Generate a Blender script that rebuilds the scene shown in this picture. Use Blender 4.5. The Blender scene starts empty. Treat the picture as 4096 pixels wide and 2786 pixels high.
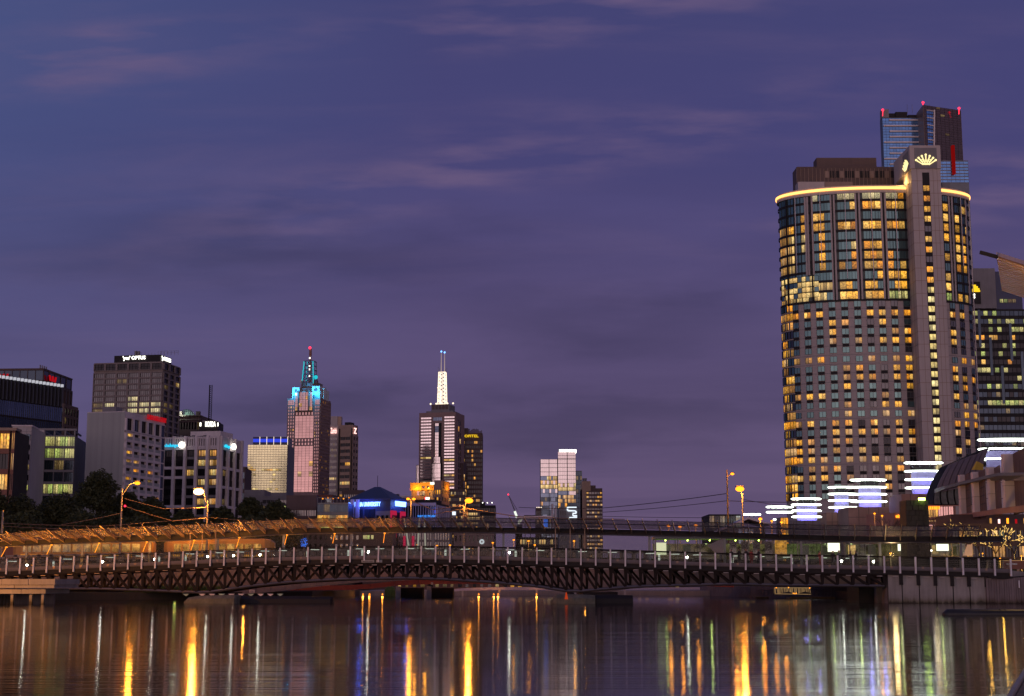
import bpy, math, random
from mathutils import Vector, Matrix
R = random.Random(7)
sc = bpy.context.scene
COL = sc.collection
# ------------------------------------------------------------ camera
F, CX, CY, HV = 6000.0, 2048.0, 1393.0, 2332.0
TH = math.atan((HV - CY) / F); SN, CS = math.sin(TH), math.cos(TH)
CAMZ = 2.2
cam = bpy.data.cameras.new('camera'); camo = bpy.data.objects.new('camera', cam); COL.objects.link(camo)
camo.location = (0, 0, CAMZ); camo.rotation_euler = (math.pi / 2 + TH, 0, 0)
cam.sensor_width = 36; cam.lens = 36 * F / 4096; cam.clip_start = .5; cam.clip_end = 20000
sc.camera = camo
sc.view_settings.view_transform = 'Standard'; sc.view_settings.look = 'None'
sc.view_settings.gamma = 1; sc.view_settings.exposure = 0; sc.view_settings.use_curve_mapping = False
sc.render.engine = 'CYCLES'
cy = sc.cycles
cy.use_denoising = True
cy.max_bounces = 6; cy.glossy_bounces = 4; cy.diffuse_bounces = 2; cy.transparent_max_bounces = 24; cy.transmission_bounces = 4
cy.sample_clamp_indirect = 6; cy.caustics_reflective = False; cy.caustics_refractive = False
cy.blur_glossy = 0.0
# ------------------------------------------------------------ world: dusk sky, after-glow in the west behind the camera
wd = bpy.data.worlds.new('World'); sc.world = wd; wd.use_nodes = True
nt = wd.node_tree; nt.nodes.clear()
class NT:
    def __init__(s, t): s.t = t
    def n(s, typ, **kw):
        x = s.t.nodes.new(typ)
        for k, v in kw.items():
            if k.startswith('i_'):
                x.inputs[int(k[2:])].default_value = v
            else: setattr(x, k, v)
        return x
    def l(s, a, b): s.t.links.new(a, b)
    def math(s, op, a, b=None, c=None, clamp=False):
        x = s.t.nodes.new('ShaderNodeMath'); x.operation = op; x.use_clamp = clamp
        for i, q in enumerate((a, b, c)):
            if q is None: continue
            if isinstance(q, (int, float)): x.inputs[i].default_value = q
            else: s.t.links.new(q, x.inputs[i])
        return x.outputs[0]
    def ramp(s, fac, stops, interp='LINEAR'):
        x = s.t.nodes.new('ShaderNodeValToRGB'); cr = x.color_ramp; cr.interpolation = interp
        while len(cr.elements) > 1: cr.elements.remove(cr.elements[-1])
        cr.elements[0].position = stops[0][0]; cr.elements[0].color = c4(stops[0][1])
        for p, c in stops[1:]:
            e = cr.elements.new(p); e.color = c4(c)
        s.t.links.new(fac, x.inputs[0]); return x.outputs[0]
    def mix(s, fac, a, b, bt='MIX'):
        x = s.t.nodes.new('ShaderNodeMix'); x.data_type = 'RGBA'; x.blend_type = bt
        for i, q in ((0, fac), (6, a), (7, b)):
            if isinstance(q, (int, float)): x.inputs[i].default_value = q
            elif isinstance(q, tuple): x.inputs[i].default_value = c4(q)
            else: s.t.links.new(q, x.inputs[i])
        return x.outputs[2]
def c4(c):
    if isinstance(c, (int, float)): return (c, c, c, 1)
    return (c[0], c[1], c[2], 1) if len(c) == 3 else c
g = NT(nt)
tc = g.n('ShaderNodeTexCoord'); sep = g.n('ShaderNodeSeparateXYZ'); g.l(tc.outputs['Generated'], sep.inputs[0])
X, Y, Zc = sep.outputs
zc = g.math('MAXIMUM', Zc, 0.0)
base = g.ramp(zc, [(0, (.140, .092, .184)), (.08, (.128, .092, .200)), (.17, (.112, .086, .214)), (.28, (.070, .066, .208)), (.42, (.056, .060, .190)), (1, (.035, .045, .13))])
# the south-west side (left of frame) is a clearer, bluer sky
lf = g.math('MULTIPLY_ADD', X, -2.6, -0.12, clamp=True)
lf = g.math('MULTIPLY', lf, g.math('MULTIPLY_ADD', zc, 3.0, 0.0, clamp=True))
base = g.mix(lf, base, (.066, .094, .255))
# cloud sheet on a plane overhead
dn = g.math('ADD', zc, .10)
cx_ = g.math('DIVIDE', X, dn); cy_ = g.math('DIVIDE', Y, dn)
cmb = g.n('ShaderNodeCombineXYZ'); g.l(cx_, cmb.inputs[0]); g.l(cy_, cmb.inputs[1])
mp = g.n('ShaderNodeMapping'); mp.inputs['Rotation'].default_value = (0, 0, math.radians(6)); mp.inputs['Scale'].default_value = (.42, 1.05, 1); mp.inputs['Location'].default_value = (1.3, .35, 0)
g.l(cmb.outputs[0], mp.inputs[0])
nz = g.n('ShaderNodeTexNoise'); nz.inputs['Scale'].default_value = 1.15; nz.inputs['Detail'].default_value = 7; nz.inputs['Roughness'].default_value = .52; nz.inputs['Distortion'].default_value = .35
g.l(mp.outputs[0], nz.inputs['Vector'])
m1 = g.ramp(nz.outputs[0], [(.40, 0), (.60, 1)], 'EASE')
low = g.ramp(zc, [(.02, 1), (.22, .95), (.32, .35), (.6, .1)])
dark = g.mix(1.0, base, (.64, .68, .74), 'MULTIPLY')
f1 = g.math('MULTIPLY', m1, low); f1 = g.math('MULTIPLY', f1, .4)
sky = g.mix(f1, base, dark)
mp2 = g.n('ShaderNodeMapping'); mp2.inputs['Rotation'].default_value = (0, 0, math.radians(16)); mp2.inputs['Scale'].default_value = (.65, 1.9, 1); mp2.inputs['Location'].default_value = (4.1, 2.2, 0)
g.l(cmb.outputs[0], mp2.inputs[0])
nz2 = g.n('ShaderNodeTexNoise'); nz2.inputs['Scale'].default_value = 1.6; nz2.inputs['Detail'].default_value = 8; nz2.inputs['Roughness'].default_value = .58; nz2.inputs['Distortion'].default_value = .5
g.l(mp2.outputs[0], nz2.inputs['Vector'])
m2 = g.ramp(nz2.outputs[0], [(.46, 0), (.78, 1)], 'EASE')
hi = g.ramp(zc, [(.0, .1), (.14, .5), (.25, 1), (.5, .6)])
f2 = g.math('MULTIPLY', g.math('MULTIPLY', m2, hi), .20)
sky = g.mix(f2, sky, (.185, .125, .250))
# soft cloud banks low in the east: p = x/y, q = z/y are angles on the sky, so they stay with the world
Yp_ = g.math('MAXIMUM', Y, .05); pq = g.n('ShaderNodeCombineXYZ'); P0_ = g.math('DIVIDE', X, Yp_); Q0_ = g.math('DIVIDE', Zc, Yp_)
g.l(g.math('MULTIPLY', P0_, 5.0), pq.inputs[0]); g.l(g.math('MULTIPLY', Q0_, 17.0), pq.inputs[1])
nd = g.n('ShaderNodeTexNoise'); nd.inputs['Scale'].default_value = 1; nd.inputs['Detail'].default_value = 7; nd.inputs['Roughness'].default_value = .55; g.l(pq.outputs[0], nd.inputs['Vector'])
nn_ = g.math('SUBTRACT', nd.outputs[0], .5)
Pd = g.math('MULTIPLY_ADD', nn_, .16, P0_); Qd = g.math('MULTIPLY_ADD', nn_, .11, Q0_)
def bank(p0, q0, a, b_, sl=0):
    dp_ = g.math('SUBTRACT', Pd, p0); dq = g.math('SUBTRACT', g.math('SUBTRACT', Qd, q0), g.math('MULTIPLY', dp_, sl))
    e = g.math('ADD', g.math('POWER', g.math('ABSOLUTE', g.math('DIVIDE', dp_, a)), 2.0), g.math('POWER', g.math('ABSOLUTE', g.math('DIVIDE', dq, b_)), 2.0))
    return g.math('POWER', 2.718, g.math('MULTIPLY', e, -1.0))
fr_ = g.math('GREATER_THAN', Y, .1)
bk_ = None
for (p0, q0, a, b_, sl) in ((-.17, .225, .16, .022, -.02), (.06, .172, .12, .026, -.04), (.05, .105, .20, .018, .03), (.30, .12, .2, .03, 0), (-.14, .112, .08, .012, 0), (-.7, .2, .2, .04, 0), (.75, .2, .25, .05, 0)):
    m_ = bank(p0, q0, a, b_, sl); bk_ = m_ if bk_ is None else g.math('MAXIMUM', bk_, m_)
bk_ = g.math('MULTIPLY', g.math('MULTIPLY', bk_, fr_), .8)
sky = g.mix(bk_, sky, g.mix(1.0, sky, (.62, .66, .68), 'MULTIPLY'))
wp = None
for (p0, q0, a, b_, sl) in ((-.06, .275, .17, .022, .22), (.12, .31, .12, .02, .25), (-.3, .36, .12, .02, .1), (.05, .40, .2, .02, .1), (.3, .26, .14, .02, .2)):
    m_ = bank(p0, q0, a, b_, sl); wp = m_ if wp is None else g.math('MAXIMUM', wp, m_)
st_ = g.n('ShaderNodeMapping'); st_.inputs['Rotation'].default_value = (0, 0, math.radians(-24)); st_.inputs['Scale'].default_value = (2.0, 3.2, 1); g.l(pq.outputs[0], st_.inputs[0])
ns_ = g.n('ShaderNodeTexNoise'); ns_.inputs['Scale'].default_value = 1; ns_.inputs['Detail'].default_value = 6; g.l(st_.outputs[0], ns_.inputs['Vector'])
wp = g.math('MULTIPLY', g.math('MULTIPLY', wp, fr_), g.ramp(ns_.outputs[0], [(.42, 0), (.66, .62)]))
sky = g.mix(wp, sky, (.175, .120, .240))
sky = g.mix(1.0, sky, (.96, .95, .90), 'MULTIPLY')
# after-glow of the sun below the western horizon
wst = g.math('MULTIPLY_ADD', Y, -1.0, 0.0, clamp=True)
wst = g.math('POWER', wst, 1.6)
ex = g.math('POWER', 2.718, g.math('MULTIPLY', zc, -5.0))
gl = g.math('MULTIPLY', wst, ex)
glow = g.mix(gl, (0, 0, 0), (1.8, 1.22, 1.08))
sky = g.mix(1.0, sky, glow, 'ADD')
bgn = g.n('ShaderNodeBackground'); g.l(sky, bgn.inputs[0]); bgn.inputs[1].default_value = 1.0
wo = g.n('ShaderNodeOutputWorld'); g.l(bgn.outputs[0], wo.inputs[0])
# ------------------------------------------------------------ photo geometry helpers
def Zv(v, Y):
    dy = (CY - v) / F
    return CAMZ + Y * (SN + dy * CS) / (CS - dy * SN)
def K(u, v):
    dy = (CY - v) / F
    return ((u - CX) / F) / (CS - dy * SN)
def W(u, v, Y): return Vector((K(u, v) * Y, Y, Zv(v, Y)))
def interp(tab, u):
    if u <= tab[0][0]: return tab[0][1]
    for (a, b), (c, d) in zip(tab, tab[1:]):
        if u <= c: return b + (d - b) * (u - a) / (c - a)
    return tab[-1][1]
def sinterp(tab, u):   # smooth (catmull) interpolation
    n = len(tab)
    if u <= tab[0][0]: return tab[0][1]
    if u >= tab[-1][0]: return tab[-1][1]
    for i in range(n - 1):
        if u <= tab[i + 1][0]:
            x0, y0 = tab[i]; x1, y1 = tab[i + 1]; h = x1 - x0; t = (u - x0) / h
            s = (y1 - y0) / h
            m0 = s if i == 0 else (y1 - tab[i - 1][1]) / (x1 - tab[i - 1][0])
            m1 = s if i == n - 2 else (tab[i + 2][1] - y0) / (tab[i + 2][0] - x0)
            return (2*t**3-3*t*t+1)*y0 + (t**3-2*t*t+t)*h*m0 + (-2*t**3+3*t*t)*y1 + (t**3-t*t)*h*m1
# ------------------------------------------------------------ mesh builder
class MB:
    def __init__(s): s.v = []; s.f = []; s.m = []
    def face(s, pts, mi=0):
        b = len(s.v); s.v += [tuple(p) for p in pts]; s.f.append(tuple(range(b, b + len(pts)))); s.m.append(mi)
    def box(s, x0, x1, y0, y1, z0, z1, mi=0, M=None, skip=''):
        P = [Vector(p) for p in ((x0,y0,z0),(x1,y0,z0),(x1,y1,z0),(x0,y1,z0),(x0,y0,z1),(x1,y0,z1),(x1,y1,z1),(x0,y1,z1))]
        if M is not None: P = [M @ p for p in P]
        b = len(s.v); s.v += [tuple(p) for p in P]
        for nm, q in (('f',(0,1,5,4)),('r',(1,2,6,5)),('b',(2,3,7,6)),('l',(3,0,4,7)),('t',(4,5,6,7)),('d',(3,2,1,0))):
            if nm in skip: continue
            s.f.append(tuple(b + i for i in q)); s.m.append(mi)
    def loft(s, secs, mi=0, closed=True, caps=True):
        n = len(secs[0]); b = len(s.v)
        for sec in secs: s.v += [tuple(p) for p in sec]
        for i in range(len(secs) - 1):
            for j in range(n if closed else n - 1):
                k = (j + 1) % n
                s.f.append((b+i*n+j, b+i*n+k, b+(i+1)*n+k, b+(i+1)*n+j)); s.m.append(mi)
        if caps and closed:
            s.f.append(tuple(b + j for j in range(n))[::-1]); s.m.append(mi)
            s.f.append(tuple(b + (len(secs)-1)*n + j for j in range(n))); s.m.append(mi)
    def tube(s, pts, r, n=6, mi=0):
        pts = [Vector(p) for p in pts]; secs = []
        rr = r if isinstance(r, (list, tuple)) else [r] * len(pts)
        for i, p in enumerate(pts):
            d = (pts[min(i+1, len(pts)-1)] - pts[max(i-1, 0)])
            if d.length < 1e-9: d = Vector((0,0,1))
            d.normalize(); a = d.cross(Vector((0,0,1)))
            if a.length < 1e-3: a = Vector((1,0,0))
            a.normalize(); c = a.cross(d)
            secs.append([p + (a*math.cos(t)+c*math.sin(t))*rr[i] for t in [2*math.pi*j/n for j in range(n)]])
        s.loft(secs, mi)
    def bar(s, p, q, w, h, mi=0, up=Vector((0,0,1))):
        p = Vector(p); q = Vector(q); d = (q-p).normalized(); a = d.cross(up)
        if a.length < 1e-3: a = Vector((1,0,0))
        a.normalize(); c = a.cross(d).normalized()
        s.loft([[o+a*w/2+c*h/2, o-a*w/2+c*h/2, o-a*w/2-c*h/2, o+a*w/2-c*h/2] for o in (p, q)], mi)
    def prism(s, poly, z0, z1, mi=0):
        s.loft([[(x,y,z0) for x,y in poly], [(x,y,z1) for x,y in poly]], mi)
    def cyl(s, x, y, z0, z1, r0, r1=None, n=16, mi=0):
        r1 = r0 if r1 is None else r1
        s.loft([[(x+r*math.cos(2*math.pi*j/n), y+r*math.sin(2*math.pi*j/n), z) for j in range(n)] for z, r in ((z0,r0),(z1,r1))], mi)
    def sphere(s, c, r, n=10, k=6, mi=0, sz=1):
        s.loft([[(c[0]+r*math.sin(math.pi*i/k)*math.cos(2*math.pi*j/n), c[1]+r*math.sin(math.pi*i/k)*math.sin(2*math.pi*j/n), c[2]-sz*r*math.cos(math.pi*i/k)) for j in range(n)] for i in [.06]+list(range(1,k))+[k-.06]], mi)
    def mesh(s, name, mats, smooth=False):
        me = bpy.data.meshes.new(name); me.from_pydata(s.v, [], s.f)
        for m in mats: me.materials.append(M_(m))
        if len(mats) > 1: me.polygons.foreach_set('material_index', s.m)
        uv = me.uv_layers.new(name='UV'); co = []
        for f in s.f:
            n = len(f)
            if n == 4: co += [0,0,1,0,1,1,0,1]
            else:
                for i in range(n): co += [.5,.5]
        uv.data.foreach_set('uv', co)
        if smooth: me.polygons.foreach_set('use_smooth', [True]*len(s.f))
        me.update(); return me
MATS = {}
def M_(m): return MATS[m] if isinstance(m, str) else m
def obj(name, mb, mats, parent=None, label=None, cat=None, group=None, kind=None, smooth=False, M=None):
    if isinstance(mats, (str,)) or not isinstance(mats, (list, tuple)): mats = [mats]
    me = mb.mesh(name, mats, smooth) if isinstance(mb, MB) else mb
    o = bpy.data.objects.new(name, me); COL.objects.link(o)
    if parent is not None:
        o.parent = parent
    if M is not None: o.matrix_local = M
    tag(o, label, cat, group, kind); return o
def tag(o, label=None, cat=None, group=None, kind=None):
    if label: o['label'] = label
    if cat: o['category'] = cat
    if group: o['group'] = group
    if kind: o['kind'] = kind
    return o
def thing(name, label, cat, loc=(0,0,0), rz=0, group=None):
    o = bpy.data.objects.new(name, None); o.empty_display_size = .1; COL.objects.link(o); o.location = loc; o.rotation_euler = (0,0,rz)
    return tag(o, label, cat, group)
def copy_tree(o, parent=None):
    c = o.copy(); COL.objects.link(c); c.parent = parent
    for ch in list(o.children): copy_tree(ch, c)
    return c
# ------------------------------------------------------------ materials
def newmat(name):
    m = bpy.data.materials.new(name); m.use_nodes = True; m.node_tree.nodes.clear(); MATS[name] = m
    return m, NT(m.node_tree)
def wall(name, col, rough=.75, scale=.25, var=.18, bump=.15, metal=0, spec=.4, streak=True):
    m, g = newmat(name); t = g.n('ShaderNodeTexCoord')
    n1 = g.n('ShaderNodeTexNoise'); n1.inputs['Scale'].default_value = scale; n1.inputs['Detail'].default_value = 6; g.l(t.outputs['Object'], n1.inputs['Vector'])
    mp = g.n('ShaderNodeMapping'); mp.inputs['Scale'].default_value = (scale*9, scale*9, scale*.6); g.l(t.outputs['Object'], mp.inputs[0])
    n2 = g.n('ShaderNodeTexNoise'); n2.inputs['Scale'].default_value = 1; n2.inputs['Detail'].default_value = 4; g.l(mp.outputs[0], n2.inputs['Vector'])
    f = g.math('ADD', g.math('MULTIPLY', n1.outputs[0], .6), g.math('MULTIPLY', n2.outputs[0], .4))
    c = g.ramp(f, [(.3, tuple(x*(1-var) for x in col)), (.7, tuple(min(1, x*(1+var)) for x in col))])
    oi = g.n('ShaderNodeObjectInfo')
    rr = g.math('MULTIPLY_ADD', oi.outputs['Random'], .14, .93)
    cc = g.n('ShaderNodeVectorMath'); cc.operation = 'SCALE'; g.l(c, cc.inputs[0]); g.l(rr, cc.inputs['Scale'])
    b = g.n('ShaderNodeBsdfPrincipled'); g.l(cc.outputs[0], b.inputs['Base Color']); b.inputs['Metallic'].default_value = metal
    b.inputs['Specular IOR Level'].default_value = spec
    ro = g.math('MULTIPLY_ADD', n1.outputs[0], .2, rough - .1); g.l(ro, b.inputs['Roughness'])
    if bump:
        n3 = g.n('ShaderNodeTexNoise'); n3.inputs['Scale'].default_value = scale*30; n3.inputs['Detail'].default_value = 3; g.l(t.outputs['Object'], n3.inputs['Vector'])
        bp = g.n('ShaderNodeBump'); bp.inputs['Strength'].default_value = bump; bp.inputs['Distance'].default_value = .05; g.l(n3.outputs[0], bp.inputs['Height']); g.l(bp.outputs[0], b.inputs['Normal'])
    o = g.n('ShaderNodeOutputMaterial'); g.l(b.outputs[0], o.inputs[0]); return m
def rnd(g):
    oi = g.n('ShaderNodeObjectInfo'); ge = g.n('ShaderNodeNewGeometry')
    return g.math('FRACT', g.math('ADD', oi.outputs['Random'], ge.outputs['Random Per Island']))
def glass(name, col, rough=.08, metal=.85, var=.3):
    m, g = newmat(name); r = rnd(g)
    k = g.math('MULTIPLY_ADD', r, var, 1 - var*.6)
    cc = g.n('ShaderNodeVectorMath'); cc.operation = 'SCALE'; cc.inputs[0].default_value = col; g.l(k, cc.inputs['Scale'])
    b = g.n('ShaderNodeBsdfPrincipled'); g.l(cc.outputs[0], b.inputs['Base Color']); b.inputs['Metallic'].default_value = metal; b.inputs['Roughness'].default_value = rough
    t = g.n('ShaderNodeTexCoord'); n3 = g.n('ShaderNodeTexNoise'); n3.inputs['Scale'].default_value = .35; n3.inputs['Detail'].default_value = 2; g.l(t.outputs['Object'], n3.inputs['Vector'])
    bp = g.n('ShaderNodeBump'); bp.inputs['Strength'].default_value = .25; bp.inputs['Distance'].default_value = .05; g.l(n3.outputs[0], bp.inputs['Height']); g.l(bp.outputs[0], b.inputs['Normal'])
    o = g.n('ShaderNodeOutputMaterial'); g.l(b.outputs[0], o.inputs[0]); return m
def lit(name, cols, strength=1.0, pat=.7, sx=4, sy=5):
    """window lit from inside: curtains, furniture and ceiling light as a pattern, random per pane"""
    m, g = newmat(name); r = rnd(g)
    uv = g.n('ShaderNodeUVMap'); sp = g.n('ShaderNodeSeparateXYZ'); g.l(uv.outputs[0], sp.inputs[0])
    cb = g.n('ShaderNodeCombineXYZ'); g.l(g.math('MULTIPLY', sp.outputs[0], sx), cb.inputs[0]); g.l(g.math('MULTIPLY', sp.outputs[1], sy), cb.inputs[1]); g.l(g.math('MULTIPLY', r, 91.7), cb.inputs[2])
    n = g.n('ShaderNodeTexNoise'); n.inputs['Scale'].default_value = 1; n.inputs['Detail'].default_value = 3; n.inputs['Roughness'].default_value = .6; g.l(cb.outputs[0], n.inputs['Vector'])
    p = g.ramp(n.outputs[0], [(.36, 1-pat), (.5, 1-pat*.25), (.66, 1.25)])
    gr = g.ramp(sp.outputs[1], [(0, .45), (.35, .8), (.75, 1.05), (1, .9)])
    br = g.ramp(g.math('FRACT', g.math('MULTIPLY', r, 7.31)), [(0, .30), (.35, .75), (.7, 1.0), (1, 1.35)])
    k = g.math('MULTIPLY', g.math('MULTIPLY', p, gr), br)
    c = g.ramp(r, [(i/(len(cols)), q) for i, q in enumerate(cols)], 'CONSTANT')
    e = g.n('ShaderNodeEmission'); g.l(c, e.inputs[0]); g.l(g.math('MULTIPLY', k, strength), e.inputs[1])
    gb = g.n('ShaderNodeBsdfGlossy'); gb.inputs[0].default_value = (.05,.055,.065,1); gb.inputs['Roughness'].default_value = .1
    ad = g.n('ShaderNodeAddShader'); g.l(e.outputs[0], ad.inputs[0]); g.l(gb.outputs[0], ad.inputs[1])
    o = g.n('ShaderNodeOutputMaterial'); g.l(ad.outputs[0], o.inputs[0])
    m.cycles.emission_sampling = 'NONE'; return m
def emis(name, col, s, sampling='AUTO'):
    m, g = newmat(name); e = g.n('ShaderNodeEmission'); e.inputs[0].default_value = c4(col); e.inputs[1].default_value = s
    o = g.n('ShaderNodeOutputMaterial'); g.l(e.outputs[0], o.inputs[0]); m.cycles.emission_sampling = sampling; return m
def clear(name, tint, gloss=.12, dirt=(.12,.11,.1), dirtf=.12, rough=.05):
    m, g = newmat(name)
    tr = g.n('ShaderNodeBsdfTransparent'); tr.inputs[0].default_value = c4(tint)
    gb = g.n('ShaderNodeBsdfGlossy'); gb.inputs['Roughness'].default_value = rough
    df = g.n('ShaderNodeBsdfDiffuse'); df.inputs[0].default_value = c4(dirt)
    tl = g.n('ShaderNodeBsdfTranslucent'); tl.inputs[0].default_value = c4(dirt)
    a = g.n('ShaderNodeAddShader'); g.l(df.outputs[0], a.inputs[0]); g.l(tl.outputs[0], a.inputs[1])
    m1 = g.n('ShaderNodeMixShader'); m1.inputs[0].default_value = dirtf; g.l(tr.outputs[0], m1.inputs[1]); g.l(a.outputs[0], m1.inputs[2])
    lw = g.n('ShaderNodeFresnel'); lw.inputs[0].default_value = 1.45
    m2 = g.n('ShaderNodeMixShader'); g.l(g.math('MULTIPLY', lw.outputs[0], gloss*8, clamp=True), m2.inputs[0]); g.l(m1.outputs[0], m2.inputs[1]); g.l(gb.outputs[0], m2.inputs[2])
    o = g.n('ShaderNodeOutputMaterial'); g.l(m2.outputs[0], o.inputs[0]); return m
wall('brown_granite', (.27,.18,.165)); wall('grey_brown', (.22,.185,.175)); wall('dark_brown', (.11,.075,.07)); wall('pale_concrete', (.42,.39,.39), scale=.12)
wall('white_panel', (.62,.56,.57)); wall('grey_panel', (.34,.35,.35), scale=.05, var=.08); wall('brick_red', (.24,.11,.08)); wall('dark_steel', (.020,.016,.016), rough=.7, spec=.12)
wall('stone_pink', (.41,.355,.345), scale=.1, var=.12); wall('mid_grey', (.2,.19,.2)); wall('near_black', (.020,.018,.020), rough=.6, spec=.2); wall('navy_wall', (.035,.045,.11), rough=.4)
wall('concrete', (.26,.24,.24), scale=.6, var=.25, bump=.4); wall('weathered', (.14,.115,.12), scale=.8, var=.4, bump=.5); wall('white_paint', (.80,.80,.90), rough=.4, scale=1)
wall('fascia_grey', (.15,.14,.16)); wall('plate_steel', (.17,.135,.145), rough=.5, scale=.5, var=.25); wall('red_steel', (.30,.07,.055), rough=.5); wall('rail_steel', (.16,.15,.16), rough=.35, metal=.7)
wall('asphalt', (.05,.05,.05)); wall('earth', (.05,.045,.035)); wall('grass_blade', (.05,.10,.025), var=.4, scale=1); wall('leaf', (.045,.055,.022), var=.5, scale=.5, bump=0); wall('bark', (.07,.055,.04), scale=1)
wall('bluestone', (.026,.025,.026), var=.5, scale=.6, bump=.5); wall('lavender_panel', (.42,.40,.55), rough=.5); wall('terracotta', (.33,.19,.15), scale=.3, var=.25); wall('gold_slat', (.50,.27,.07), rough=.4, metal=.3)
wall('bronze', (.22,.155,.125), rough=.4, metal=.35); wall('slate_metal', (.12,.13,.15), rough=.4, metal=.5); wall('timber', (.22,.155,.10), scale=1.5, var=.4); wall('canvas', (.5,.5,.5)); wall('mustard', (.45,.32,.05)); wall('black_tube', (.018,.018,.022), rough=.35, scale=.8, var=.6)
wall('skin', (.4,.25,.19)); wall('cloth_dark', (.03,.03,.04)); wall('cloth_red', (.35,.05,.05)); wall('pier_stone', (.13,.13,.10), scale=1.2, var=.5, bump=.6)
wall('teal_frame', (.05,.07,.075), rough=.4); wall('dome_copper', (.36,.50,.42), scale=.8, var=.3)
glass('glass_teal', (.15,.27,.27), .12); glass('glass_dark', (.13,.13,.14), .1); glass('glass_pink', (.62,.42,.40), .1, .9, .2); glass('glass_silver', (.98,.93,.93), .08, .95, .1)
glass('glass_blue', (.14,.19,.28), .1); glass('glass_black', (.03,.03,.035), .12); glass('glass_cream', (.80,.82,.50), .15, .85, .12); glass('glass_navy', (.05,.07,.10), .12); glass('glass_bright_blue', (.17,.36,.68), .12, .9, .3)
lit('lit_gold', [(1,.47,.05),(1,.36,.025),(1,.54,.11),(1,.44,.04)], 1.25); lit('lit_gold_soft', [(1,.50,.12),(1,.58,.24),(.95,.42,.10)], .8, .5); lit('lit_cream', [(1,.68,.24),(1,.62,.20)], 1.0, .5)
lit('lit_office', [(.80,.80,.22),(1,.86,.30),(.62,.75,.18)], .75, .85, 6, 5); lit('lit_office_warm', [(1,.62,.18),(1,.72,.28),(1,.52,.12)], .95, .8, 6, 4); lit('lit_dim', [(.6,.4,.15),(.5,.3,.1)], .35, .9)
lit('lit_stair', [(1,.74,.24),(1,.80,.34)], 1.05, .45, 2, 2); lit('lit_blue', [(.3,.4,1),(.2,.35,1)], .4, .8); lit('lit_green_shop', [(.30,.45,.07),(.5,.45,.15),(.35,.25,.12)], .20, .95, 7, 3)
lit('lit_amber', [(1,.45,.05)], .9, .6)
lit('sparkle', [(1,.85,.45),(1,.8,.4)], .9, 1.0, 16, 9)
# ------------------------------------------------------------ lights of the sodium lamps come with the lamps
def slight(name, loc, rot, col, e, cone=150, r=.1, parent=None):
    l = bpy.data.lights.new(name, 'SPOT'); l.color = col; l.energy = e; l.shadow_soft_size = r; l.spot_size = math.radians(cone); l.spot_blend = .6
    o = bpy.data.objects.new(name, l); COL.objects.link(o); o.location = loc; o.rotation_euler = rot
    if parent: o.parent = parent
    return o
def plight(name, loc, col, e, r=.25, parent=None):
    l = bpy.data.lights.new(name, 'POINT'); l.color = col; l.energy = e; l.shadow_soft_size = r
    o = bpy.data.objects.new(name, l); COL.objects.link(o); o.location = loc
    if parent: o.parent = parent
    return o
emis('lamp_sodium', (1,.27,.012), 3.4); emis('lamp_star', (1,.55,.22), 9); emis('lamp_sodium_far', (1,.28,.015), 2.6); emis('lamp_white', (1,.95,.8), 30); emis('deck_white', (1,.97,.88), 70); emis('lamp_green', (.60,1,.10), 18)
emis('sign_white', (1,.97,.85), 3.0); emis('sign_cyan', (.02,.62,.95), 1.3); emis('sign_blue', (.16,.32,1), 5); emis('sign_red', (.8,.01,.02), .5); emis('sign_redw', (1,.55,.5), 2.2); emis('sign_yellow', (1,.62,.02), 1.2)
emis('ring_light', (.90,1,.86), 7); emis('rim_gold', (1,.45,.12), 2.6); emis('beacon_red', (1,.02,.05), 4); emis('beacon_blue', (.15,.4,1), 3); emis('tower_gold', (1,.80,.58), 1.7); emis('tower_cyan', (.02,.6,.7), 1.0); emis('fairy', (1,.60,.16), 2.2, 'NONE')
emis('neon_white', (.8,.9,1), 1.3); emis('strip_white', (.95,1,.9), 1.6); emis('screen', (1,1,.75), 2.2); emis('crown_bulb', (1,.80,.35), 1.6); emis('baluster_glow', (1,.36,.05), .35, 'NONE'); emis('green_glow', (.4,.9,.05), .8)
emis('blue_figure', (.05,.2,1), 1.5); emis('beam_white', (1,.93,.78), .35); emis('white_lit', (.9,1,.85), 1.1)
# ------------------------------------------------------------ ground, banks, water
GZ = 3.0
def gshape(name, poly, z0, z1, m, **kw):
    mb = MB(); mb.prism(poly, z0, z1); return obj(name, mb, m, kind='structure', **kw)
mw, g = newmat('water')
# long-exposure river: ripples run across the view, so the surface only rocks towards and away from the bank
t = g.n('ShaderNodeTexCoord')
def wn(sc, d=0):
    mp = g.n('ShaderNodeMapping'); mp.inputs['Scale'].default_value = sc; g.l(t.outputs['Object'], mp.inputs[0])
    n = g.n('ShaderNodeTexNoise'); n.inputs['Scale'].default_value = 1; n.inputs['Detail'].default_value = d; g.l(mp.outputs[0], n.inputs['Vector']); return n.outputs[0]
patch = g.ramp(wn((.012, .05, 1), 4), [(.35, .45), (.65, 1.25)])
ny = g.math('MULTIPLY', g.math('MULTIPLY', g.math('SUBTRACT', wn((.06, 9.0, 1), 2), .5), .15), patch)
nx = g.math('MULTIPLY', g.math('SUBTRACT', wn((.5, 3.1, 1), 1), .5), .004)
cb = g.n('ShaderNodeCombineXYZ'); g.l(nx, cb.inputs[0]); g.l(ny, cb.inputs[1]); cb.inputs[2].default_value = 1
vn = g.n('ShaderNodeVectorMath'); vn.operation = 'NORMALIZE'; g.l(cb.outputs[0], vn.inputs[0])
b = g.n('ShaderNodeBsdfPrincipled'); b.inputs['Base Color'].default_value = (.010,.008,.007,1); b.inputs['IOR'].default_value = 1.12
b.inputs['Roughness'].default_value = .08; g.l(vn.outputs[0], b.inputs['Normal'])
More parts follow.
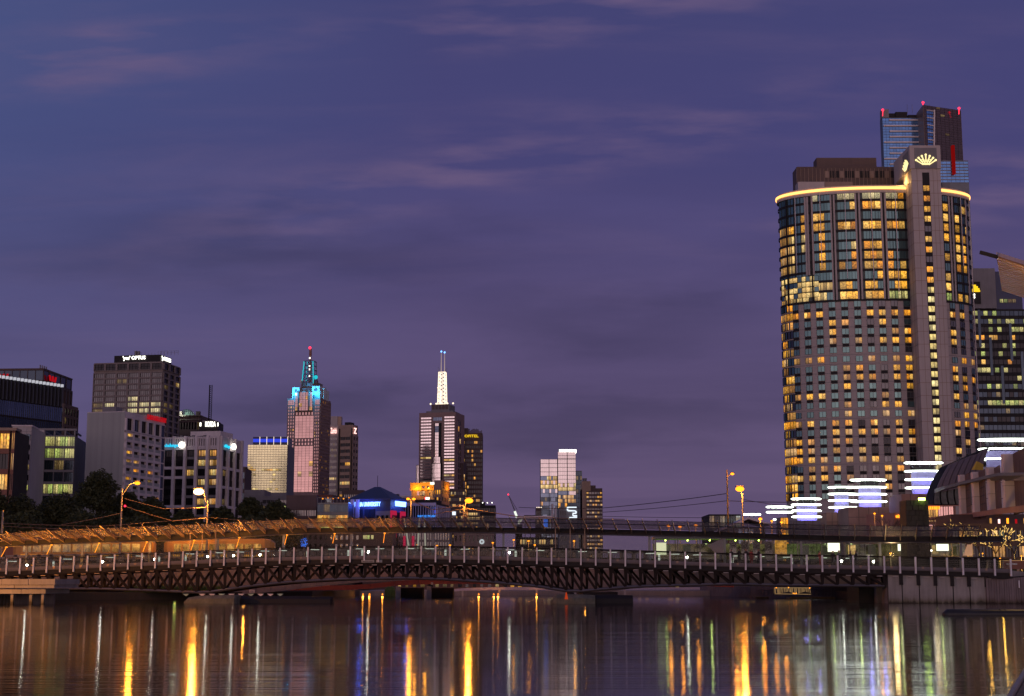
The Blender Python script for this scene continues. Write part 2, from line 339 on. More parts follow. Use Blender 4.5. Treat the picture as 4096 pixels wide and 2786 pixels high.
o = g.n('ShaderNodeOutputMaterial'); g.l(b.outputs[0], o.inputs[0])
mb = MB(); mb.face([(-900,-60,0),(900,-60,0),(900,340,0),(-900,340,0)]); obj('water', mb, 'water', kind='structure')
mb = MB(); mb.face([(-4000,-300,-3),(4000,-300,-3),(4000,6000,-3),(-4000,6000,-3)]); obj('ground', mb, 'earth', kind='structure')
def UX(u, Y): return K(u, 2332) * Y
LB = [(-900,150),(UX(-300,190),190),(UX(100,192),192),(UX(520,198),198),(UX(900,206),206),(UX(1250,222),222),(UX(1420,255),255),(UX(1450,300),300)]
gshape('river_bank', LB + [(UX(1450,300),420),(-900,420)], -3, 1.0, 'earth')
LB2 = [(-900,165),(UX(-300,204),204),(UX(520,210),210),(UX(900,222),222),(UX(1250,240),240),(UX(1400,270),270),(UX(1420,320),320)]
gshape('river_bank', LB2 + [(UX(1420,320),430),(-900,430)], 1.0, GZ, 'earth')
gshape('promenade', [(UX(1440,262),262),(UX(2860,262),262),(UX(2860,262),340),(UX(1440,262),340)], -3, .85, 'concrete')
gshape('ground', [(-3500,335),(UX(1440,335),335),(UX(2860,335),335),(3500,335),(3500,5800),(-3500,5800)], -3, GZ - .02, 'asphalt')
RB = [(UX(2850,258),258),(UX(3000,232),232),(UX(3440,214),214),(UX(3560,190),190),(UX(3560,172),172),(900,172),(900,340),(UX(2850,258),340)]
gshape('quay', RB, -3, 2.75, 'weathered')
# ------------------------------------------------------------ buildings
PI = math.pi
class Bld:
    def __init__(s, name, label, u0, u1, u2, vt, Y, yaw=0, depth=None, side='R', body='grey_panel', frame='mid_grey', cat='building', group=None, base=GZ):
        a = math.radians(yaw); s.a = a; s.Y = Y
        k0, k1 = K(u0, vt), K(u1, vt)
        s.P0 = (k0*Y, Y); d = (math.cos(a), math.sin(a)); n = (-math.sin(a), math.cos(a))
        s.w = (k1*Y - s.P0[0]) / (d[0] - k1*d[1])
        if u2 is not None:
            k2 = K(u2, vt); P = (s.P0[0]+d[0]*s.w, s.P0[1]+d[1]*s.w) if side == 'R' else s.P0
            s.d = (k2*P[1] - P[0]) / (n[0] - k2*n[1])
            if s.d <= 0 or s.d > 160: s.d = depth or 30
        else: s.d = depth or 25
        s.h = Zv(vt, Y) - base; s.base = base; s.dv = d; s.nv = n
        s.root = thing(name, label, cat, (s.P0[0], s.P0[1], base), a, group)
        s.body = body; s.frame = frame; s.wins = []; s.wb = MB(); s.extra = {}
        s.done = False
    def z(s, v, x=0, y=0):
        Yw = s.P0[1] + s.dv[1]*x + s.nv[1]*y
        return Zv(v, Yw) - s.base
    def x(s, u, v=1900, y=0):   # local x on the front plane (or plane at depth y) under pixel column u
        k = K(u, v); ox = s.P0[0]+s.nv[0]*y; oy = s.P0[1]+s.nv[1]*y
        return (k*oy - ox) / (s.dv[0] - k*s.dv[1])
    def y(s, u, v=1900, x=None):   # local y on the right plane
        x = s.w if x is None else x
        k = K(u, v); ox = s.P0[0]+s.dv[0]*x; oy = s.P0[1]+s.dv[1]*x
        return (k*oy - ox) / (s.nv[0] - k*s.nv[1])
    def core(s, x0=0, x1=None, y0=0, y1=None, z0=0, z1=None, m=None, name='wall'):
        x1 = s.w if x1 is None else x1; y1 = s.d if y1 is None else y1; z1 = s.h if z1 is None else z1
        mb = MB(); mb.box(x0, x1, y0, y1, z0, z1, skip='d'); return obj(name, mb, m or s.body, s.root)
    def fr(s, face, dx=0, dy=0, w=None, d=None):
        w = s.w if w is None else w; d = s.d if d is None else d
        if face == 'F': return Matrix.Translation((dx, dy, 0))
        if face == 'R': return Matrix.Translation((w+dx, dy, 0)) @ Matrix.Rotation(PI/2, 4, 'Z')
        return Matrix.Translation((dx, d+dy, 0)) @ Matrix.Rotation(-PI/2, 4, 'Z')
    def flen(s, face): return s.w if face == 'F' else s.d
    def facade(s, face, x0, x1, z0, z1, nc, nr, fx=.75, fz=.6, pick=None, mull=(1,1), proud=.35, M=None, grid=True, name='window', fm=None, vs=True, hs=True, gm=None, off=.0, ft=.05):
        M = M or s.fr(face)
        if x1 is None: x1 = s.flen(face)
        pw, ph = (x1-x0)/nc, (z1-z0)/nr; ww, wh = pw*fx, ph*fz
        if grid:
            mb = s.wb if gm is None else s.extra.setdefault(gm, MB())
            g = pw*(1-fx)
            if vs:
                for c in range(nc+1):
                    xc = x0 + c*pw
                    mb.box(max(x0, xc-g/2), min(x1, xc+g/2), -proud, .02, z0, z1, M=M, skip='bd')
            if hs:
                gz = ph*(1-fz)
                for r in range(nr+1):
                    zc = z0 + r*ph
                    mb.box(x0, x1, -proud+.04, .02, max(z0, zc-gz/2), min(z1, zc+gz/2), M=M, skip='b')
        for r in range(nr):
            for c in range(nc):
                mt = pick(c, nr-1-r) if pick else 'glass_dark'
                if mt is None: continue
                s.wins.append((name, ww, wh, mull, M @ Matrix.Translation((x0+(c+.5)*pw-ww/2, -.03-off, z0+(r+.5)*ph-wh/2)), mt, fm or s.frame, ft))
    def win(s, face, x, z, w, h, mt, mull=(1,1), name='window', M=None, fm=None, off=0, ft=.05):
        s.wins.append((name, w, h, mull, (M or s.fr(face)) @ Matrix.Translation((x, -.03-off, z)), mt, fm or s.frame, ft))
    def bx(s, name, m, *a, label=None, **kw):
        mb = MB(); mb.box(*a, **kw); return obj(name, mb, m, s.root, label)
    def text(s, txt, x0, x1, z0, z1, m, face='F', M=None, name='sign', fit=True, y=-.5, ex=.12):
        M = (M or s.fr(face)) @ Matrix.Translation((x0, y, z0))
        return text_obj(txt, x1-x0, z1-z0, m, s.root, M, name, ex)
    def done_(s, lim=285):
        if s.wb.f: obj('facade_frame', s.wb, s.body, s.root)
        for k, mb in s.extra.items(): obj('facade_frame', mb, k, s.root)
        flush_windows(s.root, s.wins, lim)
WC = {}
def win_mesh(w, h, mull, ft, name):
    key = (round(w,2), round(h,2), mull, ft, name)
    if key in WC: return WC[key]
    mb = MB(); build_win(mb, w, h, mull, None, 0, 1, ft)
    me = mb.mesh(name, ['glass_dark', 'mid_grey']); WC[key] = me; return me
def build_win(mb, w, h, mull, M, mi, fi, ft=.05):
    t = min(w, h)*ft
    nx, nz = mull
    pw, ph = w/nx, h/nz
    for i in range(nx):
        for j in range(nz):
            mb.box(i*pw+.001, (i+1)*pw-.001, 0, .03, j*ph+.001, (j+1)*ph-.001, mi, M, skip='bdtlr')
    for i in range(nx+1):
        a, b = max(0, i*pw-t/2), min(w, i*pw+t/2)
        mb.box(a, b, -.09, .02, 0, h, fi, M, skip='bdt')
    for j in range(nz+1):
        a, b = max(0, j*ph-t/2), min(h, j*ph+t/2)
        mb.box(0, w, -.08, .02, a, b, fi, M, skip='blr')
def flush_windows(root, wins, lim=285):
    bykind = {}
    for q in wins: bykind.setdefault(q[0], []).append(q)
    for nm, L in bykind.items():
        L.sort(key=lambda q: -(q[1]*q[2]))
        for (n_, w, h, mull, M, mt, fm, ft) in L[:lim]:
            o = bpy.data.objects.new(nm, win_mesh(w, h, mull, ft, nm)); COL.objects.link(o); o.parent = root; o.matrix_local = M
            o.material_slots[0].link = 'OBJECT'; o.material_slots[0].material = M_(mt)
            o.material_slots[1].link = 'OBJECT'; o.material_slots[1].material = M_(fm)
        rest = L[lim:]
        if rest:
            mats = sorted({q[5] for q in rest} | {q[6] for q in rest}); mb = MB()
            for (n_, w, h, mull, M, mt, fm, ft) in rest: build_win(mb, w, h, mull, M, mats.index(mt), mats.index(fm), ft)
            obj(nm, mb, mats, root, kind='stuff')
def text_obj(txt, w, h, m, parent, M, name='sign', ex=.12, label=None):
    cu = bpy.data.curves.new(name, 'FONT'); cu.body = txt; cu.size = 1; cu.extrude = 0.0; cu.resolution_u = 2; cu.offset = .012
    to = bpy.data.objects.new('tmp', cu); COL.objects.link(to)
    dg = bpy.context.evaluated_depsgraph_get(); me = bpy.data.meshes.new_from_object(to.evaluated_get(dg)); bpy.data.objects.remove(to)
    xs = [v.co.x for v in me.vertices]; ys = [v.co.y for v in me.vertices]
    a, b, c, d = min(xs), max(xs), min(ys), max(ys)
    n = len(me.vertices); faces = [tuple(p.vertices) for p in me.polygons]
    F0 = [((v.co.x-a)/(b-a)*w, 0, (v.co.y-c)/(d-c)*h) for v in me.vertices]
    ek = {}
    for f in faces:
        for i in range(len(f)):
            e = (f[i], f[(i+1) % len(f)]); k = tuple(sorted(e)); ek.setdefault(k, []).append(e)
    mb = MB(); mb.v = F0 + [(p[0], ex, p[2]) for p in F0]; mb.f = list(faces) + [tuple(i+n for i in f[::-1]) for f in faces]
    for k, l in ek.items():
        if len(l) == 1: i, j = l[0]; mb.f.append((j, i, i+n, j+n))
    mb.m = [0]*len(mb.f)
    return obj(name, mb, m, parent, label, M=M)
def chooser(p, seed=1):   # p: list of (prob, mat)
    r = random.Random(seed)
    def f(c, row):
        x = r.random(); a = 0
        for q, m in p:
            a += q
            if x < a: return m
        return p[-1][1]
    return f
def rowpick(rows, default, seed=1):
    r = random.Random(seed)
    def f(c, row):
        L = rows.get(row, default); x = r.random(); a = 0
        for q, m in L:
            a += q
            if x < a: return m
        return L[-1][1]
    return f

# 1 wide brown tower with red W marks, far left
b = Bld('office_tower', 'broad brown office tower with red W marks under its roof, behind the bright-finned building', -260, 174, 288, 1483, 640, -4, body='dark_brown', frame='near_black')
b.core(); z1 = b.h
b.facade('F', 0, None, z1-5, z1, 14, 1, .94, .85, lambda c, r: 'glass_navy', proud=.3)
b.facade('F', 0, None, 10, z1-5.2, 22, 1, .5, .98, lambda c, r: 'glass_black', (1, 14), proud=.8)
b.facade('R', 0, None, z1-5, z1, 5, 1, .94, .85, lambda c, r: 'glass_navy', proud=.3)
b.facade('R', 0, None, 10, z1-5.2, 9, 1, .5, .98, lambda c, r: 'glass_black', (1, 14), proud=.8)
def wmark(b, face, x0, w, h, zb):
    mb = MB(); t = w*.22
    for i in range(3):
        xx = x0 + i*(w-t)/2; sl = (-1, 0, 1)[i]*w*.16
        mb.loft([[(xx-sl*0+o, -1.3, zb), (xx+t+o, -1.3, zb), (xx+t+o, -.9, zb), (xx+o, -.9, zb)] for o in (0,)] + [[(xx+sl, -1.3, zb+h), (xx+t+sl, -1.3, zb+h), (xx+t+sl, -.9, zb+h), (xx+sl, -.9, zb+h)]])
    obj('sign', mb, 'sign_red', b.root, M=b.fr(face), label='red W mark')
wmark(b, 'F', b.x(4, 1510), 3.2, 2.3, z1-4.2); wmark(b, 'R', b.y(190, 1510), 6.5, 2.3, z1-4.2)
b.bx('parapet', 'dark_brown', -.4, b.w+.4, -.4, b.d+.4, z1, z1+.5)
for i in range(4): b.bx('roof_vent', 'mid_grey', b.w-3+i*.9, b.w-2.6+i*.9, 3, 3.5, z1+.5, z1+2.5-i*.3)
b.done_()
# lower wing of tower
b = Bld('office_block', 'narrow brown block with small grid windows behind the bright-finned building', 200, 257, 314, 1616, 600, -6, depth=20, body='dark_brown', frame='near_black')
b.core(); pk = chooser([(.05,'lit_dim'),(.95,'glass_navy')], 3)
b.facade('F', 0, None, 4, b.h-1, 3, 17, .7, .7, pk, (1,1)); b.facade('R', 0, None, 4, b.h-1, 5, 17, .7, .7, pk)
b.done_()
# 2 dark building with bright fins
b = Bld('finned_building', 'dark office building with a row of white-tipped vertical fins along its sloping top edge', -60, 254, 300, 1504, 455, 60, depth=20, body='near_black', frame='slate_metal')
b.core(); z1 = b.h
b.facade('F', 0, None, 6, z1-11.5, 40, 5, .94, .93, lambda c, r: 'glass_navy', (1,1), proud=.2)
b.facade('F', 0, None, z1-11.5, z1-6.5, 40, 1, .94, .9, lambda c, r: 'glass_blue', (1,1), proud=.2)
n = 21
mbf = MB(); mbt = MB(); mbf.box(-.12, .12, -.7, 0, 0, 6.4); mbt.box(-.3, .3, -.75, 0, 0, .9)
mef = mbf.mesh('fin', ['slate_metal']); met = mbt.mesh('fin_cap', [emis('fin_cap_glow', (.9,.9,1), .55, 'NONE')])  # brightness of the caps put into the material as emission
for i in range(n):
    xx = (i+.5)*b.w/n
    f = obj('fin', mef, '', b.root, M=Matrix.Translation((xx, 0, z1-6.5)))
    obj('fin_cap', met, '', f, M=Matrix.Translation((0, 0, 6.41)))
b.facade('R', 0, None, 6, z1-8, 4, 12, .8, .7, chooser([(.1,'lit_dim'),(.9,'glass_navy')], 9))
b.done_()
# 3 office with lit floors
b = Bld('glass_office', 'glass office with yellow-green lit floors in a grey concrete frame, above the trees', 127, 303, None, 1712, 420, 8, depth=22, body='mid_grey', frame='near_black')
xc = b.x(170, 1800); zt = b.z(1742, xc)
b.core(0, None, 0, None, 0, zt)
def pk3(c, r):
    if r in (0, 1): return R.choice(['lit_office']*3+['glass_dark'])
    if r == 4: return 'lit_office'
    if r == 2: return R.choice(['lit_dim', 'glass_navy', 'glass_navy'])
    return 'glass_navy'
b.facade('F', xc+.6, None, zt-20, zt, 3, 6, .93, .8, pk3, (4,1), proud=.45, ft=.03)
b.facade('F', .2, xc-1.6, zt-22, zt+1.5, 1, 7, .95, .62, lambda c, r: 'lit_office' if r not in (3,) else 'lit_dim', (3,1), proud=.4)
b.bx('column', 'pale_concrete', xc-1.5, xc+.4, -.7, 1, 0, b.h-.6)
mb = MB(); zt2 = b.h
for xx in (0, xc, xc+(b.w-xc)*.33, xc+(b.w-xc)*.66, b.w-.4):
    mb.box(xx, xx+.4, -.2, .3, zt, zt2-.7)
    mb.box(xx, xx+.4, .3, 12, zt2-1.2, zt2-.75)
mb.box(-.3, b.w+.3, -.35, .45, zt2-.7, zt2-.1)
obj('pergola', mb, 'mid_grey', b.root); b.done_()
# 4 pale flank block + brick block at frame edge
b = Bld('office_block', 'pale concrete office flank with one column of small windows, left of the glass office', 50, 127, None, 1706, 395, 6, depth=18, body='pale_concrete', frame='near_black')
b.core(); x0 = b.x(96, 1800)
for i, v in enumerate((1740, 1781, 1821, 1861, 1903, 1943)):
    z = b.z(v); b.win('F', x0, z-1.25, 1.5, 1.45, ['glass_navy','glass_navy','glass_navy','lit_dim','glass_dark','lit_office'][i], (2,1))
mb = MB()
for v in (1727, 1763, 1803, 1843, 1883, 1924, 1964): mb.box(-.03, b.w+.03, -.04, .3, b.z(v)-.04, b.z(v)+.04)
for i in range(1, 4): mb.box(i*b.w/4-.03, i*b.w/4+.03, -.035, .3, 0, b.h-.5)
obj('joint_strip', mb, 'mid_grey', b.root); b.bx('coping', 'white_panel', -.2, b.w+.2, -.2, 8, b.h, b.h+.35); b.done_()
b = Bld('brick_office', 'dark brick and glass office with a few amber windows at the left edge', -330, 62, None, 1722, 370, 4, depth=14, body='brick_red', frame='near_black')
b.core(m='near_black')
pk = rowpick({0: [(.5,'lit_gold'),(.5,'glass_black')], 1: [(.3,'lit_office'),(.7,'glass_black')], 2: [(.6,'lit_gold'),(.4,'glass_black')]}, [(.1,'lit_dim'),(.9,'glass_black')], 5)
b.facade('F', 0, b.x(36, 1850), 1, b.h, 9, 7, .9, .75, pk, (3,1), proud=.5)
b.facade('F', b.x(36, 1850)+.4, None, 1, b.h, 2, 7, .55, .8, lambda c, r: 'lit_gold_soft' if r < 2 else 'glass_black', (1,1), proud=.3)
b.bx('roof_edge', 'bronze', -.5, b.w+.5, -1, 4, b.h, b.h+.7); b.done_()
# 5 telecom tower
b = Bld('office_tower', 'tall brown concrete office tower with white glowing signs on its rooftop box', 377, 653, 721, 1454, 640, -10, body='grey_brown', frame='near_black')
b.core(); z1 = b.h; zt = [b.z(v) for v in (1459, 1487)]
b.facade('F', 0, None, zt[1], z1-.4, 6, 1, .84, .84, lambda c, r: 'glass_black', (3,2), proud=.5)
ph = (b.z(1700)-0)/1; p = 23.4*640/6000*1.02
top = zt[1]-.8; nr = 15
lits = {(3,4):1,(1,5):1,(3,5):1,(4,5):1,(5,5):1,(1,6):1,(3,6):1,(4,6):1,(5,6):1,(0,5):2}
def pk5(c, r):
    q = lits.get((c, r)); 
    if q == 1: return 'sparkle'
    if q == 2: return 'lit_dim'
    return 'glass_dark' if R.random() > .04 else 'lit_dim'
b.facade('F', 0, None, top-nr*p, top, 6, nr, .84, .72, pk5, (5,1), proud=.5, ft=.06)
b.facade('R', 0, None, zt[1], z1-.4, 3, 1, .72, .84, lambda c, r: 'glass_black', (2,2), proud=.5)
b.facade('R', 0, None, top-19*p, top, 3, 19, .72, .72, lambda c, r: 'lit_office_warm' if (c,r) in ((2,1),) else ('lit_dim' if (c,r) in ((0,5),(1,5),(0,2),(0,6)) else 'glass_black'), (3,1), proud=.5)
xa = b.x(447, 1430); b.core(xa, b.w-2.5, 2.5, b.d-4, z1, z1+3.4, 'near_black', 'penthouse')
Mp = b.fr('F', 0, 2.5)
b.text("'yes' OPTUS", b.x(493, 1430, 2.5), b.x(583, 1430, 2.5), z1+1.0, z1+3.1, 'sign_white', M=Mp, ex=.3)
xr = b.w-2.5; Mr = Matrix.Translation((xr, 2.5, 0)) @ Matrix.Rotation(PI/2, 4, 'Z')
b.text("'yes' OPTUS", 1.0, b.d-8, z1+.9, z1+3.0, 'sign_white', M=Mr, ex=.3)
mb = MB()
for i in range(12):
    xx = xa + 5 + i*1.5; mb.tube([(xx, 6, z1+3.4), (xx, 6, z1+3.4+R.uniform(.8, 2.2))], .06, 4)
mb.box(xa+8.5, xa+9.4, 4, 5, z1+3.4, z1+5.6); mb.box(xa+9.8, xa+10.8, 4, 5, z1+3.4, z1+5.4)
for k in range(6): mb.box(xa+20+k*1.6, xa+20.1+k*1.6, 5, 5.1, z1+3.4, z1+5.3)
mb.box(xa+20, xa+28.2, 5, 5.1, z1+5.2, z1+5.3); mb.box(xa+20, xa+28.2, 5, 5.1, z1+4.4, z1+4.5)
obj('rooftop_plant', mb, 'mid_grey', b.root); b.done_()
# 6 hotel with blank wall
b = Bld('hotel', 'pale grey hotel with a blank side wall, balconies and a red rooftop sign', 350, 500, 661, 1650, 420, -14, body='white_panel', frame='near_black')
b.core(m='white_panel'); z1 = b.h
mb = MB(); n = 22                                   # raised sheet panels of the blank wall
for i in range(n):
    for j in range(2): 
        pass
pw = b.w/n; mbp = MB(); mbp.box(.02, pw-.02, -.1, 0, 0, z1-.3, skip='b'); mep = mbp.mesh('wall_panel', ['grey_panel'])
for i in range(n): obj('wall_panel', mep, 'grey_panel', b.root, M=Matrix.Translation((i*pw, -.0, .1)))
L = b.d; ye = b.y(636, 1800)
vt = [1677, 1724, 1758, 1792, 1827, 1861, 1896, 1930, 1964, 1996]; p = 35.2*430/6000
lt = {(0,1):'lit_gold',(0,3):'lit_gold',(0,4):'lit_gold_soft',(1,4):'lit_gold_soft',(1,5):'lit_gold',(3,5):'lit_gold',(0,6):'lit_gold',(3,6):'lit_dim',(0,7):'lit_dim',(3,9):'lit_gold',(1,9):'lit_gold',(4,8):'lit_gold'}
ztop = z1-1.6
Mf = b.fr('R')
b.facade('R', 0, ye, ztop-3.9, ztop, 5, 1, .74, .86, lambda c, r: ['glass_black','glass_blue','glass_black','glass_dark','glass_black'][c], (2,1), proud=.6)
b.facade('R', 0, ye, ztop-4.1-9*2.42, ztop-4.1, 5, 9, .74, .68, lambda c, r: lt.get((c, r+1), 'glass_black'), (2,1), proud=.75)
b.facade('R', ye+.4, None, 0, ztop, 1, 12, .92, .9, chooser([(.1,'lit_dim'),(.9,'glass_blue')], 4), (3,1), proud=.2)
mbb = MB(); bw = ye/5; mbb.box(.25*bw*.6, bw*.87, -.72, -.66, 0, .85); meb = mbb.mesh('balcony_rail', ['grey_panel'])
for c in range(5):
    for r in range(9): obj('balcony_rail', meb, '', b.root, M=Mf @ Matrix.Translation((c*bw, 0, ztop-4.1-(r+1)*2.42+.35)))
b.text('CLARION SUITES GATEWAY', b.y(580, 1680), b.d-.3, z1-1.0, z1+.45, 'sign_red', 'R', y=-.7)
b.core(2.5, 6.5, 4, 8, z1, z1+1.9, 'mid_grey', 'plant_room'); b.done_()
# 7 domed building
b = Bld('domed_building', 'brown stone building crowned by a floodlit pale green dome', 712, 800, None, 1662, 700, -6, depth=25, body='dark_brown', frame='near_black')
b.core(); z1 = b.h
b.facade('F', 0, None, 2, z1-2, 8, 12, .6, .55, rowpick({5:[(.6,'lit_office_warm'),(.4,'glass_black')]}, [(.03,'lit_dim'),(.97,'glass_black')], 6), proud=.5)
for zz in (z1-.6, z1-2.4): b.bx('cornice', 'dark_brown', -.6, b.w+.6, -.8, 3, zz, zz+.5)
for u in (718, 790):
    xx = b.x(u, 1655); b.core(xx-.9, xx+.9, .2, 2, z1, z1+1.8, name='turret')
xd = b.x(742, 1650, 8); rd = 35*700/6000
mb = MB(); secs = []
for i in range(9):
    a = i/8*PI/2; secs.append([(xd+rd*math.cos(a)*.999*math.cos(t)+.0001, 10+rd*math.cos(a)*math.sin(t), z1-.4+rd*1.05*math.sin(a)) for t in [2*PI*j/24 for j in range(24)]])
mb.loft(secs); obj('dome', mb, 'dome_copper', b.root, smooth=True)
mb = MB()
for j in range(24):
    t = 2*PI*j/24; mb.tube([(xd+rd*1.01*math.cos(a)*math.cos(t), 10+rd*1.01*math.cos(a)*math.sin(t), z1-.4+rd*1.06*math.sin(a)) for a in [i/6*PI/2*.97 for i in range(7)]], .07, 4)
obj('dome_rib', mb, 'dome_copper', b.root)
fl = plight('flood_lamp', (xd+1, -1.5, z1+1.2), (.75,1,.8), 1500, .4, b.root); b.done_()
# 8 mast, 9 sign box
b = Bld('office_block', 'low dark drum-like block with white glowing letters on top, behind the white-framed office', 802, 872, None, 1688, 620, 0, depth=12, body='near_black')
b.core(); b.text('KORDA', b.x(822, 1695), b.x(863, 1695), b.h-2.1, b.h+.1, 'sign_white', ex=.3, y=-.5)
for i in range(2): b.bx('sign', 'sign_white', [-.2, b.w-.1][i], [.4, b.w+.25][i], -.5, -.3, b.h-1.9, b.h-.4)
b.core(.5, b.w-.5, .5, 9, b.h, b.h+.5, 'mid_grey', 'parapet'); b.done_()
base = W(838, 1684, 640); mt = thing('radio_mast', 'thin dark lattice radio mast rising behind the white glowing letters', 'mast', (base.x, 640, GZ))
mb = MB(); h = Zv(1541, 640)-GZ; r = .75; n = 40
for k in range(3):
    t = k*2*PI/3; mb.tube([(r*math.cos(t), r*math.sin(t), 0), (r*math.cos(t), r*math.sin(t), h)], .12, 4)
obj('mast_leg', mb, 'dark_steel', mt); mb = MB()
for i in range(n):
    z0 = h*.6+h*.4*i/n; z1_ = h*.6+h*.4*(i+1)/n
    for k in range(3):
        a, c = k*2*PI/3, (k+1)*2*PI/3
        mb.tube([(r*math.cos(a), r*math.sin(a), z0), (r*math.cos(c), r*math.sin(c), z1_)], .08, 3)
obj('lattice', mb, 'dark_steel', mt, kind='stuff')
# 10 white-framed office
b = Bld('white_framed_office', 'white-framed dark glass office with cyan lettering and round white signs', 657, 880, 962, 1752, 470, -12, body='white_panel', frame='near_black')
b.core(m='near_black'); z1 = b.h; zb = b.z(1796)   # slotted crown band
Lr = b.d
for face, L, n in (('F', b.w, 24), ('R', b.d, 16)):
    mb = MB(); M = b.fr(face); pw = L/n
    for i in range(n+1): mb.box(max(0, i*pw-pw*.3), min(L, i*pw+pw*.3), -.5, .05, zb, z1, M=M)
    mb.box(-.2, L+.2, -.52, .05, z1-.5, z1+.02, M=M); mb.box(-.2, L+.2, -.53, .05, zb-.5, zb+.7, M=M)
    obj('slotted_band', mb, 'white_panel', b.root)
npr = 5; pw = b.w/npr; mb = MB(); M = b.fr('F')
for i in range(npr+1):
    c_ = i*pw; mb.box(max(-.3, c_-.42), min(b.w+.3, c_+.42), -1.1, .05, 0, z1+.3, M=M)
obj('pier', mb, 'white_panel', b.root)
mb = MB(); M = b.fr('R')
for c_ in (0, b.d*.33, b.d*.66, b.d): mb.box(c_-.5, c_+.5, -1.0, .05, 0, z1+.2, M=M)
obj('pier', mb, 'white_panel', b.root)
rows = [1796, 1843, 1869, 1905, 1932, 1966, 2002]
pkc = {(3,0):'lit_gold_soft',(4,0):'lit_gold_soft',(3,1):'lit_office_warm',(4,1):'lit_gold_soft',(4,2):'lit_office_warm',(2,2):'lit_office_warm',(3,2):'glass_black',(3,3):'lit_office_warm',(4,3):'lit_gold_soft',(3,4):'lit_office_warm',(4,5):'lit_gold_soft',(3,5):'lit_office_warm'}
for r in range(7):
    zt = zb-.6-r*3.0
    for i in range(npr):
        mt_ = pkc.get((i, r), 'glass_black'); b.win('F', i*pw+.6, zt-2.0, pw-1.2, 1.9, mt_, (5,1), off=.0)
    if r in (1, 2, 5, 6):
        mbx = MB(); mbx.box(.1, b.w*.42, -.6, .05, zt-2.95, zt-2.1); obj('spandrel', mbx, 'white_panel', b.root)
    for i in range(3): b.win('R', i*b.d/3+.6, zt-2.0, b.d/3-1.2, 1.9, 'glass_black' if R.random()>.06 else 'lit_dim', (4,1))
    mbx = MB(); mbx.box(b.w*.42+.01, b.w, -.3, .05, zt-2.9, zt-2.1); obj('spandrel', mbx, 'mid_grey', b.root)
    if r % 2: mbx = MB(); mbx.box(.1, b.d, -.5, .05, zt-2.95, zt-2.1, M=b.fr('R')); obj('spandrel', mbx, 'white_panel', b.root)
b.text('challenger', b.x(666, 1785), b.x(724, 1785), b.z(1795), b.z(1778), 'sign_cyan', y=-1.4)
b.text('challenger', b.y(882, 1785), b.y(906, 1785), b.z(1793, b.w), b.z(1776, b.w), 'sign_cyan', 'R', y=-1.4)
for face, u, f in (('F', 735, b.x), ('R', 918, b.y)):
    mb = MB(); x = f(u, 1785); r = 1.0
    mb.loft([[(x+r*math.cos(t)*(1.0 if face == 'F' else 1.5), yy, b.z(1784)+r*math.sin(t)) for t in [2*PI*j/24 for j in range(24)]] for yy in (-1.7, -1.3)])
    obj('round_sign', mb, 'sign_white', b.root, M=b.fr(face))
b.core(b.x(762, 1740, 4), b.x(882, 1740, 4), 4, 14, z1, z1+2.2, 'white_panel', 'penthouse')
for i in range(9):
    xx = 2+i*1.3; b.core(xx, xx+.8, 1.5, 2.5, z1, z1+.35+.2*(i%3), 'mid_grey', 'roof_vent')
b.done_()
# 11 small dark tower
b = Bld('office_block', 'slim dark block just right of the white-framed office', 940, 982, None, 1872, 600, 0, depth=15, body='dark_brown'); b.core()
b.facade('F', 0, None, 2, b.h-1, 3, 10, .6, .6, lambda c, r: 'glass_navy'); b.bx('cornice', 'dark_brown', -.4, b.w+.4, -.5, 3, b.h-.2, b.h+.4); b.done_()
# 12 cream glass cube with blue band
b = Bld('glass_office', 'pale yellow-green glass office block with a blue lit band on its roof', 992, 1150, None, 1780, 900, 0, depth=30, body='grey_panel', frame='mid_grey')
b.core(m='mid_grey')
pk = rowpick({10: [(.65,'lit_office_warm'),(.35,'glass_cream')], 18: [(.3,'lit_office_warm'),(.7,'glass_cream')]}, [(.03,'lit_cream'),(.97,'glass_cream')], 8)
b.facade('F', 0, None, b.z(1972), b.h, 14, 20, .97, .88, pk, (1,1), proud=.05, ft=.03, gm='grey_panel')
x0 = b.x(1011, 1770); b.core(x0, b.w, 1, 20, b.h, b.z(1748), 'navy_wall', 'penthouse')
M = b.fr('F', 0, 1)
zA, zB = b.z(1769), b.z(1756)
n = 5; pw = (b.w-x0)/n
for i in range(n):
    mb = MB(); mb.box(x0+i*pw+.08, x0+(i+1)*pw-.16, -.3, 0, zA, zB, M=M); obj('light_band', mb, 'lit_band' if 'lit_band' in MATS else emis('lit_band', (.04,.07,.8), 1.0), b.root)
    mb = MB(); mb.box(x0+(i+1)*pw-.14, x0+(i+1)*pw+.0, -.6, 0, b.h, b.z(1748)+.1, M=M); obj('light_post', mb, 'tower_gold', b.root)
b.done_()
# low dark blocks beneath it
b = Bld('low_building', 'low mauve block with a step roof below the pale glass office', 978, 1058, None, 1960, 560, 0, depth=15, body='mid_grey'); b.core(); b.facade('F', 0, None, 1, b.h-2, 5, 3, .5, .5, lambda c, r: 'glass_dark'); b.done_()
b = Bld('low_building', 'low block with one greenish lit top floor beside the dark tree crowns', 1050, 1150, None, 1985, 520, 0, depth=15, body='mid_grey'); b.core()
b.facade('F', 0, None, b.h-5, b.h-1, 6, 2, .9, .6, lambda c, r: 'lit_office' if (r == 1 and c > 3) else 'lit_dim' if r == 1 else 'glass_dark', (4,1)); b.done_()
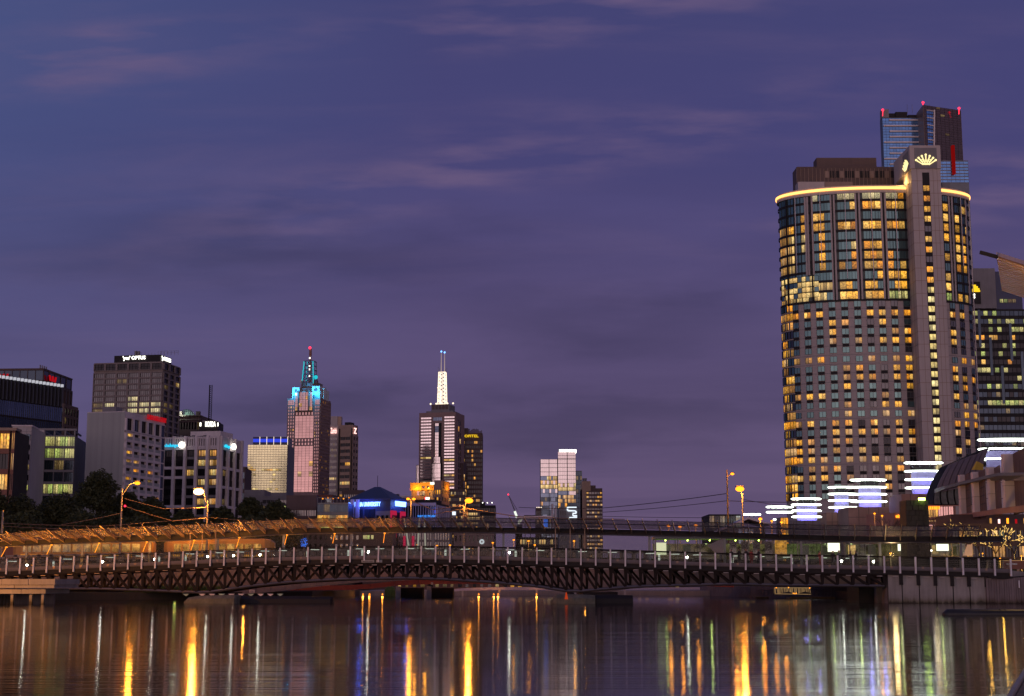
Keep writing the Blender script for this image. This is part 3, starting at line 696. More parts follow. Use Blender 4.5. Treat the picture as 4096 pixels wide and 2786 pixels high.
# ------------------------------------------------------------ central skyline
# 13 granite tower with cyan crown and mast
b = Bld('spired_tower', 'tall pink granite tower with cyan floodlit crown blocks and a lattice mast', 1150, 1281, 1323, 1595, 1450, -12, body='brown_granite', frame='dark_brown')
b.core(); z1 = b.h; b.w0 = b.w
xb0, xb1 = b.x(1178, 1800), b.x(1252, 1800)
P = 13.3*1450/6000
zr = lambda v: b.z(v)
pink = lambda c, r: 'glass_pink' if R.random() > .05 else 'lit_gold_soft'
b.facade('F', .4, xb0-.6, zr(1975), zr(1625), 3, 27, .52, .62, lambda c, r: 'glass_pink' if R.random() > .12 else 'lit_gold_soft', proud=.5)
b.facade('F', xb1+.6, b.w-.4, zr(1975), zr(1625), 3, 27, .52, .62, lambda c, r: 'glass_pink' if R.random() > .12 else 'lit_gold_soft', proud=.5)
for (va, vb, nr) in ((1755, 1666, 4), (1970, 1786, 9)):
    b.facade('F', xb0, xb1, zr(va), zr(vb), 5, nr, .97, .99, pink, (1,2), proud=.12, ft=.03)
for (va, vb, nr) in ((1666, 1648, 1), (1785, 1756, 2)):
    b.facade('F', xb0, xb1, zr(va), zr(vb), 6, nr, .55, .62, lambda c, r: 'glass_pink', proud=.5)
for a_, c_ in ((.6, xb0-1.2), (xb1+1.2, b.w-.6)): b.win('F', a_, zr(1622), c_-a_, zr(1602)-zr(1622), 'glass_pink', (3,3))
b.facade('R', .5, None, zr(1975), z1-2, 10, 27, .55, .6, chooser([(.10,'lit_gold'),(.90,'glass_dark')], 12), proud=.5)
# stepped gable bay
yb = -2.0
for i, (ua, ub, v) in enumerate(((1181, 1253, 1590), (1186, 1248, 1575), (1198, 1240, 1568))):
    b.core(b.x(ua, 1600), b.x(ub, 1600), yb-.3*i, 6, zr(1648), zr(v), name='gable')
Mg = b.fr('F', 0, yb-1.0)
mb = MB(); mb.box(xb0+.3, xb1-.3, yb-.9, yb, zr(1648), zr(1572)); obj('gable', mb, 'brown_granite', b.root)
b.facade('F', xb0+.6, xb1-.6, zr(1646), zr(1573), 5, 5, .9, .96, lambda c, r: 'glass_pink' if R.random() > .1 else 'lit_gold_soft', (2,2), M=b.fr('F', 0, yb-.92), grid=False, ft=.03)
mb = MB()
for i in (1, 4): x_ = xb0+.6+(xb1-xb0-1.2)*i/5; mb.box(x_-.5, x_+.5, yb-2.2, yb-.9, zr(1648), zr(1566))
obj('pier', mb, 'dark_brown', b.root)
# lit crown blocks: pale panels floodlit cyan from lamps below
wall('crown_panel', (.10,.55,.75), rough=.6)
blocks = [(1169, 1197, 1551, 1592, 0), (1247, 1278, 1548, 1592, 0), (1282, 1296, 1549, 1590, 9), (1293, 1307, 1558, 1590, 18)]
for (ua, ub, va, vb, yy) in blocks:
    xa, xc2 = b.x(ua, 1570, yy), b.x(ub, 1570, yy); xc2 = min(xc2, b.w+3.5)
    m = MB(); m.box(xa, xc2, yy+.3, yy+7, zr(1598), zr(va)); o = obj('crown_block', m, 'crown_pale' if 'crown_pale' in MATS else wall('crown_pale', (.55,.58,.60)), b.root); plight('flood_lamp', ((xa+xc2)/2, yy-6.5, zr(vb)+3.5), (.02,.50,1), 15000, .5, b.root)
    m = MB(); cx2, cz2, rr = (xa+xc2)/2, zr((va+vb)/2-6), (xc2-xa)*.22
    m.loft([[(cx2+rr*math.cos(t), yq, cz2+rr*math.sin(t)) for t in [2*PI*j/16 for j in range(16)]] for yq in (yy-.1, yy+.4)]); m.box(xa+1.2, xc2-1.2, yy-.1, yy+.4, zr(1598), zr(vb-9)); obj('roundel', m, 'slate_metal', o)
m = MB(); m.box(b.x(1190,1570), b.x(1252,1570), 4, 24, z1, zr(1553)); obj('penthouse', m, 'slate_metal', b.root)
m = MB(); m.box(b.x(1205,1530,8), b.x(1272,1530,8), 8, 22, zr(1555), zr(1530)); obj('mast_base', m, 'mid_grey', b.root)
m = MB()
for u in (1208, 1222, 1256, 1266): m.box(b.x(u,1530,7.8), b.x(u+5,1530,7.8), 7, 9, zr(1550), zr(1520+R.random()*8))
obj('plant_room', m, 'dark_brown', b.root)
mx = (b.x(1221,1480,14)+b.x(1260,1480,14))/2; hw = (b.x(1260,1480,14)-b.x(1221,1480,14))/2; my = 14
zA, zB = zr(1530), zr(1441)
lat = MB(); glo = MB(); nb = 5
for k, (sx, sy) in enumerate(((-1,-1),(1,-1),(1,1),(-1,1))):
    lat.tube([(mx+sx*hw*1.25, my+sy*hw*1.25, zA), (mx+sx*hw, my+sy*hw, zr(1500)), (mx+sx*hw*.92, my+sy*hw*.92, zB)], .4, 4)
for i in range(nb+1):
    z0 = zA+(zB-zA)*i/nb; w_ = hw*(1.2-.28*i/nb)
    for (p, q) in (((-1,-1),(1,-1)),((1,-1),(1,1)),((1,1),(-1,1)),((-1,1),(-1,-1))):
        lat.tube([(mx+p[0]*w_, my+p[1]*w_, z0), (mx+q[0]*w_, my+q[1]*w_, z0)], .3, 4)
        if i < nb:
            z2 = zA+(zB-zA)*(i+1)/nb
            lat.tube([(mx+p[0]*w_, my+p[1]*w_, z0), (mx+q[0]*w_*.95, my+q[1]*w_*.95, z2)], .22, 4)
    if i: 
        for s_ in (-1, 1): glo.tube([(mx+s_*w_, my-w_-.5, z0-5), (mx+s_*w_, my-w_-.5, z0-.5)], .45, 4)
        glo.tube([(mx-w_*.3, my-w_, z0-3.5), (mx-w_*.3, my-w_, z0-1)], .3, 4)
obj('mast_lattice', lat, 'slate_metal', b.root, kind='stuff'); obj('mast_light', glo, 'tower_cyan', b.root, kind='stuff')
m = MB(); m.cyl(mx, my, zA, zr(1415), 1.6, 1.0, 8); m.cyl(mx, my, zr(1418), zr(1390), 1.5, 1.3, 8); obj('mast', m, 'brick_red', b.root)
for v, mt_ in ((1387, 'beacon_red'), (1428, 'sign_white'), (1460, 'sign_white'), (1474, 'sign_white'), (1500, 'sign_white')):
    m = MB(); m.sphere((mx, my-1.8, zr(v)), .8 if v != 1387 else 1.3, 8, 5); obj('beacon', m, mt_, b.root)
for u, v in ((1265, 1507), (1210, 1522)):
    m = MB(); xx = b.x(u, v, 12); m.loft([[(xx+r_*math.cos(t), 11+q_, zr(v)+r_*math.sin(t)) for t in [2*PI*j/14 for j in range(14)]] for r_, q_ in ((.3, 1), (1.6, .3), (2.1, -.4))]); obj('dish', m, 'tower_cyan' if u > 1250 else 'white_panel', b.root)
b.done_()
# 14 twin-faced office with red-white sign
b = Bld('office_tower', 'slim office tower with red-white lit sign, right of the pink granite tower', 1321, 1354, None, 1703, 1300, 0, depth=24, body='stone_pink', frame='mid_grey'); b.core(); z1 = b.h
b.facade('F', 0, b.w*.85, 6, z1-9, 6, 24, .7, .45, rowpick({7:[(1,'lit_cream')],3:[(.4,'lit_dim'),(.6,'glass_dark')],16:[(.5,'lit_gold_soft'),(.5,'glass_dark')],18:[(.7,'lit_cream'),(.3,'glass_dark')]}, [(.15,'lit_dim'),(.85,'glass_dark')], 6), proud=.3)
b.text('Zurich', .6, b.w*.8, z1-7.0, z1-2.2, 'sign_redw', y=-1.2, ex=.5)
b.core(0, b.w*.8, 4, 14, z1, z1+8.5, 'stone_pink', 'plant_room'); b.core(b.w*.8, b.w*1.25, 5, 14, z1-2, z1+8.5, 'bronze', 'plant_room'); b.done_()
b = Bld('office_tower', 'brown office tower with dark slot-window rows and a tiny lit corner sign', 1354, 1411, 1432, 1702, 1290, -20, body='bronze', frame='near_black'); b.core(); z1 = b.h
b.facade('F', b.w*.17, b.w*.86, 4, z1-9, 2, 22, .97, .5, rowpick({4:[(.5,'lit_gold'),(.5,'glass_black')],7:[(1,'lit_office_warm')],9:[(1,'lit_gold')],13:[(1,'lit_gold')],15:[(1,'lit_gold')],16:[(1,'lit_gold')],18:[(.6,'lit_gold'),(.4,'glass_black')]}, [(.04,'lit_dim'),(.96,'glass_black')], 2), (5,1), proud=.6)
b.facade('R', 0, None, 4, z1-9, 2, 22, .6, .5, chooser([(.06,'lit_dim'),(.94,'glass_black')], 8), proud=.5)
m = MB(); m.box(b.w*.04, b.w*.12, -.8, .1, 0, z1-3); m.box(b.w*.93, b.w*.98, -.8, .1, 0, z1-3); obj('recess', m, 'near_black', b.root)
b.text('Z', .8, 5.5, z1-7.5, z1-2.6, 'sign_redw', 'R', y=-1.2, ex=.5); b.core(3, b.w*.6, 6, 14, z1, z1+3, 'near_black', 'plant_room'); b.done_()
# 15 brown low building + insurance sign
b = Bld('office_building', 'low brown office building with banded windows beneath the pink granite tower', 1146, 1267, None, 1982, 330, 0, depth=18, body='dark_brown', frame='near_black'); b.core(); z1 = b.h
b.facade('F', .2, None, 0, z1-2.6, 3, 6, .92, .5, chooser([(.07,'lit_green_shop'),(.93,'glass_dark')], 2), (6,1), proud=.25); b.done_()
b = Bld('office_building', 'dark red-brown block with dim insurance lettering under its roof', 1268, 1330, None, 1980, 352, -8, depth=16, body='dark_brown', frame='near_black'); b.core(); z1 = b.h
m = MB(); m.box(0, b.w, -.4, 0, z1-2.7, z1-.1); obj('fascia', m, emis('fascia_red', (.10,.03,.03), .35, 'NONE'), b.root)
b.text('QBE INSURANCE', 1.1, b.w-.1, z1-2.0, z1-.9, 'sign_dim' if 'sign_dim' in MATS else emis('sign_dim', (.5,.45,.5), .4, 'NONE'), y=-.6)
m = MB(); m.loft([[(.55+.42*math.cos(t), yq, z1-1.4+.75*math.sin(t)) for t in [2*PI*j/14 for j in range(14)]] for yq in (-.62, -.4)]); obj('emblem', m, 'sign_dim', b.root); b.done_()
# 16 glass low building
b = Bld('low_building', 'low glass building with two warm lit storeys and a roof terrace', 1270, 1394, None, 2012, 318, 0, depth=16, body='slate_metal', frame='near_black'); b.core(m='near_black'); z1 = b.h
b.facade('F', 0, None, 0, z1, 5, 7, .97, .72, rowpick({1:[(.65,'lit_gold'),(.35,'lit_dim')], 2:[(.9,'lit_office'),(.1,'lit_dim')]}, [(.1,'lit_dim'),(.9,'glass_navy')], 4), (5,1), proud=.15)
m = MB()
for i in range(9): m.box(i*b.w/8-.05, i*b.w/8+.05, 0, .1, z1, z1+1.1)
m.box(0, b.w, 0, .1, z1+1.05, z1+1.15); obj('terrace_rail', m, 'slate_metal', b.root)
for i in range(6):
    m = MB(); m.sphere((1+i*1.1, .8, z1+.9+.2*(i % 2)), .13, 6, 4); obj('terrace_lamp', m, 'lamp_sodium_far', b.root)
b.done_()
# 17 university building
b = Bld('university_building', 'blue-lit university building with hipped roof, pale columns and glowing lettering', 1400, 1562, 1618, 2004, 330, -22, body='navy_wall', frame='near_black'); b.core(); z1 = b.h
m = MB(); cxr, cyr = b.w*.5, b.d*.5; e = .5
top = [(cxr-.6, cyr-.3, z1+3.1), (cxr+.6, cyr-.3, z1+3.1), (cxr+.6, cyr+.3, z1+3.1), (cxr-.6, cyr+.3, z1+3.1)]
m.loft([[(-e,-e,z1), (b.w+e,-e,z1), (b.w+e,b.d+e,z1), (-e,b.d+e,z1)], [(-e,-e,z1+.3), (b.w+e,-e,z1+.3), (b.w+e,b.d+e,z1+.3), (-e,b.d+e,z1+.3)], top]); obj('roof', m, 'navy_wall', b.root)
m = MB(); m.tube([(cxr, cyr, z1+3), (cxr, cyr, z1+5.6)], .06, 4); obj('flagpole', m, 'dark_steel', b.root)
b.text('VICTORIA UNIVERSITY', b.x(1402, 2012), b.x(1527, 2012), z1-1.35, z1-.4, 'sign_blue', y=-.8, ex=.2)
b.text('VICTORIA UNIVERSITY', b.y(1570, 2015), b.y(1612, 2015), z1-1.3, z1-.2, 'sign_blue', 'R', y=-.8, ex=.2)
m = MB()
for u in (1405, 1425): xx = b.x(u, 2030, -1); m.box(xx, xx+.75, -1.4, -.8, 0, z1+.2)
obj('column', m, 'pale_concrete', b.root)
b.facade('F', b.x(1432,2040), b.x(1500,2040), 0, z1-1.8, 5, 4, .94, .94, lambda c, r: 'glass_blue' if r < 2 else 'glass_navy', (1,2), proud=.1)
m = MB(); xa = b.x(1505, 2040); m.box(xa, b.w, -.3, 0, 0, z1-2.4); obj('stone_wing', m, 'mid_grey', b.root)
b.facade('F', xa, b.w, 0, z1-2.6, 3, 4, .5, .6, lambda c, r: 'glass_navy', M=b.fr('F', 0, -.32), grid=False)
wall('stone_rose', (.40,.20,.22))
for (ya, yb_) in ((0, b.d*.36), (b.d*.66, b.d)):
    m = MB(); m.box(b.w, b.w+.35, ya, yb_, 0, z1-2.3); obj('stone_wing', m, emis('rose_lit_glow', (.9,.03,.12), .45, 'NONE') if 'rose_lit_glow' not in MATS else 'rose_lit_glow', b.root)  # pink light on the wings put into the wall as emission
    b.facade('R', ya, yb_, 0, z1-2.6, 4, 3, .5, .72, lambda c, r: 'glass_navy', M=Matrix.Translation((b.w+.37, 0, 0)) @ Matrix.Rotation(PI/2, 4, 'Z'), grid=False)
b.facade('R', b.d*.37, b.d*.65, 0, z1-2.4, 4, 3, .85, .9, lambda c, r: 'glass_dark', proud=.1)
l = plight('sign_glow', (b.x(1465,2012), -2.2, z1-1.0), (.04,.10,1), 480, .6, b.root); l = plight('sign_glow', (b.w+2, b.d*.6, z1-.9), (.04,.10,1), 420, .6, b.root); b.done_()
# 18 low blocks behind
b = Bld('low_building', 'dark flat-roofed block behind the blue university roof, left of its mast', 1368, 1455, None, 1961, 800, 0, depth=20, body='dark_brown'); b.core(); b.facade('F', 1, None, 2, b.h-1, 10, 8, .5, .5, lambda c, r: 'glass_dark'); b.done_()
b = Bld('low_building', 'long low mauve building with rooftop plant behind the blue university', 1470, 1700, None, 1984, 620, 0, depth=20, body='mid_grey'); b.core()
b.bx('roof_edge', 'white_panel', -.3, b.w+.3, -.5, 2, b.h-.8, b.h); xa = b.x(1535, 1970); b.core(xa, xa+3, 2, 8, b.h, b.h+1.7, 'near_black', 'plant_room'); b.core(xa-3, xa+6, 2, 8, b.h, b.h+.8, 'near_black', 'plant_room')
for u, mt_ in ((1527, 'sign_redw'), (1547, 'sign_redw'), (1472, 'beacon_red')):
    m = MB(); m.box(b.x(u, 1975), b.x(u+5, 1975), -.4, -.2, b.h+.1, b.h+.8); obj('sign', m, mt_, b.root)
b.facade('F', 0, None, 2, b.h-1.2, 30, 3, .8, .7, chooser([(.02,'lit_dim'),(.98,'glass_dark')], 6)); b.done_()
# 19 second spired tower
b = Bld('spired_tower', 'tall tower with silvery window bands and a white-gold floodlit lattice spire', 1677, 1822, 1858, 1653, 1400, -14, body='brown_granite', frame='dark_brown'); b.core(); z1 = b.h
zr = lambda v: b.z(v)
def strip(c, r):
    if r in (18, 20): return 'glass_dark' if r != 18 else 'glass_silver'
    return 'glass_silver' if R.random() > .12 else 'lit_office_warm'
xl0, xl1, xm0, xm1, xr0, xr1 = [b.x(u, 1800) for u in (1682, 1725, 1732, 1767, 1776, 1818)]
b.facade('F', xl0, xl1, zr(1938), zr(1669), 1, 22, .98, .56, strip, (4,1), proud=.5, ft=.06)
b.facade('F', xr0, xr1, zr(1960), zr(1667), 1, 24, .98, .56, strip, (4,1), proud=.5, ft=.06)
m = MB(); m.box(xm0+1.5, xm1-.5, -1.0, 0, zr(1830), zr(1695)); m.box(xm0-.5, xm1+.5, -3.5, 0, 0, zr(1856)); m.box(xm0+.5, xm1, -2.2, 0, 0, zr(1830)); obj('bay_frame', m, 'near_black', b.root)
b.facade('F', b.x(1741,1760), b.x(1756,1760), zr(1830), zr(1696), 1, 11, .96, .9, lambda c, r: 'glass_silver' if r > 2 or r == 0 else 'glass_blue', (2,3), M=b.fr('F',0,-1.05), grid=False)
b.facade('F', xm0+1.2, xm1-.8, zr(1856), zr(1831), 1, 2, .96, .9, lambda c, r: 'glass_silver', (4,2), M=b.fr('F',0,-2.25), grid=False)
b.facade('F', xm0, xm1, 0, zr(1857), 2, 8, .96, .97, lambda c, r: 'glass_silver' if r < 5 else 'glass_blue', (3,3), M=b.fr('F',0,-3.55), grid=False)
b.win('F', xm0, zr(1686), xm1-xm0, zr(1672)-zr(1686), 'glass_blue', (5,1))
m = MB(); m.box(-3.2, 0, 2, 20, 0, zr(1860)); obj('side_wing', m, 'dark_brown', b.root); b.win('F', -3.0, zr(1950), 2.4, zr(1862)-zr(1950), 'glass_silver', (1,14), M=b.fr('F', 0, 1.95))
b.facade('R', b.d*.25, b.d*.6, 4, zr(1680, ), 2, 26, .9, .85, chooser([(.10,'lit_gold_soft'),(.90,'glass_navy')], 5), (2,1), proud=.4)
m = MB(); m.box(b.w, b.w+2.6, b.d*.62, b.d*.95, 0, zr(1850)); obj('side_wing', m, 'dark_brown', b.root)
b.facade('R', 0, b.d*.3, 4, zr(1850)-10, 2, 14, .8, .9, chooser([(.4,'lit_gold_soft'),(.3,'glass_silver'),(.3,'glass_navy')], 5), (1,2), M=Matrix.Translation((b.w+2.65, b.d*.63, 0)) @ Matrix.Rotation(PI/2, 4, 'Z'), grid=False)
b.core(b.x(1725,1640,5), b.x(1796,1640,5), 5, b.d-6, z1, zr(1618), 'mid_grey', 'crown_box'); b.core(b.x(1705,1640,4), b.x(1812,1640,4), 4, b.d-4, z1, zr(1645), 'mid_grey', 'crown_step')
for i in range(5): b.bx('louvre', 'dark_brown', b.x(1728,1640,5)+i*3.3, b.x(1728,1640,5)+i*3.3+2.6, 4.7, 5, z1+3.5, zr(1620))
mx = b.x(1769.5, 1550, 14); hw = 24/2*1440/6000; my = 14; zA, zB = zr(1617), zr(1485)
lat = MB(); nb = 9
for (sx, sy) in ((-1,-1),(1,-1),(1,1),(-1,1)): lat.tube([(mx+sx*hw*1.25, my+sy*hw*1.25, zA), (mx+sx*hw, my+sy*hw, zB)], .38, 4)
for i in range(nb+1):
    z0 = zA+(zB-zA)*i/nb; w_ = hw*(1.25-.25*i/nb)
    for (p, q) in (((-1,-1),(1,-1)),((1,-1),(1,1)),((1,1),(-1,1)),((-1,1),(-1,-1))):
        lat.tube([(mx+p[0]*w_, my+p[1]*w_, z0), (mx+q[0]*w_, my+q[1]*w_, z0)], .22, 4)
        if i < nb:
            z2 = zA+(zB-zA)*(i+1)/nb
            lat.tube([(mx+p[0]*w_, my+p[1]*w_, z0), (mx+q[0]*w_, my+q[1]*w_, z2)], .16, 4); lat.tube([(mx+p[0]*w_, my+p[1]*w_, z2), (mx+q[0]*w_, my+q[1]*w_, z0)], .16, 4)
for i in range(14):
    z0 = zA+(zB-zA)*R.random(); s_ = R.choice((-1,1)); lat.box(mx+s_*hw*1.2-.6, mx+s_*hw*1.2+.6, my-hw, my-hw+.4, z0, z0+1.2)
lat.tube([(mx-2, my, zA), (mx-1, my, zr(1560))], .7, 5)
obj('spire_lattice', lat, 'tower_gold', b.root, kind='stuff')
for dx, v in ((-1.3, 1401), (2.0, 1405)):
    m = MB(); m.tube([(mx+dx, my, zB), (mx+dx, my, zr(v))], [.5, .25], 5); obj('needle', m, 'tower_needle' if 'tower_needle' in MATS else emis('tower_needle', (.8,.6,.55), .5, 'NONE'), b.root)
    m = MB(); m.sphere((mx+dx, my, zr(v)), .9, 8, 5); obj('beacon', m, 'beacon_blue', b.root)
m = MB()
for dx in (-4, -2.5, 3.5, 4.5): m.tube([(mx+dx, my-1, zB-1), (mx+dx, my-1, zr(1463+R.random()*8))], .15, 3)
obj('aerial', m, 'mid_grey', b.root)
for i in range(5): m = MB(); m.sphere((mx-9+i*5.5, 6, zr(1615)), .9, 6, 4); obj('roof_lamp', m, 'tower_gold', b.root)
b.done_()
# 20 hotel tower behind
b = Bld('hotel_tower', 'dark brown hotel tower with yellow letters and scattered gold windows', 1832, 1930, None, 1733, 1440, 0, depth=30, body='dark_brown', frame='near_black'); b.core(); z1 = b.h
xs_ = b.x(1858, 1740); b.text('SOFITEL', b.x(1850, 1740), b.x(1914, 1740), z1-4.2, z1-1.7, 'sign_yellow', y=-.9, ex=.4)
pk = rowpick({2:[(.3,'lit_gold'),(.7,'glass_black')], 12:[(.4,'lit_amber'),(.6,'glass_black')], 13:[(.7,'lit_amber'),(.3,'glass_black')], 16:[(.8,'lit_cream'),(.2,'glass_black')],17:[(.9,'lit_cream'),(.1,'glass_black')],18:[(.9,'lit_office_warm'),(.1,'glass_black')],19:[(.5,'lit_gold'),(.5,'glass_black')],23:[(.6,'lit_office_warm'),(.4,'glass_black')]}, [(.09,'lit_gold'),(.91,'glass_black')], 21)
b.facade('F', .3, None, 2, z1-7, 11, 31, .72, .6, pk, (2,1), proud=.35)
b.core(b.x(1832,1715), b.x(1872,1715), 3, 14, z1, zr(1712), 'dark_brown', 'plant_room')
m = MB()
for i in range(16): x_ = b.x(1872,1720)+i*.85; m.box(x_, x_+.6, 4, 6, z1, z1+2+R.random()*3)
obj('rooftop_plant', m, 'dark_brown', b.root); b.done_()
# 21 amber-lit hotel
b = Bld('hotel', 'stepped brown hotel with an amber floodlit top storey and half-hidden white letters', 1646, 1737, None, 1932, 560, -8, depth=18, body='stone_pink', frame='near_black'); z1 = b.h; zr = lambda v: b.z(v)
b.core(0, None, 0, 14, 0, zr(1963), 'brown_granite')
wall('gold_wall', (.55,.30,.07)); b.core(-.4, b.w, -.6, 12, zr(1963), z1, 'gold_wall', 'top_storey')
b.text('HUNTER', b.x(1723,1940), b.x(1752,1940), zr(1941), zr(1931), 'sign_white', y=-1.0)
for i in range(3): x_ = b.x(1668+i*11, 1975); b.win('F', x_, zr(1983), .85, zr(1966)-zr(1983), 'lit_gold_soft' if i else 'glass_pink', (1,2))
for i, u in enumerate((1690, 1708)): b.win('F', b.x(u,1950,-.6), zr(1956), .9, .9, 'glass_dark', M=b.fr('F',0,-.62))
l = plight('flood_lamp', (b.x(1668,1963), -2.3, zr(1963)+.4), (1,.40,.02), 900, .4, b.root); l = plight('flood_lamp', (b.x(1712,1950), -3.0, zr(1955)), (1,.40,.02), 700, .4, b.root)
b.facade('F', b.x(1716,1980), b.w, 1, zr(1963), 3, 9, .5, .6, chooser([(.25,'lit_gold'),(.75,'glass_black')], 3), proud=.3)
b.done_()
b = Bld('hotel', 'brown hotel wing with a plain shaft, right of the amber-lit storey', 1737, 1764, 1796, 1922, 548, -16, body='brown_granite', frame='near_black'); b.core(); z1 = b.h
b.facade('F', .1, None, 1, b.z(1955), 3, 12, .6, .6, chooser([(.4,'lit_gold'),(.6,'glass_black')], 7), proud=.2)
b.facade('R', .4, None, 1, b.z(1953), 5, 12, .45, .5, chooser([(.25,'lit_gold_soft'),(.75,'glass_black')], 7), proud=.2)
m = MB(); m.box(b.w, b.w+.3, b.d*.3, b.d, b.z(1956), z1-.2); obj('floodlit_panel', m, 'gold_wall', b.root); l = plight('flood_lamp', (b.w+2.5, b.d*.7, b.z(1958)), (1,.38,.02), 700, .4, b.root); b.done_()
# 22 white-framed office low
b = Bld('office_building', 'low office with a white square frame grid, dark glass and a blue lit sign below', 1612, 1745, 1796, 2013, 345, -10, body='lavender_panel', frame='near_black'); b.core(m='near_black'); z1 = b.h
b.facade('F', .1, None, 1.2, z1, 13, 4, .80, .66, lambda c, r: 'glass_navy', (2,1), proud=.35)
b.facade('R', 0, None, 1.2, z1-.5, 7, 3, .62, .8, lambda c, r: 'glass_black', (1,1), proud=.35)
b.text('VUNI 22 79 LNV', b.x(1673,2068), b.x(1745,2068), b.z(2071), b.z(2063), 'sign_blue_dim' if 'sign_blue_dim' in MATS else emis('sign_blue_dim', (.05,.30,1), 1.4), y=-.9)
b.core(2, b.w-1, 3, 10, z1, z1+.9, 'near_black', 'plant_room'); b.done_()
m = None
# 23 dark low-rise
b = Bld('apartment_block', 'dark low block right of the hotel tower with specks of warm windows', 1921, 1982, None, 2022, 640, 0, depth=20, body='near_black', frame='near_black'); b.core()
b.facade('F', 0, None, 2, b.h-.5, 9, 9, .6, .55, chooser([(.12,'lit_gold_soft'),(.88,'glass_black')], 13), proud=.2); b.core(0, 2, 1, 8, b.h, b.h+1.4, 'near_black', 'plant_room')
for q in range(3): mm = MB(); mm.sphere((1+q*2, 1, b.h+1.1), .25, 6, 4); obj('roof_lamp', mm, 'sign_white', b.root)
b.done_()
b = Bld('apartment_block', 'brown block with lit floors low behind the amber hotel and street lamp', 1796, 1858, None, 1958, 700, 0, depth=20, body='dark_brown', frame='near_black'); b.core()
b.facade('F', 0, None, 2, b.h-.5, 9, 14, .7, .5, chooser([(.3,'lit_office_warm'),(.7,'glass_black')], 19), proud=.2); b.done_()
# 25 glass tower pair
b = Bld('glass_tower', 'silver glass tower, lower panes darkened for reflections, with stepped roof and white lit top band', 2162, 2302, None, 1799, 1050, 0, depth=26, body='slate_metal', frame='slate_metal'); z1 = b.h; zr = lambda v: b.z(v)
xs = b.x(2236, 1820); b.core(xs, None); mm = MB(); mm.box(0, xs, 0, 26, 0, zr(1838), skip='d'); obj('wall', mm, 'slate_metal', b.root)
xm = b.x(2229, 1900); xq = b.x(2269, 1850)
def pg(c, r):
    if r < 3: return 'glass_silver_soft'
    if r in (3, 5): return 'glass_dark' if R.random() < .35 else 'lit_office_warm'
    if r == 4: return R.choice(['lit_cream', 'glass_silver_soft'])
    return None
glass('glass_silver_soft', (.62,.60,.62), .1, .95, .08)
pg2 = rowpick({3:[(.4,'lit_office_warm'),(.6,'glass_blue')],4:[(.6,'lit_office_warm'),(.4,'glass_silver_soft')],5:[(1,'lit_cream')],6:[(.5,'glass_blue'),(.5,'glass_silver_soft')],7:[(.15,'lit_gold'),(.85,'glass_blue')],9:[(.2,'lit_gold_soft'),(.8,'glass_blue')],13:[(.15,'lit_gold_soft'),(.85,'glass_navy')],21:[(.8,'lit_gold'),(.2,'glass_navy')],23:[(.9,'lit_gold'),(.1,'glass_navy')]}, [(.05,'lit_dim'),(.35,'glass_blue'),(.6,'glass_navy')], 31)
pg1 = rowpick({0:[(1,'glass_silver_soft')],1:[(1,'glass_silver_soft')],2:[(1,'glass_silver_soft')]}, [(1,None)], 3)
def pl(c, r): return 'glass_silver_soft' if r < 4 else pg2(c, r-1)  # lower rows get darker glass, standing in for mirrored dark buildings
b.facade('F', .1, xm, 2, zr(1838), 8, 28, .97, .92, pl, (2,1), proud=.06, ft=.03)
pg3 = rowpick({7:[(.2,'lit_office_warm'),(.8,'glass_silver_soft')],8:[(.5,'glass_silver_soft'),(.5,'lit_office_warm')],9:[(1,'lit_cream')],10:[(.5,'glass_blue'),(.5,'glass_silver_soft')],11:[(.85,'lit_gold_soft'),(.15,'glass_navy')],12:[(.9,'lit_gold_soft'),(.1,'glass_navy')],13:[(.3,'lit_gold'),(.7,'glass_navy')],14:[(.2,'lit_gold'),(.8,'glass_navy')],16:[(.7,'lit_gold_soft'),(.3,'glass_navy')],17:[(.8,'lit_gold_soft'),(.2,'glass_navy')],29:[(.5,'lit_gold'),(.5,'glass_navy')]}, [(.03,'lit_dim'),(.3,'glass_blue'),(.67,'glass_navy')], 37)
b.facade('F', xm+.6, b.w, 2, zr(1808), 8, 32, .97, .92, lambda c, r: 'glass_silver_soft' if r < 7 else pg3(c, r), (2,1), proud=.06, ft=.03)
mm = MB(); mm.box(xm, xm+.5, -.7, 0, 0, zr(1838)); mm.box(xq-.2, xq+.2, -.6, 0, 0, zr(1808)); mm.box(b.x(2196,1850)-.2, b.x(2196,1850)+.2, -.6, 0, 0, zr(1838)); mm.box(xm, b.w, -.5, 0, zr(1835.5), zr(1834)); obj('joint_fin', mm, 'near_black', b.root)
for i in range(7):
    mm = MB(); w_ = (b.w-xs)/7; mm.box(xs+i*w_+.15, xs+(i+1)*w_-.15, -.8, 0, zr(1809), zr(1799)); obj('light_band', mm, 'sign_white', b.root)
mm = MB(); mm.box(b.w, b.w+.7, .5, 18, zr(1809), zr(1799)); obj('light_band', mm, 'sign_white', b.root)
b.done_()
b = Bld('glass_tower', 'dark blue glass wing with a rounded top behind the silver glass tower', 2290, 2328, None, 1884, 1085, 0, depth=20, body='slate_metal', frame='near_black'); b.core()
b.facade('F', 0, None, 2, b.h-.5, 5, 24, .96, .9, rowpick({1:[(.6,'lit_dim'),(.4,'glass_navy')],4:[(.4,'lit_dim'),(.6,'glass_navy')]}, [(.06,'lit_dim'),(.94,'glass_navy')], 4), proud=.06); b.done_()
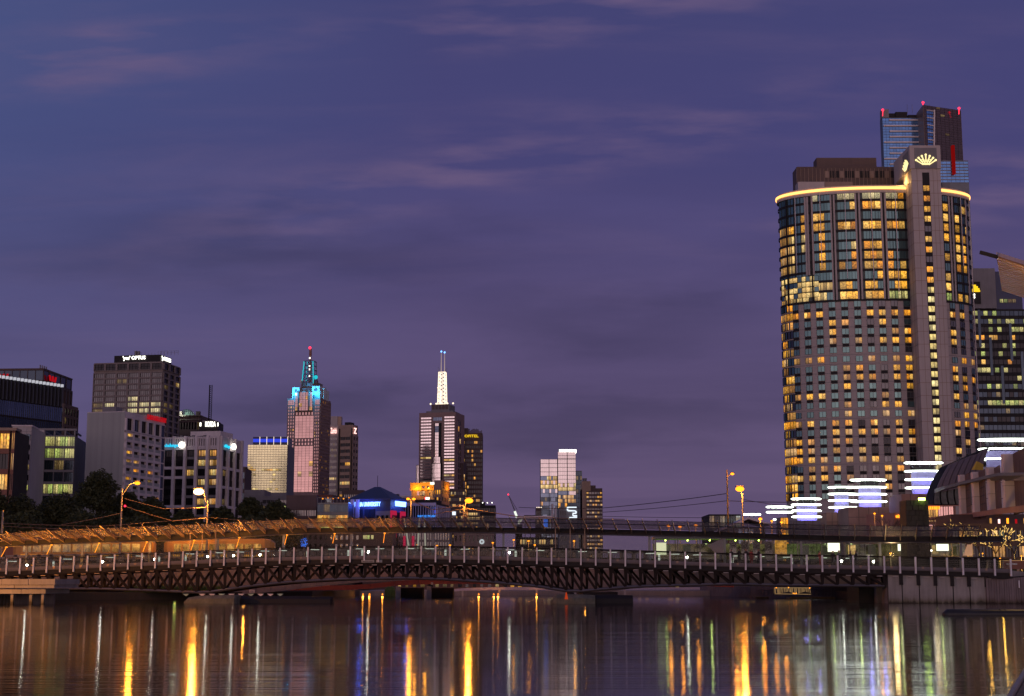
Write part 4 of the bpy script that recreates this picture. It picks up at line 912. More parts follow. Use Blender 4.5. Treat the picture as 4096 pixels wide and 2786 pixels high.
# 26 brown tower
b = Bld('apartment_tower', 'brown stepped apartment tower with warm lit windows, right of the glass tower', 2328, 2409, None, 1954, 900, 0, depth=26, body='dark_brown', frame='near_black'); b.core(); z1 = b.h; zr = lambda v: b.z(v)
xk = b.x(2362, 1930); b.core(0, xk, -1.2, 20, 0, zr(1926), 'bronze', 'stair_tower'); b.core(xk, b.x(2383,1945), 1, 20, z1, zr(1942), 'dark_brown', 'plant_room'); mm = MB(); mm.cyl(b.x(2340,1915), 5, zr(1926), zr(1912), 1.2, 1.4, 10); obj('flue', mm, 'mid_grey', b.root)
xk2 = b.x(2345, 2000, -1.2)
b.facade('F', b.x(2345,1990), None, 2, zr(1966), 6, 22, .78, .5, rowpick({0:[(.3,'lit_gold'),(.7,'glass_dark')],1:[(.6,'lit_gold'),(.4,'glass_dark')],2:[(.6,'lit_gold_soft'),(.4,'glass_dark')],3:[(.6,'lit_gold_soft'),(.4,'glass_dark')]}, [(.22,'lit_gold_soft'),(.78,'glass_dark')], 9), (2,1), proud=.5, M=b.fr('F', 0, -1.3)); b.done_()
# 27 neon building and neighbours
b = Bld('low_building', 'grey low building carrying a white neon tube figure outline, below the glass tower', 2236, 2308, None, 2030, 520, 0, depth=14, body='white_panel', frame='near_black'); b.core(m='mid_grey')
b.facade('F', .2, b.x(2266,2060), 1, b.h-.5, 4, 8, .3, .55, lambda c, r: 'glass_black', grid=False)
def px2(pts, Y_): return [b.x(u, v) for u, v in pts], [b.z(v) for u, v in pts]
mm = MB()
for off in (0, 3.4):
    pts = [(2306,2030+off*.2),(2270+off,2030+off*.2),(2268+off,2034),(2268+off,2040-off*.4),(2272,2045-off*.6),(2302-off*.6,2045-off*.2),(2306-off,2048),(2306-off,2052),(2302-off,2055-off*.3),(2294-off,2055-off*.3),(2291+off*.0,2060),(2291+off*.3,2064),(2295,2066-off*.6),(2308,2066-off*.6)]
    mm.tube([(b.x(u, v), -.5, b.z(v)) for u, v in pts], .16, 5)
mm.tube([(b.x(2308,2071), -.5, b.z(2071)), (b.x(2278,2071), -.5, b.z(2071)), (b.x(2275,2078), -.5, b.z(2078))], .16, 5)
obj('neon_tube', mm, 'neon_white', b.root); b.done_()
b = Bld('low_building', 'tiny stepped block with glowing parapet at the left foot of the glass tower', 2143, 2166, None, 2034, 700, 0, depth=12, body='dark_brown'); b.core(); b.facade('F', 0, None, 1, b.h-.3, 4, 8, .7, .5, chooser([(.25,'lit_gold_soft'),(.75,'glass_black')], 3))
for i in range(4): mm = MB(); mm.sphere((.5+i*.7, 0, b.h+.4), .22, 6, 4); obj('roof_lamp', mm, 'tower_gold', b.root)
b.done_()
b = Bld('low_building', 'slim white twin-shaft block in front of the glass tower', 2206, 2226, None, 2016, 560, 0, depth=6, body='white_panel', frame='near_black'); b.core(0, b.w*.4); b.core(b.w*.6, b.w, 0, None, 0, b.h-1.4, 'white_panel'); b.done_()
b = Bld('flat_roof_pavilion', 'long flat-roofed dark pavilion with a thin pale roof edge, right of the crane', 2078, 2204, None, 2059, 330, 0, depth=14, body='near_black'); [b.bx('post', 'near_black', i*b.w/6, i*b.w/6+.15, 0, .15, 0, b.h-.8) for i in range(7)]; b.bx('roof', 'near_black', -.6, b.w+.2, -.9, 8, b.h-.75, b.h-.35); b.bx('roof_edge', 'white_panel', -.7, b.w+.3, -1.0, -.85, b.h-.95, b.h-.35); b.core(1, 4, 3, 6, b.h-.35, b.h, 'near_black', 'plant_room'); b.done_()
b = Bld('low_building', 'long low building with rows of office lights seen under the canopy', 2080, 2230, None, 2150, 420, 0, depth=12, body='near_black', frame='near_black'); b.core(); b.facade('F', 0, None, .5, b.h-.2, 16, 5, .8, .6, chooser([(.35,'lit_office_warm'),(.1,'lit_cream'),(.55,'glass_black')], 43), (2,1), proud=.2); b.done_()
b = Bld('low_building', 'beige low building with a round white sign seen under the canopy near the centre', 1815, 1975, None, 2125, 400, 0, depth=12, body='brown_granite', frame='near_black'); b.core(); b.facade('F', 0, None, .5, b.h-.5, 9, 4, .35, .5, chooser([(.12,'lit_gold_soft'),(.88,'glass_black')], 11), (1,1), proud=.05)
mm = MB(); xq, zq = b.x(1927.5, 2168), b.z(2168)
for i in range(12):
    t = 2*PI*i/12; mm.tube([(xq+.25*math.cos(t), -.5, zq+.25*math.sin(t)), (xq+.62*math.cos(t), -.5, zq+.62*math.sin(t))], .05, 4)
mm.loft([[(xq+r_*math.cos(t), -.5, zq+r_*math.sin(t)) for r_ in (.55, .63)] for t in [2*PI*j/20 for j in range(21)]], closed=False)
obj('round_sign', mm, 'neon_white', b.root); b.done_()
# crane
p0 = W(2075, 2075, 700); cr = thing('crane', 'thin lattice crane jib leaning left, with a lit white lower boom', 'crane', (p0.x, 700, GZ))
m = MB(); m.box(-1.6, 1.6, -1.5, 1.5, 0, Zv(2100,700)-GZ); obj('crane_base', m, 'dark_steel', cr)
def rel(u, v, Y=700): q = W(u, v, Y); return (q.x-p0.x, q.y-700, q.z-GZ)
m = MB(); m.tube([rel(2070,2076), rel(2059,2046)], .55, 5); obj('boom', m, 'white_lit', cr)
m = MB(); 
for d in (0, 2.4): m.tube([rel(2059+d,2046), rel(2033+d*.1,1980)], [.16, .08], 4)
for i in range(12):
    a_, c_ = i/12, (i+1)/12; m.tube([rel(2059-26*a_, 2046-66*a_), rel(2061.4-28*c_, 2046-66*c_)], .08, 3)
obj('jib', m, 'mid_grey', cr)
m = MB(); m.tube([rel(2033,1980), rel(2075,2050)], .07, 3); m.tube([rel(2033,1980), rel(2066,2040)], .05, 3); obj('cable', m, 'dark_steel', cr)
m = MB(); m.sphere(rel(2033,1979), .35, 6, 4); obj('beacon', m, 'beacon_red', cr)
m = MB()
for i in range(5): m.box(rel(2072+i*2,2090)[0], rel(2072+i*2,2090)[0]+.9, -2, -1.6, rel(0,2098)[2]+i*.4, rel(0,2088)[2]+i*.5)
obj('cab_light', m, 'white_lit', cr)
# ------------------------------------------------------------ curved hotel tower on the right
YM = 432.0; kl, kr = K(3112, 783), K(3870, 783)
A_, B_ = 30.0, 13.0; XC, YC = 120.0, YM + 13
for it in range(60):
    ks = [(XC+A_*math.cos(t))/(YC+B_*math.sin(t)) for t in [2*PI*j/720 for j in range(720)]]
    l_, r_ = min(ks), max(ks)
    XC += ((kl-l_)+(kr-r_))/2*YC*.8; A_ += ((kr-r_)-(kl-l_))/2*YC*.8
ZTOP = Zv(762, YC-B_)
ct = thing('hotel_tower', 'tall curved riverside hotel tower with gold windows, crown emblems and glowing gold rim', 'building', (XC, YC, GZ))
def ep(t, off=0.0):
    n = Vector((B_*math.cos(t), A_*math.sin(t))).normalized()
    return Vector((A_*math.cos(t)+n.x*off, B_*math.sin(t)+n.y*off))
def kof(t, off=0): p = ep(t, off); return (XC+p.x)/(YC+p.y)
def tang(u, v, off=0):       # angle of the front arc seen at pixel column u, row v (PI..2PI front)
    k = K(u, v); best = None
    a, c = 1.03*PI, 1.97*PI
    # find monotone range
    n = 400; L = [(kof(a+(c-a)*i/n, off), a+(c-a)*i/n) for i in range(n+1)]
    i0 = min(range(n+1), key=lambda i: L[i][0]); i1 = max(range(n+1), key=lambda i: L[i][0])
    sub = L[i0:i1+1]
    for (k0, t0), (k1, t1) in zip(sub, sub[1:]):
        if k0 <= k <= k1: return t0+(t1-t0)*(k-k0)/max(1e-9, k1-k0)
    return sub[0][1] if k < sub[0][0] else sub[-1][1]
def zz(v): return Zv(v, YC-B_) - GZ
def frame_at(t, off=0):
    p = ep(t, off); d = Vector((-A_*math.sin(t), B_*math.cos(t))).normalized()
    return Matrix.Translation((p.x, p.y, 0)) @ Matrix.Rotation(math.atan2(d.y, d.x), 4, 'Z')
zT, zM, zB0 = zz(768), zz(1197), 0
NS = 96
def ellsec(z, off): return [(*ep(2*PI*j/NS, off), z) for j in range(NS)]
mb = MB(); mb.loft([ellsec(0, 0), ellsec(zM, 0)]); obj('stone_wall', mb, 'stone_pink', ct)
mb = MB(); mb.loft([ellsec(zM, -.15), ellsec(zT, -.15)]); obj('upper_wall', mb, 'teal_frame', ct)
mb = MB(); mb.loft([ellsec(zT-.3, .5), ellsec(zT+.6, .5)]); obj('cornice', mb, 'stone_pink', ct)
mb = MB(); mb.loft([ellsec(zT+.65, .75), ellsec(zT+1.05, .85), ellsec(zT+1.45, .75)], caps=False); obj('rim_light', mb, 'rim_gold', ct)
mb = MB(); mb.loft([ellsec(zT+.6, .3), ellsec(zT+2.0, .3)]); obj('parapet', mb, 'stone_pink', ct)
# stone joints: recessed horizontal bands are proud thin strips, one per storey
cwins = []
st = 36.6; rows_l = [1216+i*st for i in range(22)]
def rz(v): return zz(v)
lowcols = [3194,3241,3290,3341,3392,3444,3494,3543,3593,3643,3827,3864,3899]
mb = MB()
for v in [1197+i*st for i in range(24)]:
    z = rz(v); mb.loft([ellsec(z-.06, .07), ellsec(z+.06, .07)], caps=False)
obj('stone_band', mb, 'mid_grey', ct)
litset = {}
src_rows = {1:[3,3,3,0,0,0,3,3,3,3,3,3,0], 2:[0,0,0,3,2,0,0,3,0,0,0,0,0], 3:[0,0,0,3,0,0,0,0,2,3,3,0,0], 4:[0,0,0,2,0,2,0,3,3,3,3,0,0], 6:[2,2,3,0,0,0,2,0,2,3,0,3,2], 7:[0,0,0,0,2,3,0,0,3,3,3,0,0],
 8:[0,0,0,0,2,3,3,0,3,3,3,3,3], 9:[0,0,0,0,3,0,0,0,0,3,0,3,0], 10:[2,3,3,0,0,0,0,2,0,0,3,0,0], 11:[0,0,0,0,2,0,0,3,3,0,0,2,2], 12:[0,0,0,0,2,0,0,2,0,2,0,3,3], 13:[2,3,0,3,3,0,3,0,3,0,3,3,3],
 14:[0,0,0,3,2,3,3,2,2,3,2,0,0], 15:[3,2,0,2,3,0,0,0,3,2,0,2,0], 16:[3,2,0,3,0,3,0,0,0,0,3,0,0], 17:[3,3,2,0,2,2,3,0,3,0,0,0,0], 18:[0,2,2,3,0,0,0,3,3,0,0,0,0], 19:[3,3,3,0,2,0,0,3,0,2,0,0,0], 20:[0,0,0,0,0,3,0,3,0,3,0,0,0]}
RR = random.Random(44)
def add_cw(t, z, w, h, mt, mull, off, fm='teal_frame', ft=.06):
    cwins.append(('window', w, h, mull, frame_at(t, off) @ Matrix.Translation((-w/2, -.02, z)), mt, fm, ft))
ww = 24/6000*YM*1.0
for r, v in enumerate(rows_l):
    zt = rz(v-13); zb = rz(v+10)
    for c, u in enumerate(lowcols):
        t = tang(u, 1619)
        s_ = src_rows.get(r, [0]*13)[c]
        mt = {0: 'glass_teal' if c < 6 or RR.random() < .5 else 'glass_dark', 2: 'lit_gold_soft', 3: 'lit_gold'}[s_]
        if c > 3 and s_ == 0 and r > 12: mt = 'glass_black' if RR.random() < .5 else 'glass_dark'
        add_cw(t, zb, 1.95, zt-zb, mt, (2,1), .1)
        if r % 5 in (0, 3, 5): pass
    for u in (3140, 3150, 3161, 3172):
        t = tang(u, 1619); add_cw(t, zb-.2, 2.2, zt-zb+.5, RR.choice(['glass_teal','glass_teal','glass_dark','lit_gold_soft','lit_gold'] if r not in (1,9,13,17,19) else ['lit_gold','lit_gold_soft']), (1,1), .12, 'near_black')
# dark spandrels linking pairs of windows
mb = MB()
for c, u in enumerate(lowcols):
    for r in range(0, 21):
        if r in (5, 6, 11, 12, 17): continue
        t = tang(u, 1619); M = frame_at(t, .05); mb.box(-.95, .95, -.05, .1, rz(rows_l[r]+22), rz(rows_l[r]+11), 0, M, skip='b')
obj('window_spandrel', mb, 'near_black', ct, kind='stuff')
# upper storeys
bays = [(3192,3),(3288,3),(3391,3),(3492,3),(3584,3),(3786,1),(3843,2)]
ups = 39.9; rows_u = [782+i*ups for i in range(11)]
litu = {0:{1:'s',2:'sss',3:'sss',4:'ss1'},1:{2:'001',3:'111',4:'111',5:'1',6:'01'},2:{0:'001',1:'110',5:'1',6:'10'},3:{0:'101',1:'110',2:'111',3:'111',4:'111',5:'1',6:'10'},4:{0:'202',1:'010',5:'1',6:'11'},5:{0:'202',1:'010',2:'002',3:'111',6:'11'},6:{0:'200',1:'010',2:'001',3:'111',4:'100',5:'1',6:'11'},7:{0:'200',1:'010',2:'101',3:'111',4:'101',6:'11'},8:{2:'000',3:'001',4:'111',5:'1'},9:{0:'222',1:'222',2:'110',3:'110',4:'011',5:'1'},10:{0:'222',1:'220',2:'111',3:'111',4:'ggg',5:'g',6:'11'}}
for r, v in enumerate(rows_u):
    zt, zb = rz(v-17), rz(v+14); mp_ = litu.get(r, {})
    for bi, (u, npn) in enumerate(bays):
        pat = mp_.get(bi, '')
        for k in range(npn):
            du = (k-(npn-1)/2)*25; t = tang(u+du, 960)
            ch = pat[k] if k < len(pat) else '0'
            mt = {'0':'glass_teal','1':'lit_gold','2':'lit_cream','s':'sparkle','g':'lit_office'}[ch]
            add_cw(t, zb, 1.78, zt-zb, mt, (1,1) if ch in '1s' else (2,1), .02, 'teal_frame', .05)
    for k, u in enumerate((3126, 3133, 3141, 3149, 3157)):
        t = tang(u, 960); add_cw(t, zb, 1.5, zt-zb, 'lit_gold_soft' if r in (3,4,5,6,7,9,10) and RR.random()<.8 else 'glass_teal', (1,1), .02)
    t = tang(3864, 960); add_cw(t, zb, 1.2, zt-zb, 'lit_gold' if r in (1,3) else 'glass_teal', (1,1), .02)
# double-height atrium panes (rows 8-10, left)
for (ua, ub) in ((3120, 3268),):
    for k in range(9):
        u = ua+(ub-ua)*(k+.5)/9+6; t = tang(u, 1140)
        for q in range(4):
            z0 = rz(1180-22*q); add_cw(t, z0-.0, 1.5, 1.5, 'lit_cream' if RR.random() < .8 else 'glass_teal', (1,1), .18, 'near_black', .07)
# pinkish piers, dark bands
mb = MB(); mb2 = MB()
for u in (3165+60, 3240-6, 3252, 3328, 3340, 3427, 3441, 3530, 3545, 3800, 3812, 3866):
    t = tang(u, 960); M = frame_at(t, .1); mb.box(-.27, .27, -.2, .1, zM+ (8 if u < 3300 else 0), zT-.4, 0, M)
for (u0_, n_) in ((3150, 6), (3246, 6), (3334, 6), (3434, 6), (3538, 5)):
    t = tang(u0_, 960); M = frame_at(t, .1); mb2.box(-.2, .2, -.35, .1, zM, zT-.4, 0, M)
obj('pier', mb, 'stone_pink', ct); obj('mullion_post', mb2, 'near_black', ct)
mb = MB()
for v in [800+i*ups for i in range(11)]:
    z = rz(v); mb.loft([ellsec(z-.38, .2), ellsec(z+.34, .2)], caps=False)
obj('floor_band', mb, 'near_black', ct)
for u, v1 in ((3188,1077),(3286,1067),(3385,1113),(3488,1160),(3585,1170),(3842,1050)):
    t = tang(u, 960); M = frame_at(t, .7); m_ = MB(); m_.box(-.09, .09, -.1, .1, rz(v1), zT, 0, M); obj('cleaning_rail', m_, 'white_panel', ct)
flush_windows(ct, cwins, 290)
# edge glow tube at right side
t = tang(3905, 1300); m_ = MB(); M = frame_at(tang(3869, 783), .4); m_.box(-.12, .12, -.1, .1, 5, zT, 0, M); obj('edge_rail', m_, 'white_panel', ct)
# spine with crown block (front plane nearer than the curved wall)
YF = YC-B_-6.5; xs0, xs1 = K(3648,758)*YF-XC, K(3765,758)*YF-XC; yf = YF-YC
zs = Zv(584, YF)-GZ; zc0 = Zv(675, YF)-GZ
mb = MB(); mb.box(xs0, xs1, yf, yf+9, 0, zc0, skip='d'); obj('lift_spine', mb, 'stone_pink', ct)
mb = MB(); mb.box(xs0-.35, xs1+.15, yf-.4, yf+18, zc0-.1, zs); obj('crown_block', mb, 'stone_pink', ct)
mb = MB()
nsp = 32; x_a, x_b = xs0+(xs1-xs0)*.38, xs0+(xs1-xs0)*.60
for i in range(40):
    z = i*(zc0/32.); 
    if z > zc0: break
    mb.box(xs0-.05, x_a-.2, yf-.06, yf, z-.05, z+.05); mb.box(x_b+.2, xs1+.04, yf-.06, yf, z-.05, z+.05); mb.box(xs0-.06, xs0, yf, yf+9, z-.05, z+.05)
for x_ in (xs0+(x_a-xs0)*.5, x_b+(xs1-x_b)*.35, x_b+(xs1-x_b)*.7): mb.box(x_-.04, x_+.04, yf-.055, yf, 0, zc0)
for y_ in (3, 6): mb.box(xs0-.05, xs0, yf+y_-.04, yf+y_+.04, 0, zc0)
obj('joint_strip', mb, 'bronze', ct)
mb = MB(); mb.box(x_a-.1, x_b+.1, yf-.03, yf+.1, 0, zc0-1.2); obj('window_slot', mb, 'near_black', ct)
sw = []
svs = [754, 795, 837, 876, 916, 957, 999, 1038, 1078, 1120, 1160, 1198, 1237]+[1237+37.2*i for i in range(1, 21)]
for i, v in enumerate(svs):
    z = Zv(v, YF)-GZ; mt = 'lit_gold' if i < 3 else ('glass_dark' if i in (4, 7) else 'lit_gold' if i < 10 else 'lit_stair')
    sw.append(('spine_window', x_b-x_a, 1.75, (2,1), Matrix.Translation((x_a, yf-.08, z-.9)), mt, 'near_black', .05))
flush_windows(ct, sw, 60)
# crown emblems: dark panel with bulbs
def emblem(M, w, h):
    m_ = MB(); m_.box(0, w, -.12, 0, 0, h, 0, M); o = obj('emblem_panel', m_, 'mid_grey', ct)
    g_ = MB(); cx, cz = w/2, h*.18; 
    def bulb(x, z, r): g_.loft([[M @ Vector((x+1.35*r*math.cos(t), yq, z+1.35*r*math.sin(t))) for t in [2*PI*j/8 for j in range(8)]] for yq in (-.25, -.13)])
    for k in range(-3, 4):                      # fan of seven spikes with a ball on each tip
        a = k*.27; L = h*.58 - abs(k)*h*.035
        for j in range(9):
            f = .16+.84*j/8; r = w*.012+w*.012*f
            bulb(cx+math.sin(a)*L*f*1.1+k*w*.028, cz+math.cos(a)*L*f*(.82)-.02*h*abs(k), r if j < 8 else w*.036)
    for j in range(9): bulb(w*(.32+.36*j/8), h*.17+h*.02*abs(j-4)/4, w*.016)
    for j in range(9): bulb(w*(.31+.38*j/8), h*.21+h*.02*abs(j-4)/4, w*.016)
    for j in range(11): bulb(w*(.27+.46*j/10), h*.31+h*.03*abs(j-5)/5, w*.015)
    for j in range(12): bulb(w*(.24+.52*j/11), h*.38+h*.03*abs(j-5.5)/5, w*.014)
    obj('crown_emblem', g_, 'crown_bulb', ct)
wE = (xs1-xs0)*.76; hE = Zv(594, YF)-Zv(675, YF)
emblem(Matrix.Translation((xs0+(xs1-xs0)*.12, yf-.42, zc0)), wE, hE)
emblem(Matrix.Translation((xs0-.37, yf+7.2, zc0-.5)) @ Matrix.Rotation(-PI/2, 4, 'Z'), 6.2, hE)
l = plight('rim_lamp', (xs0-1.2, yf+6, zc0-2.2), (1,.55,.15), 900, .3, ct)
# roof plant
b = Bld('roof_block', 'x', 3187, 3577, None, 666, YC, 0, depth=8, body='dark_brown', base=GZ+zT)
bpy.data.objects.remove(b.root); b.root = ct
def tobx(name, u0_, u1_, v0_, y0_, y1_, m, z0_=None):
    Yp = YC+y0_; m_ = MB(); m_.box(K(u0_, v0_)*Yp-XC, K(u1_, v0_)*Yp-XC, y0_, y1_, z0_ if z0_ is not None else zT, Zv(v0_, Yp)-GZ); return obj(name, m_, m, ct)
tobx('plant_room', 3187, 3577, 668, 2, 9, 'dark_brown'); tobx('plant_room', 3266, 3505, 632, 4, 9, 'dark_brown'); tobx('plant_room', 3192, 3298, 728, -3, 1.5, 'stone_pink'); tobx('plant_room', 3300, 3410, 728, -3, 1, 'bronze'); tobx('plant_room', 3767, 3800, 730, -3, 1, 'mid_grey')
m_ = MB(); Yp = YC+2
for i in range(26): x_ = (K(3187,700)+(K(3577,700)-K(3187,700))*i/25)*Yp-XC; m_.box(x_-.06, x_+.06, 1.85, 2, zT+3, Zv(675,Yp)-GZ)
obj('louvre', m_, 'bronze', ct, kind='stuff')
for i in range(14):
    m_ = MB(); x_ = (K(3300,700)+(K(3560,700)-K(3300,700))*i/13)*Yp-XC; m_.box(x_, x_+1.2, 1.9, 2, Zv(712,Yp)-GZ, Zv(685,Yp)-GZ); obj('roof_panel', m_, 'near_black' if i % 3 else 'bronze', ct)
# ------------------------------------------------------------ far right skyscraper (blue glass, red beacons)
b = Bld('skyscraper', 'very tall dark skyscraper with blue glass, white bands, red beacons and a red stripe', 3529, 3700, None, 470, 1000, 0, depth=7, body='slate_metal', frame='near_black'); z1 = b.h; zr = lambda v: b.z(v)
b.core(0, None, 0, None, 0, zr(472)); glass('glass_brown', (.13,.10,.10), .15, .7, .15)
xa = b.x(3534, 600); xbb = b.x(3690, 600)
pe = lambda c, r: 'glass_bright_blue'
b.facade('F', xa, xbb, zr(760), zr(474), 12, 26, .96, .95, pe, (1,1), proud=.05, ft=.03)
mb = MB()
for i, v in enumerate([482,505,527,549,571,593,615,637,658,680]):
    ua = 3558 if i % 3 != 1 else 3536
    if i in (0, 1): ua = 3556 if i == 0 else 3534
    mb.box(b.x(ua, v), b.x(3688, v), -.9, 0, zr(v+2.6), zr(v-3.0))
obj('white_band', mb, 'white_panel', b.root)
mb = MB(); mb.box(b.x(3690,500), b.w+.2, -1, 5, 0, zr(474)); obj('edge_pier', mb, 'bronze', b.root)
mb = MB(); mb.box(0, b.x(3555,450), 0, 6, zr(474), zr(438)); obj('roof_crown', mb, 'mid_grey', b.root)
mb = MB(); mb.box(b.x(3556,450), b.x(3593,450), 8, 12, zr(474), zr(440)); mb.box(b.x(3593,450), b.x(3640,450), 7, 12, zr(474), zr(436)); mb.box(b.x(3645,450), b.x(3690,450), 8, 12, zr(474), zr(446)); obj('roof_plant', mb, 'near_black', b.root)
pts = MB()
b2 = Bld('x', 'x', 3692, 3712, None, 420, 996, 0, depth=40, body='glass_brown'); x2 = b2.P0[0]-b.P0[0]; bpy.data.objects.remove(b2.root)
def ex(u, v, Y_): return K(u, v)*Y_-b.P0[0]
mb = MB(); Yn = 985; xl, xr_ = ex(3692, 420, Yn), ex(3843, 430, Yn+12)
mb.loft([[(xl, Yn-1000, 0), (xr_, Yn-988, 0), (xr_, 4, 0), (xl, 2, 0)], [(xl, Yn-1000, Zv(420,Yn)-GZ), (xr_, Yn-988, Zv(444,Yn+12)-GZ), (xr_, 4, Zv(440,Yn+12)-GZ), (xl, 2, Zv(425,Yn)-GZ)]]); obj('brown_slab', mb, 'bronze', b.root)
ang = math.atan2(12, xr_-xl); Ls = math.hypot(xr_-xl, 12); Ms = Matrix.Translation((xl, Yn-1000-.05, 0)) @ Matrix.Rotation(ang, 4, 'Z')
b.facade('F', .4, Ls-.3, zr(668), zr(448), 9, 24, .985, .95, chooser([(.015,'lit_dim'),(.985,'glass_brown')], 3), (1,1), M=Ms, grid=False, ft=.03)
xw0 = ex(3715, 600, Yn)-xl; 
for i in range(14):
    f = i/13; wv = (38-14*f)*Yn/6000; b.win('F', xw0, zr(466+14.5*(i+1)), wv, 2.0, 'glass_bright_blue', (3,1), M=Ms, off=.1)
    if i % 2 == 0: m_ = MB(); m_.box(xw0, xw0+wv, -.7, -.1, zr(466+14.5*(i+1))+2.05, zr(466+14.5*(i+1))+2.6, 0, Ms); obj('white_band', m_, 'white_panel', b.root)
m_ = MB(); m_.bar(Ms @ Vector((xw0+38*Yn/6000, -.6, zr(463))), Ms @ Vector((xw0+24*Yn/6000, -.6, zr(680))), .4, 1.0); obj('diagonal_rail', m_, 'white_panel', b.root)
m_ = MB(); m_.box(xl+0, xr_-1.6, -18, -13, 0, zr(672)); obj('lower_block', m_, 'slate_metal', b.root)
Ml = Matrix.Translation((xl, -18.1, 0))
b.facade('F', (xr_-xl)*.15, xr_-xl-1.6, zr(760), zr(675), 8, 7, .98, .74, lambda c, r: 'glass_bright_blue', (1,1), M=Ml, proud=.2, gm='mid_grey')
m_ = MB(); m_.box(ex(3805,620,982), ex(3815,620,982), -21, -17.5, zr(728), zr(616)); obj('red_stripe', m_, emis('stripe_red', (.6,.01,.01), .3), b.root)
for u, v in ((3531,441),(3692,411),(3836,434)):
    m_ = MB(); q = W(u, v, 990); m_.sphere((q.x-b.P0[0], -10, q.z-GZ), .85, 8, 5); m_.tube([(q.x-b.P0[0], -10, q.z-GZ), (q.x-b.P0[0], -9, q.z-GZ-4)], .2, 4); obj('beacon', m_, 'beacon_red', b.root)
for u in (3640, 3730, 3660): m_ = MB(); q = W(u, 400, 1000); m_.tube([(q.x-b.P0[0], 8, zr(440)), (q.x-b.P0[0], 8, zr(404))], .12, 3); obj('aerial', m_, 'mid_grey', b.root)
b.done_(290)
# ------------------------------------------------------------ dark office tower at the frame edge
b = Bld('office_tower', 'dark glass office tower with yellow lit floors at the right edge, beside the curved hotel', 3880, 4096, None, 1238, 620, 0, depth=40, body='near_black', frame='near_black'); z1 = b.h; zr = lambda v: b.z(v); xe = b.w+14
b.core(0, xe); 
rws = {0:[(.35,'lit_office'),(.65,'glass_navy')],1:[(.4,'lit_office'),(.6,'glass_navy')],2:[(.4,'lit_office'),(.6,'glass_black')],3:[(.3,'lit_gold'),(.7,'glass_black')],4:[(.45,'lit_office'),(.55,'glass_black')],5:[(.4,'lit_office'),(.6,'glass_black')],6:[(.25,'lit_gold'),(.75,'glass_black')],7:[(.6,'lit_office'),(.4,'glass_black')],8:[(.25,'lit_office'),(.75,'glass_black')],9:[(.5,'lit_office'),(.5,'glass_navy')],11:[(.6,'lit_office'),(.4,'glass_navy')],12:[(.3,'lit_dim'),(.7,'glass_navy')],14:[(.3,'lit_dim'),(.7,'glass_navy')],15:[(.25,'lit_office'),(.75,'glass_navy')]}
b.facade('F', 0, xe, zr(1960), z1, 20, 22, .96, .6, rowpick(rws, [(.07,'lit_dim'),(.4,'glass_navy'),(.53,'glass_black')], 5), (1,1), proud=.25)
for i in range(8):
    m_ = MB(); x_ = 3+i*4.3; z_ = z1-((i*2) % 5)*6; m_.box(x_, x_+1.1, -.32, -.2, z_-16, z_); obj('glass_stripe', m_, 'glass_navy', b.root)
b.core(-8, b.x(3974,1100), -2, 20, z1+.01, zr(1078), 'mid_grey', 'plant_block'); b.core(b.x(3974,1100), b.x(4084,1100), 0, 20, z1+.01, zr(1087), 'navy_wall', 'plant_block')
for i in range(4): b.win('F', b.x(3998+i*17,1200), zr(1212), 1.5, 1.6, 'lit_office' if i < 2 else 'lit_dim', (2,1), M=b.fr('F', 0, -.02), off=.1)
m_ = MB(); m_.box(b.x(3880,1170,-2), b.x(3921,1170,-2), -2.4, -2, zr(1220), zr(1132)); obj('screen_panel', m_, 'near_black', b.root)
m_ = MB()
for i, (w_, h_) in enumerate(((15, 28), (22, 22), (28, 14), (30, 6))): m_.box(b.x(3888,1170,-2), b.x(3888+w_,1170,-2), -2.8-i*.05, -2.4, zr(1173), zr(1173-h_))
obj('screen_sign', m_, 'sign_yellow', b.root)
for v in (1185, 1195): m_ = MB(); m_.sphere((b.x(3894,v,-2), -2.8, zr(v)), .5, 8, 5); obj('lamp', m_, 'sign_white', b.root)
b.done_()
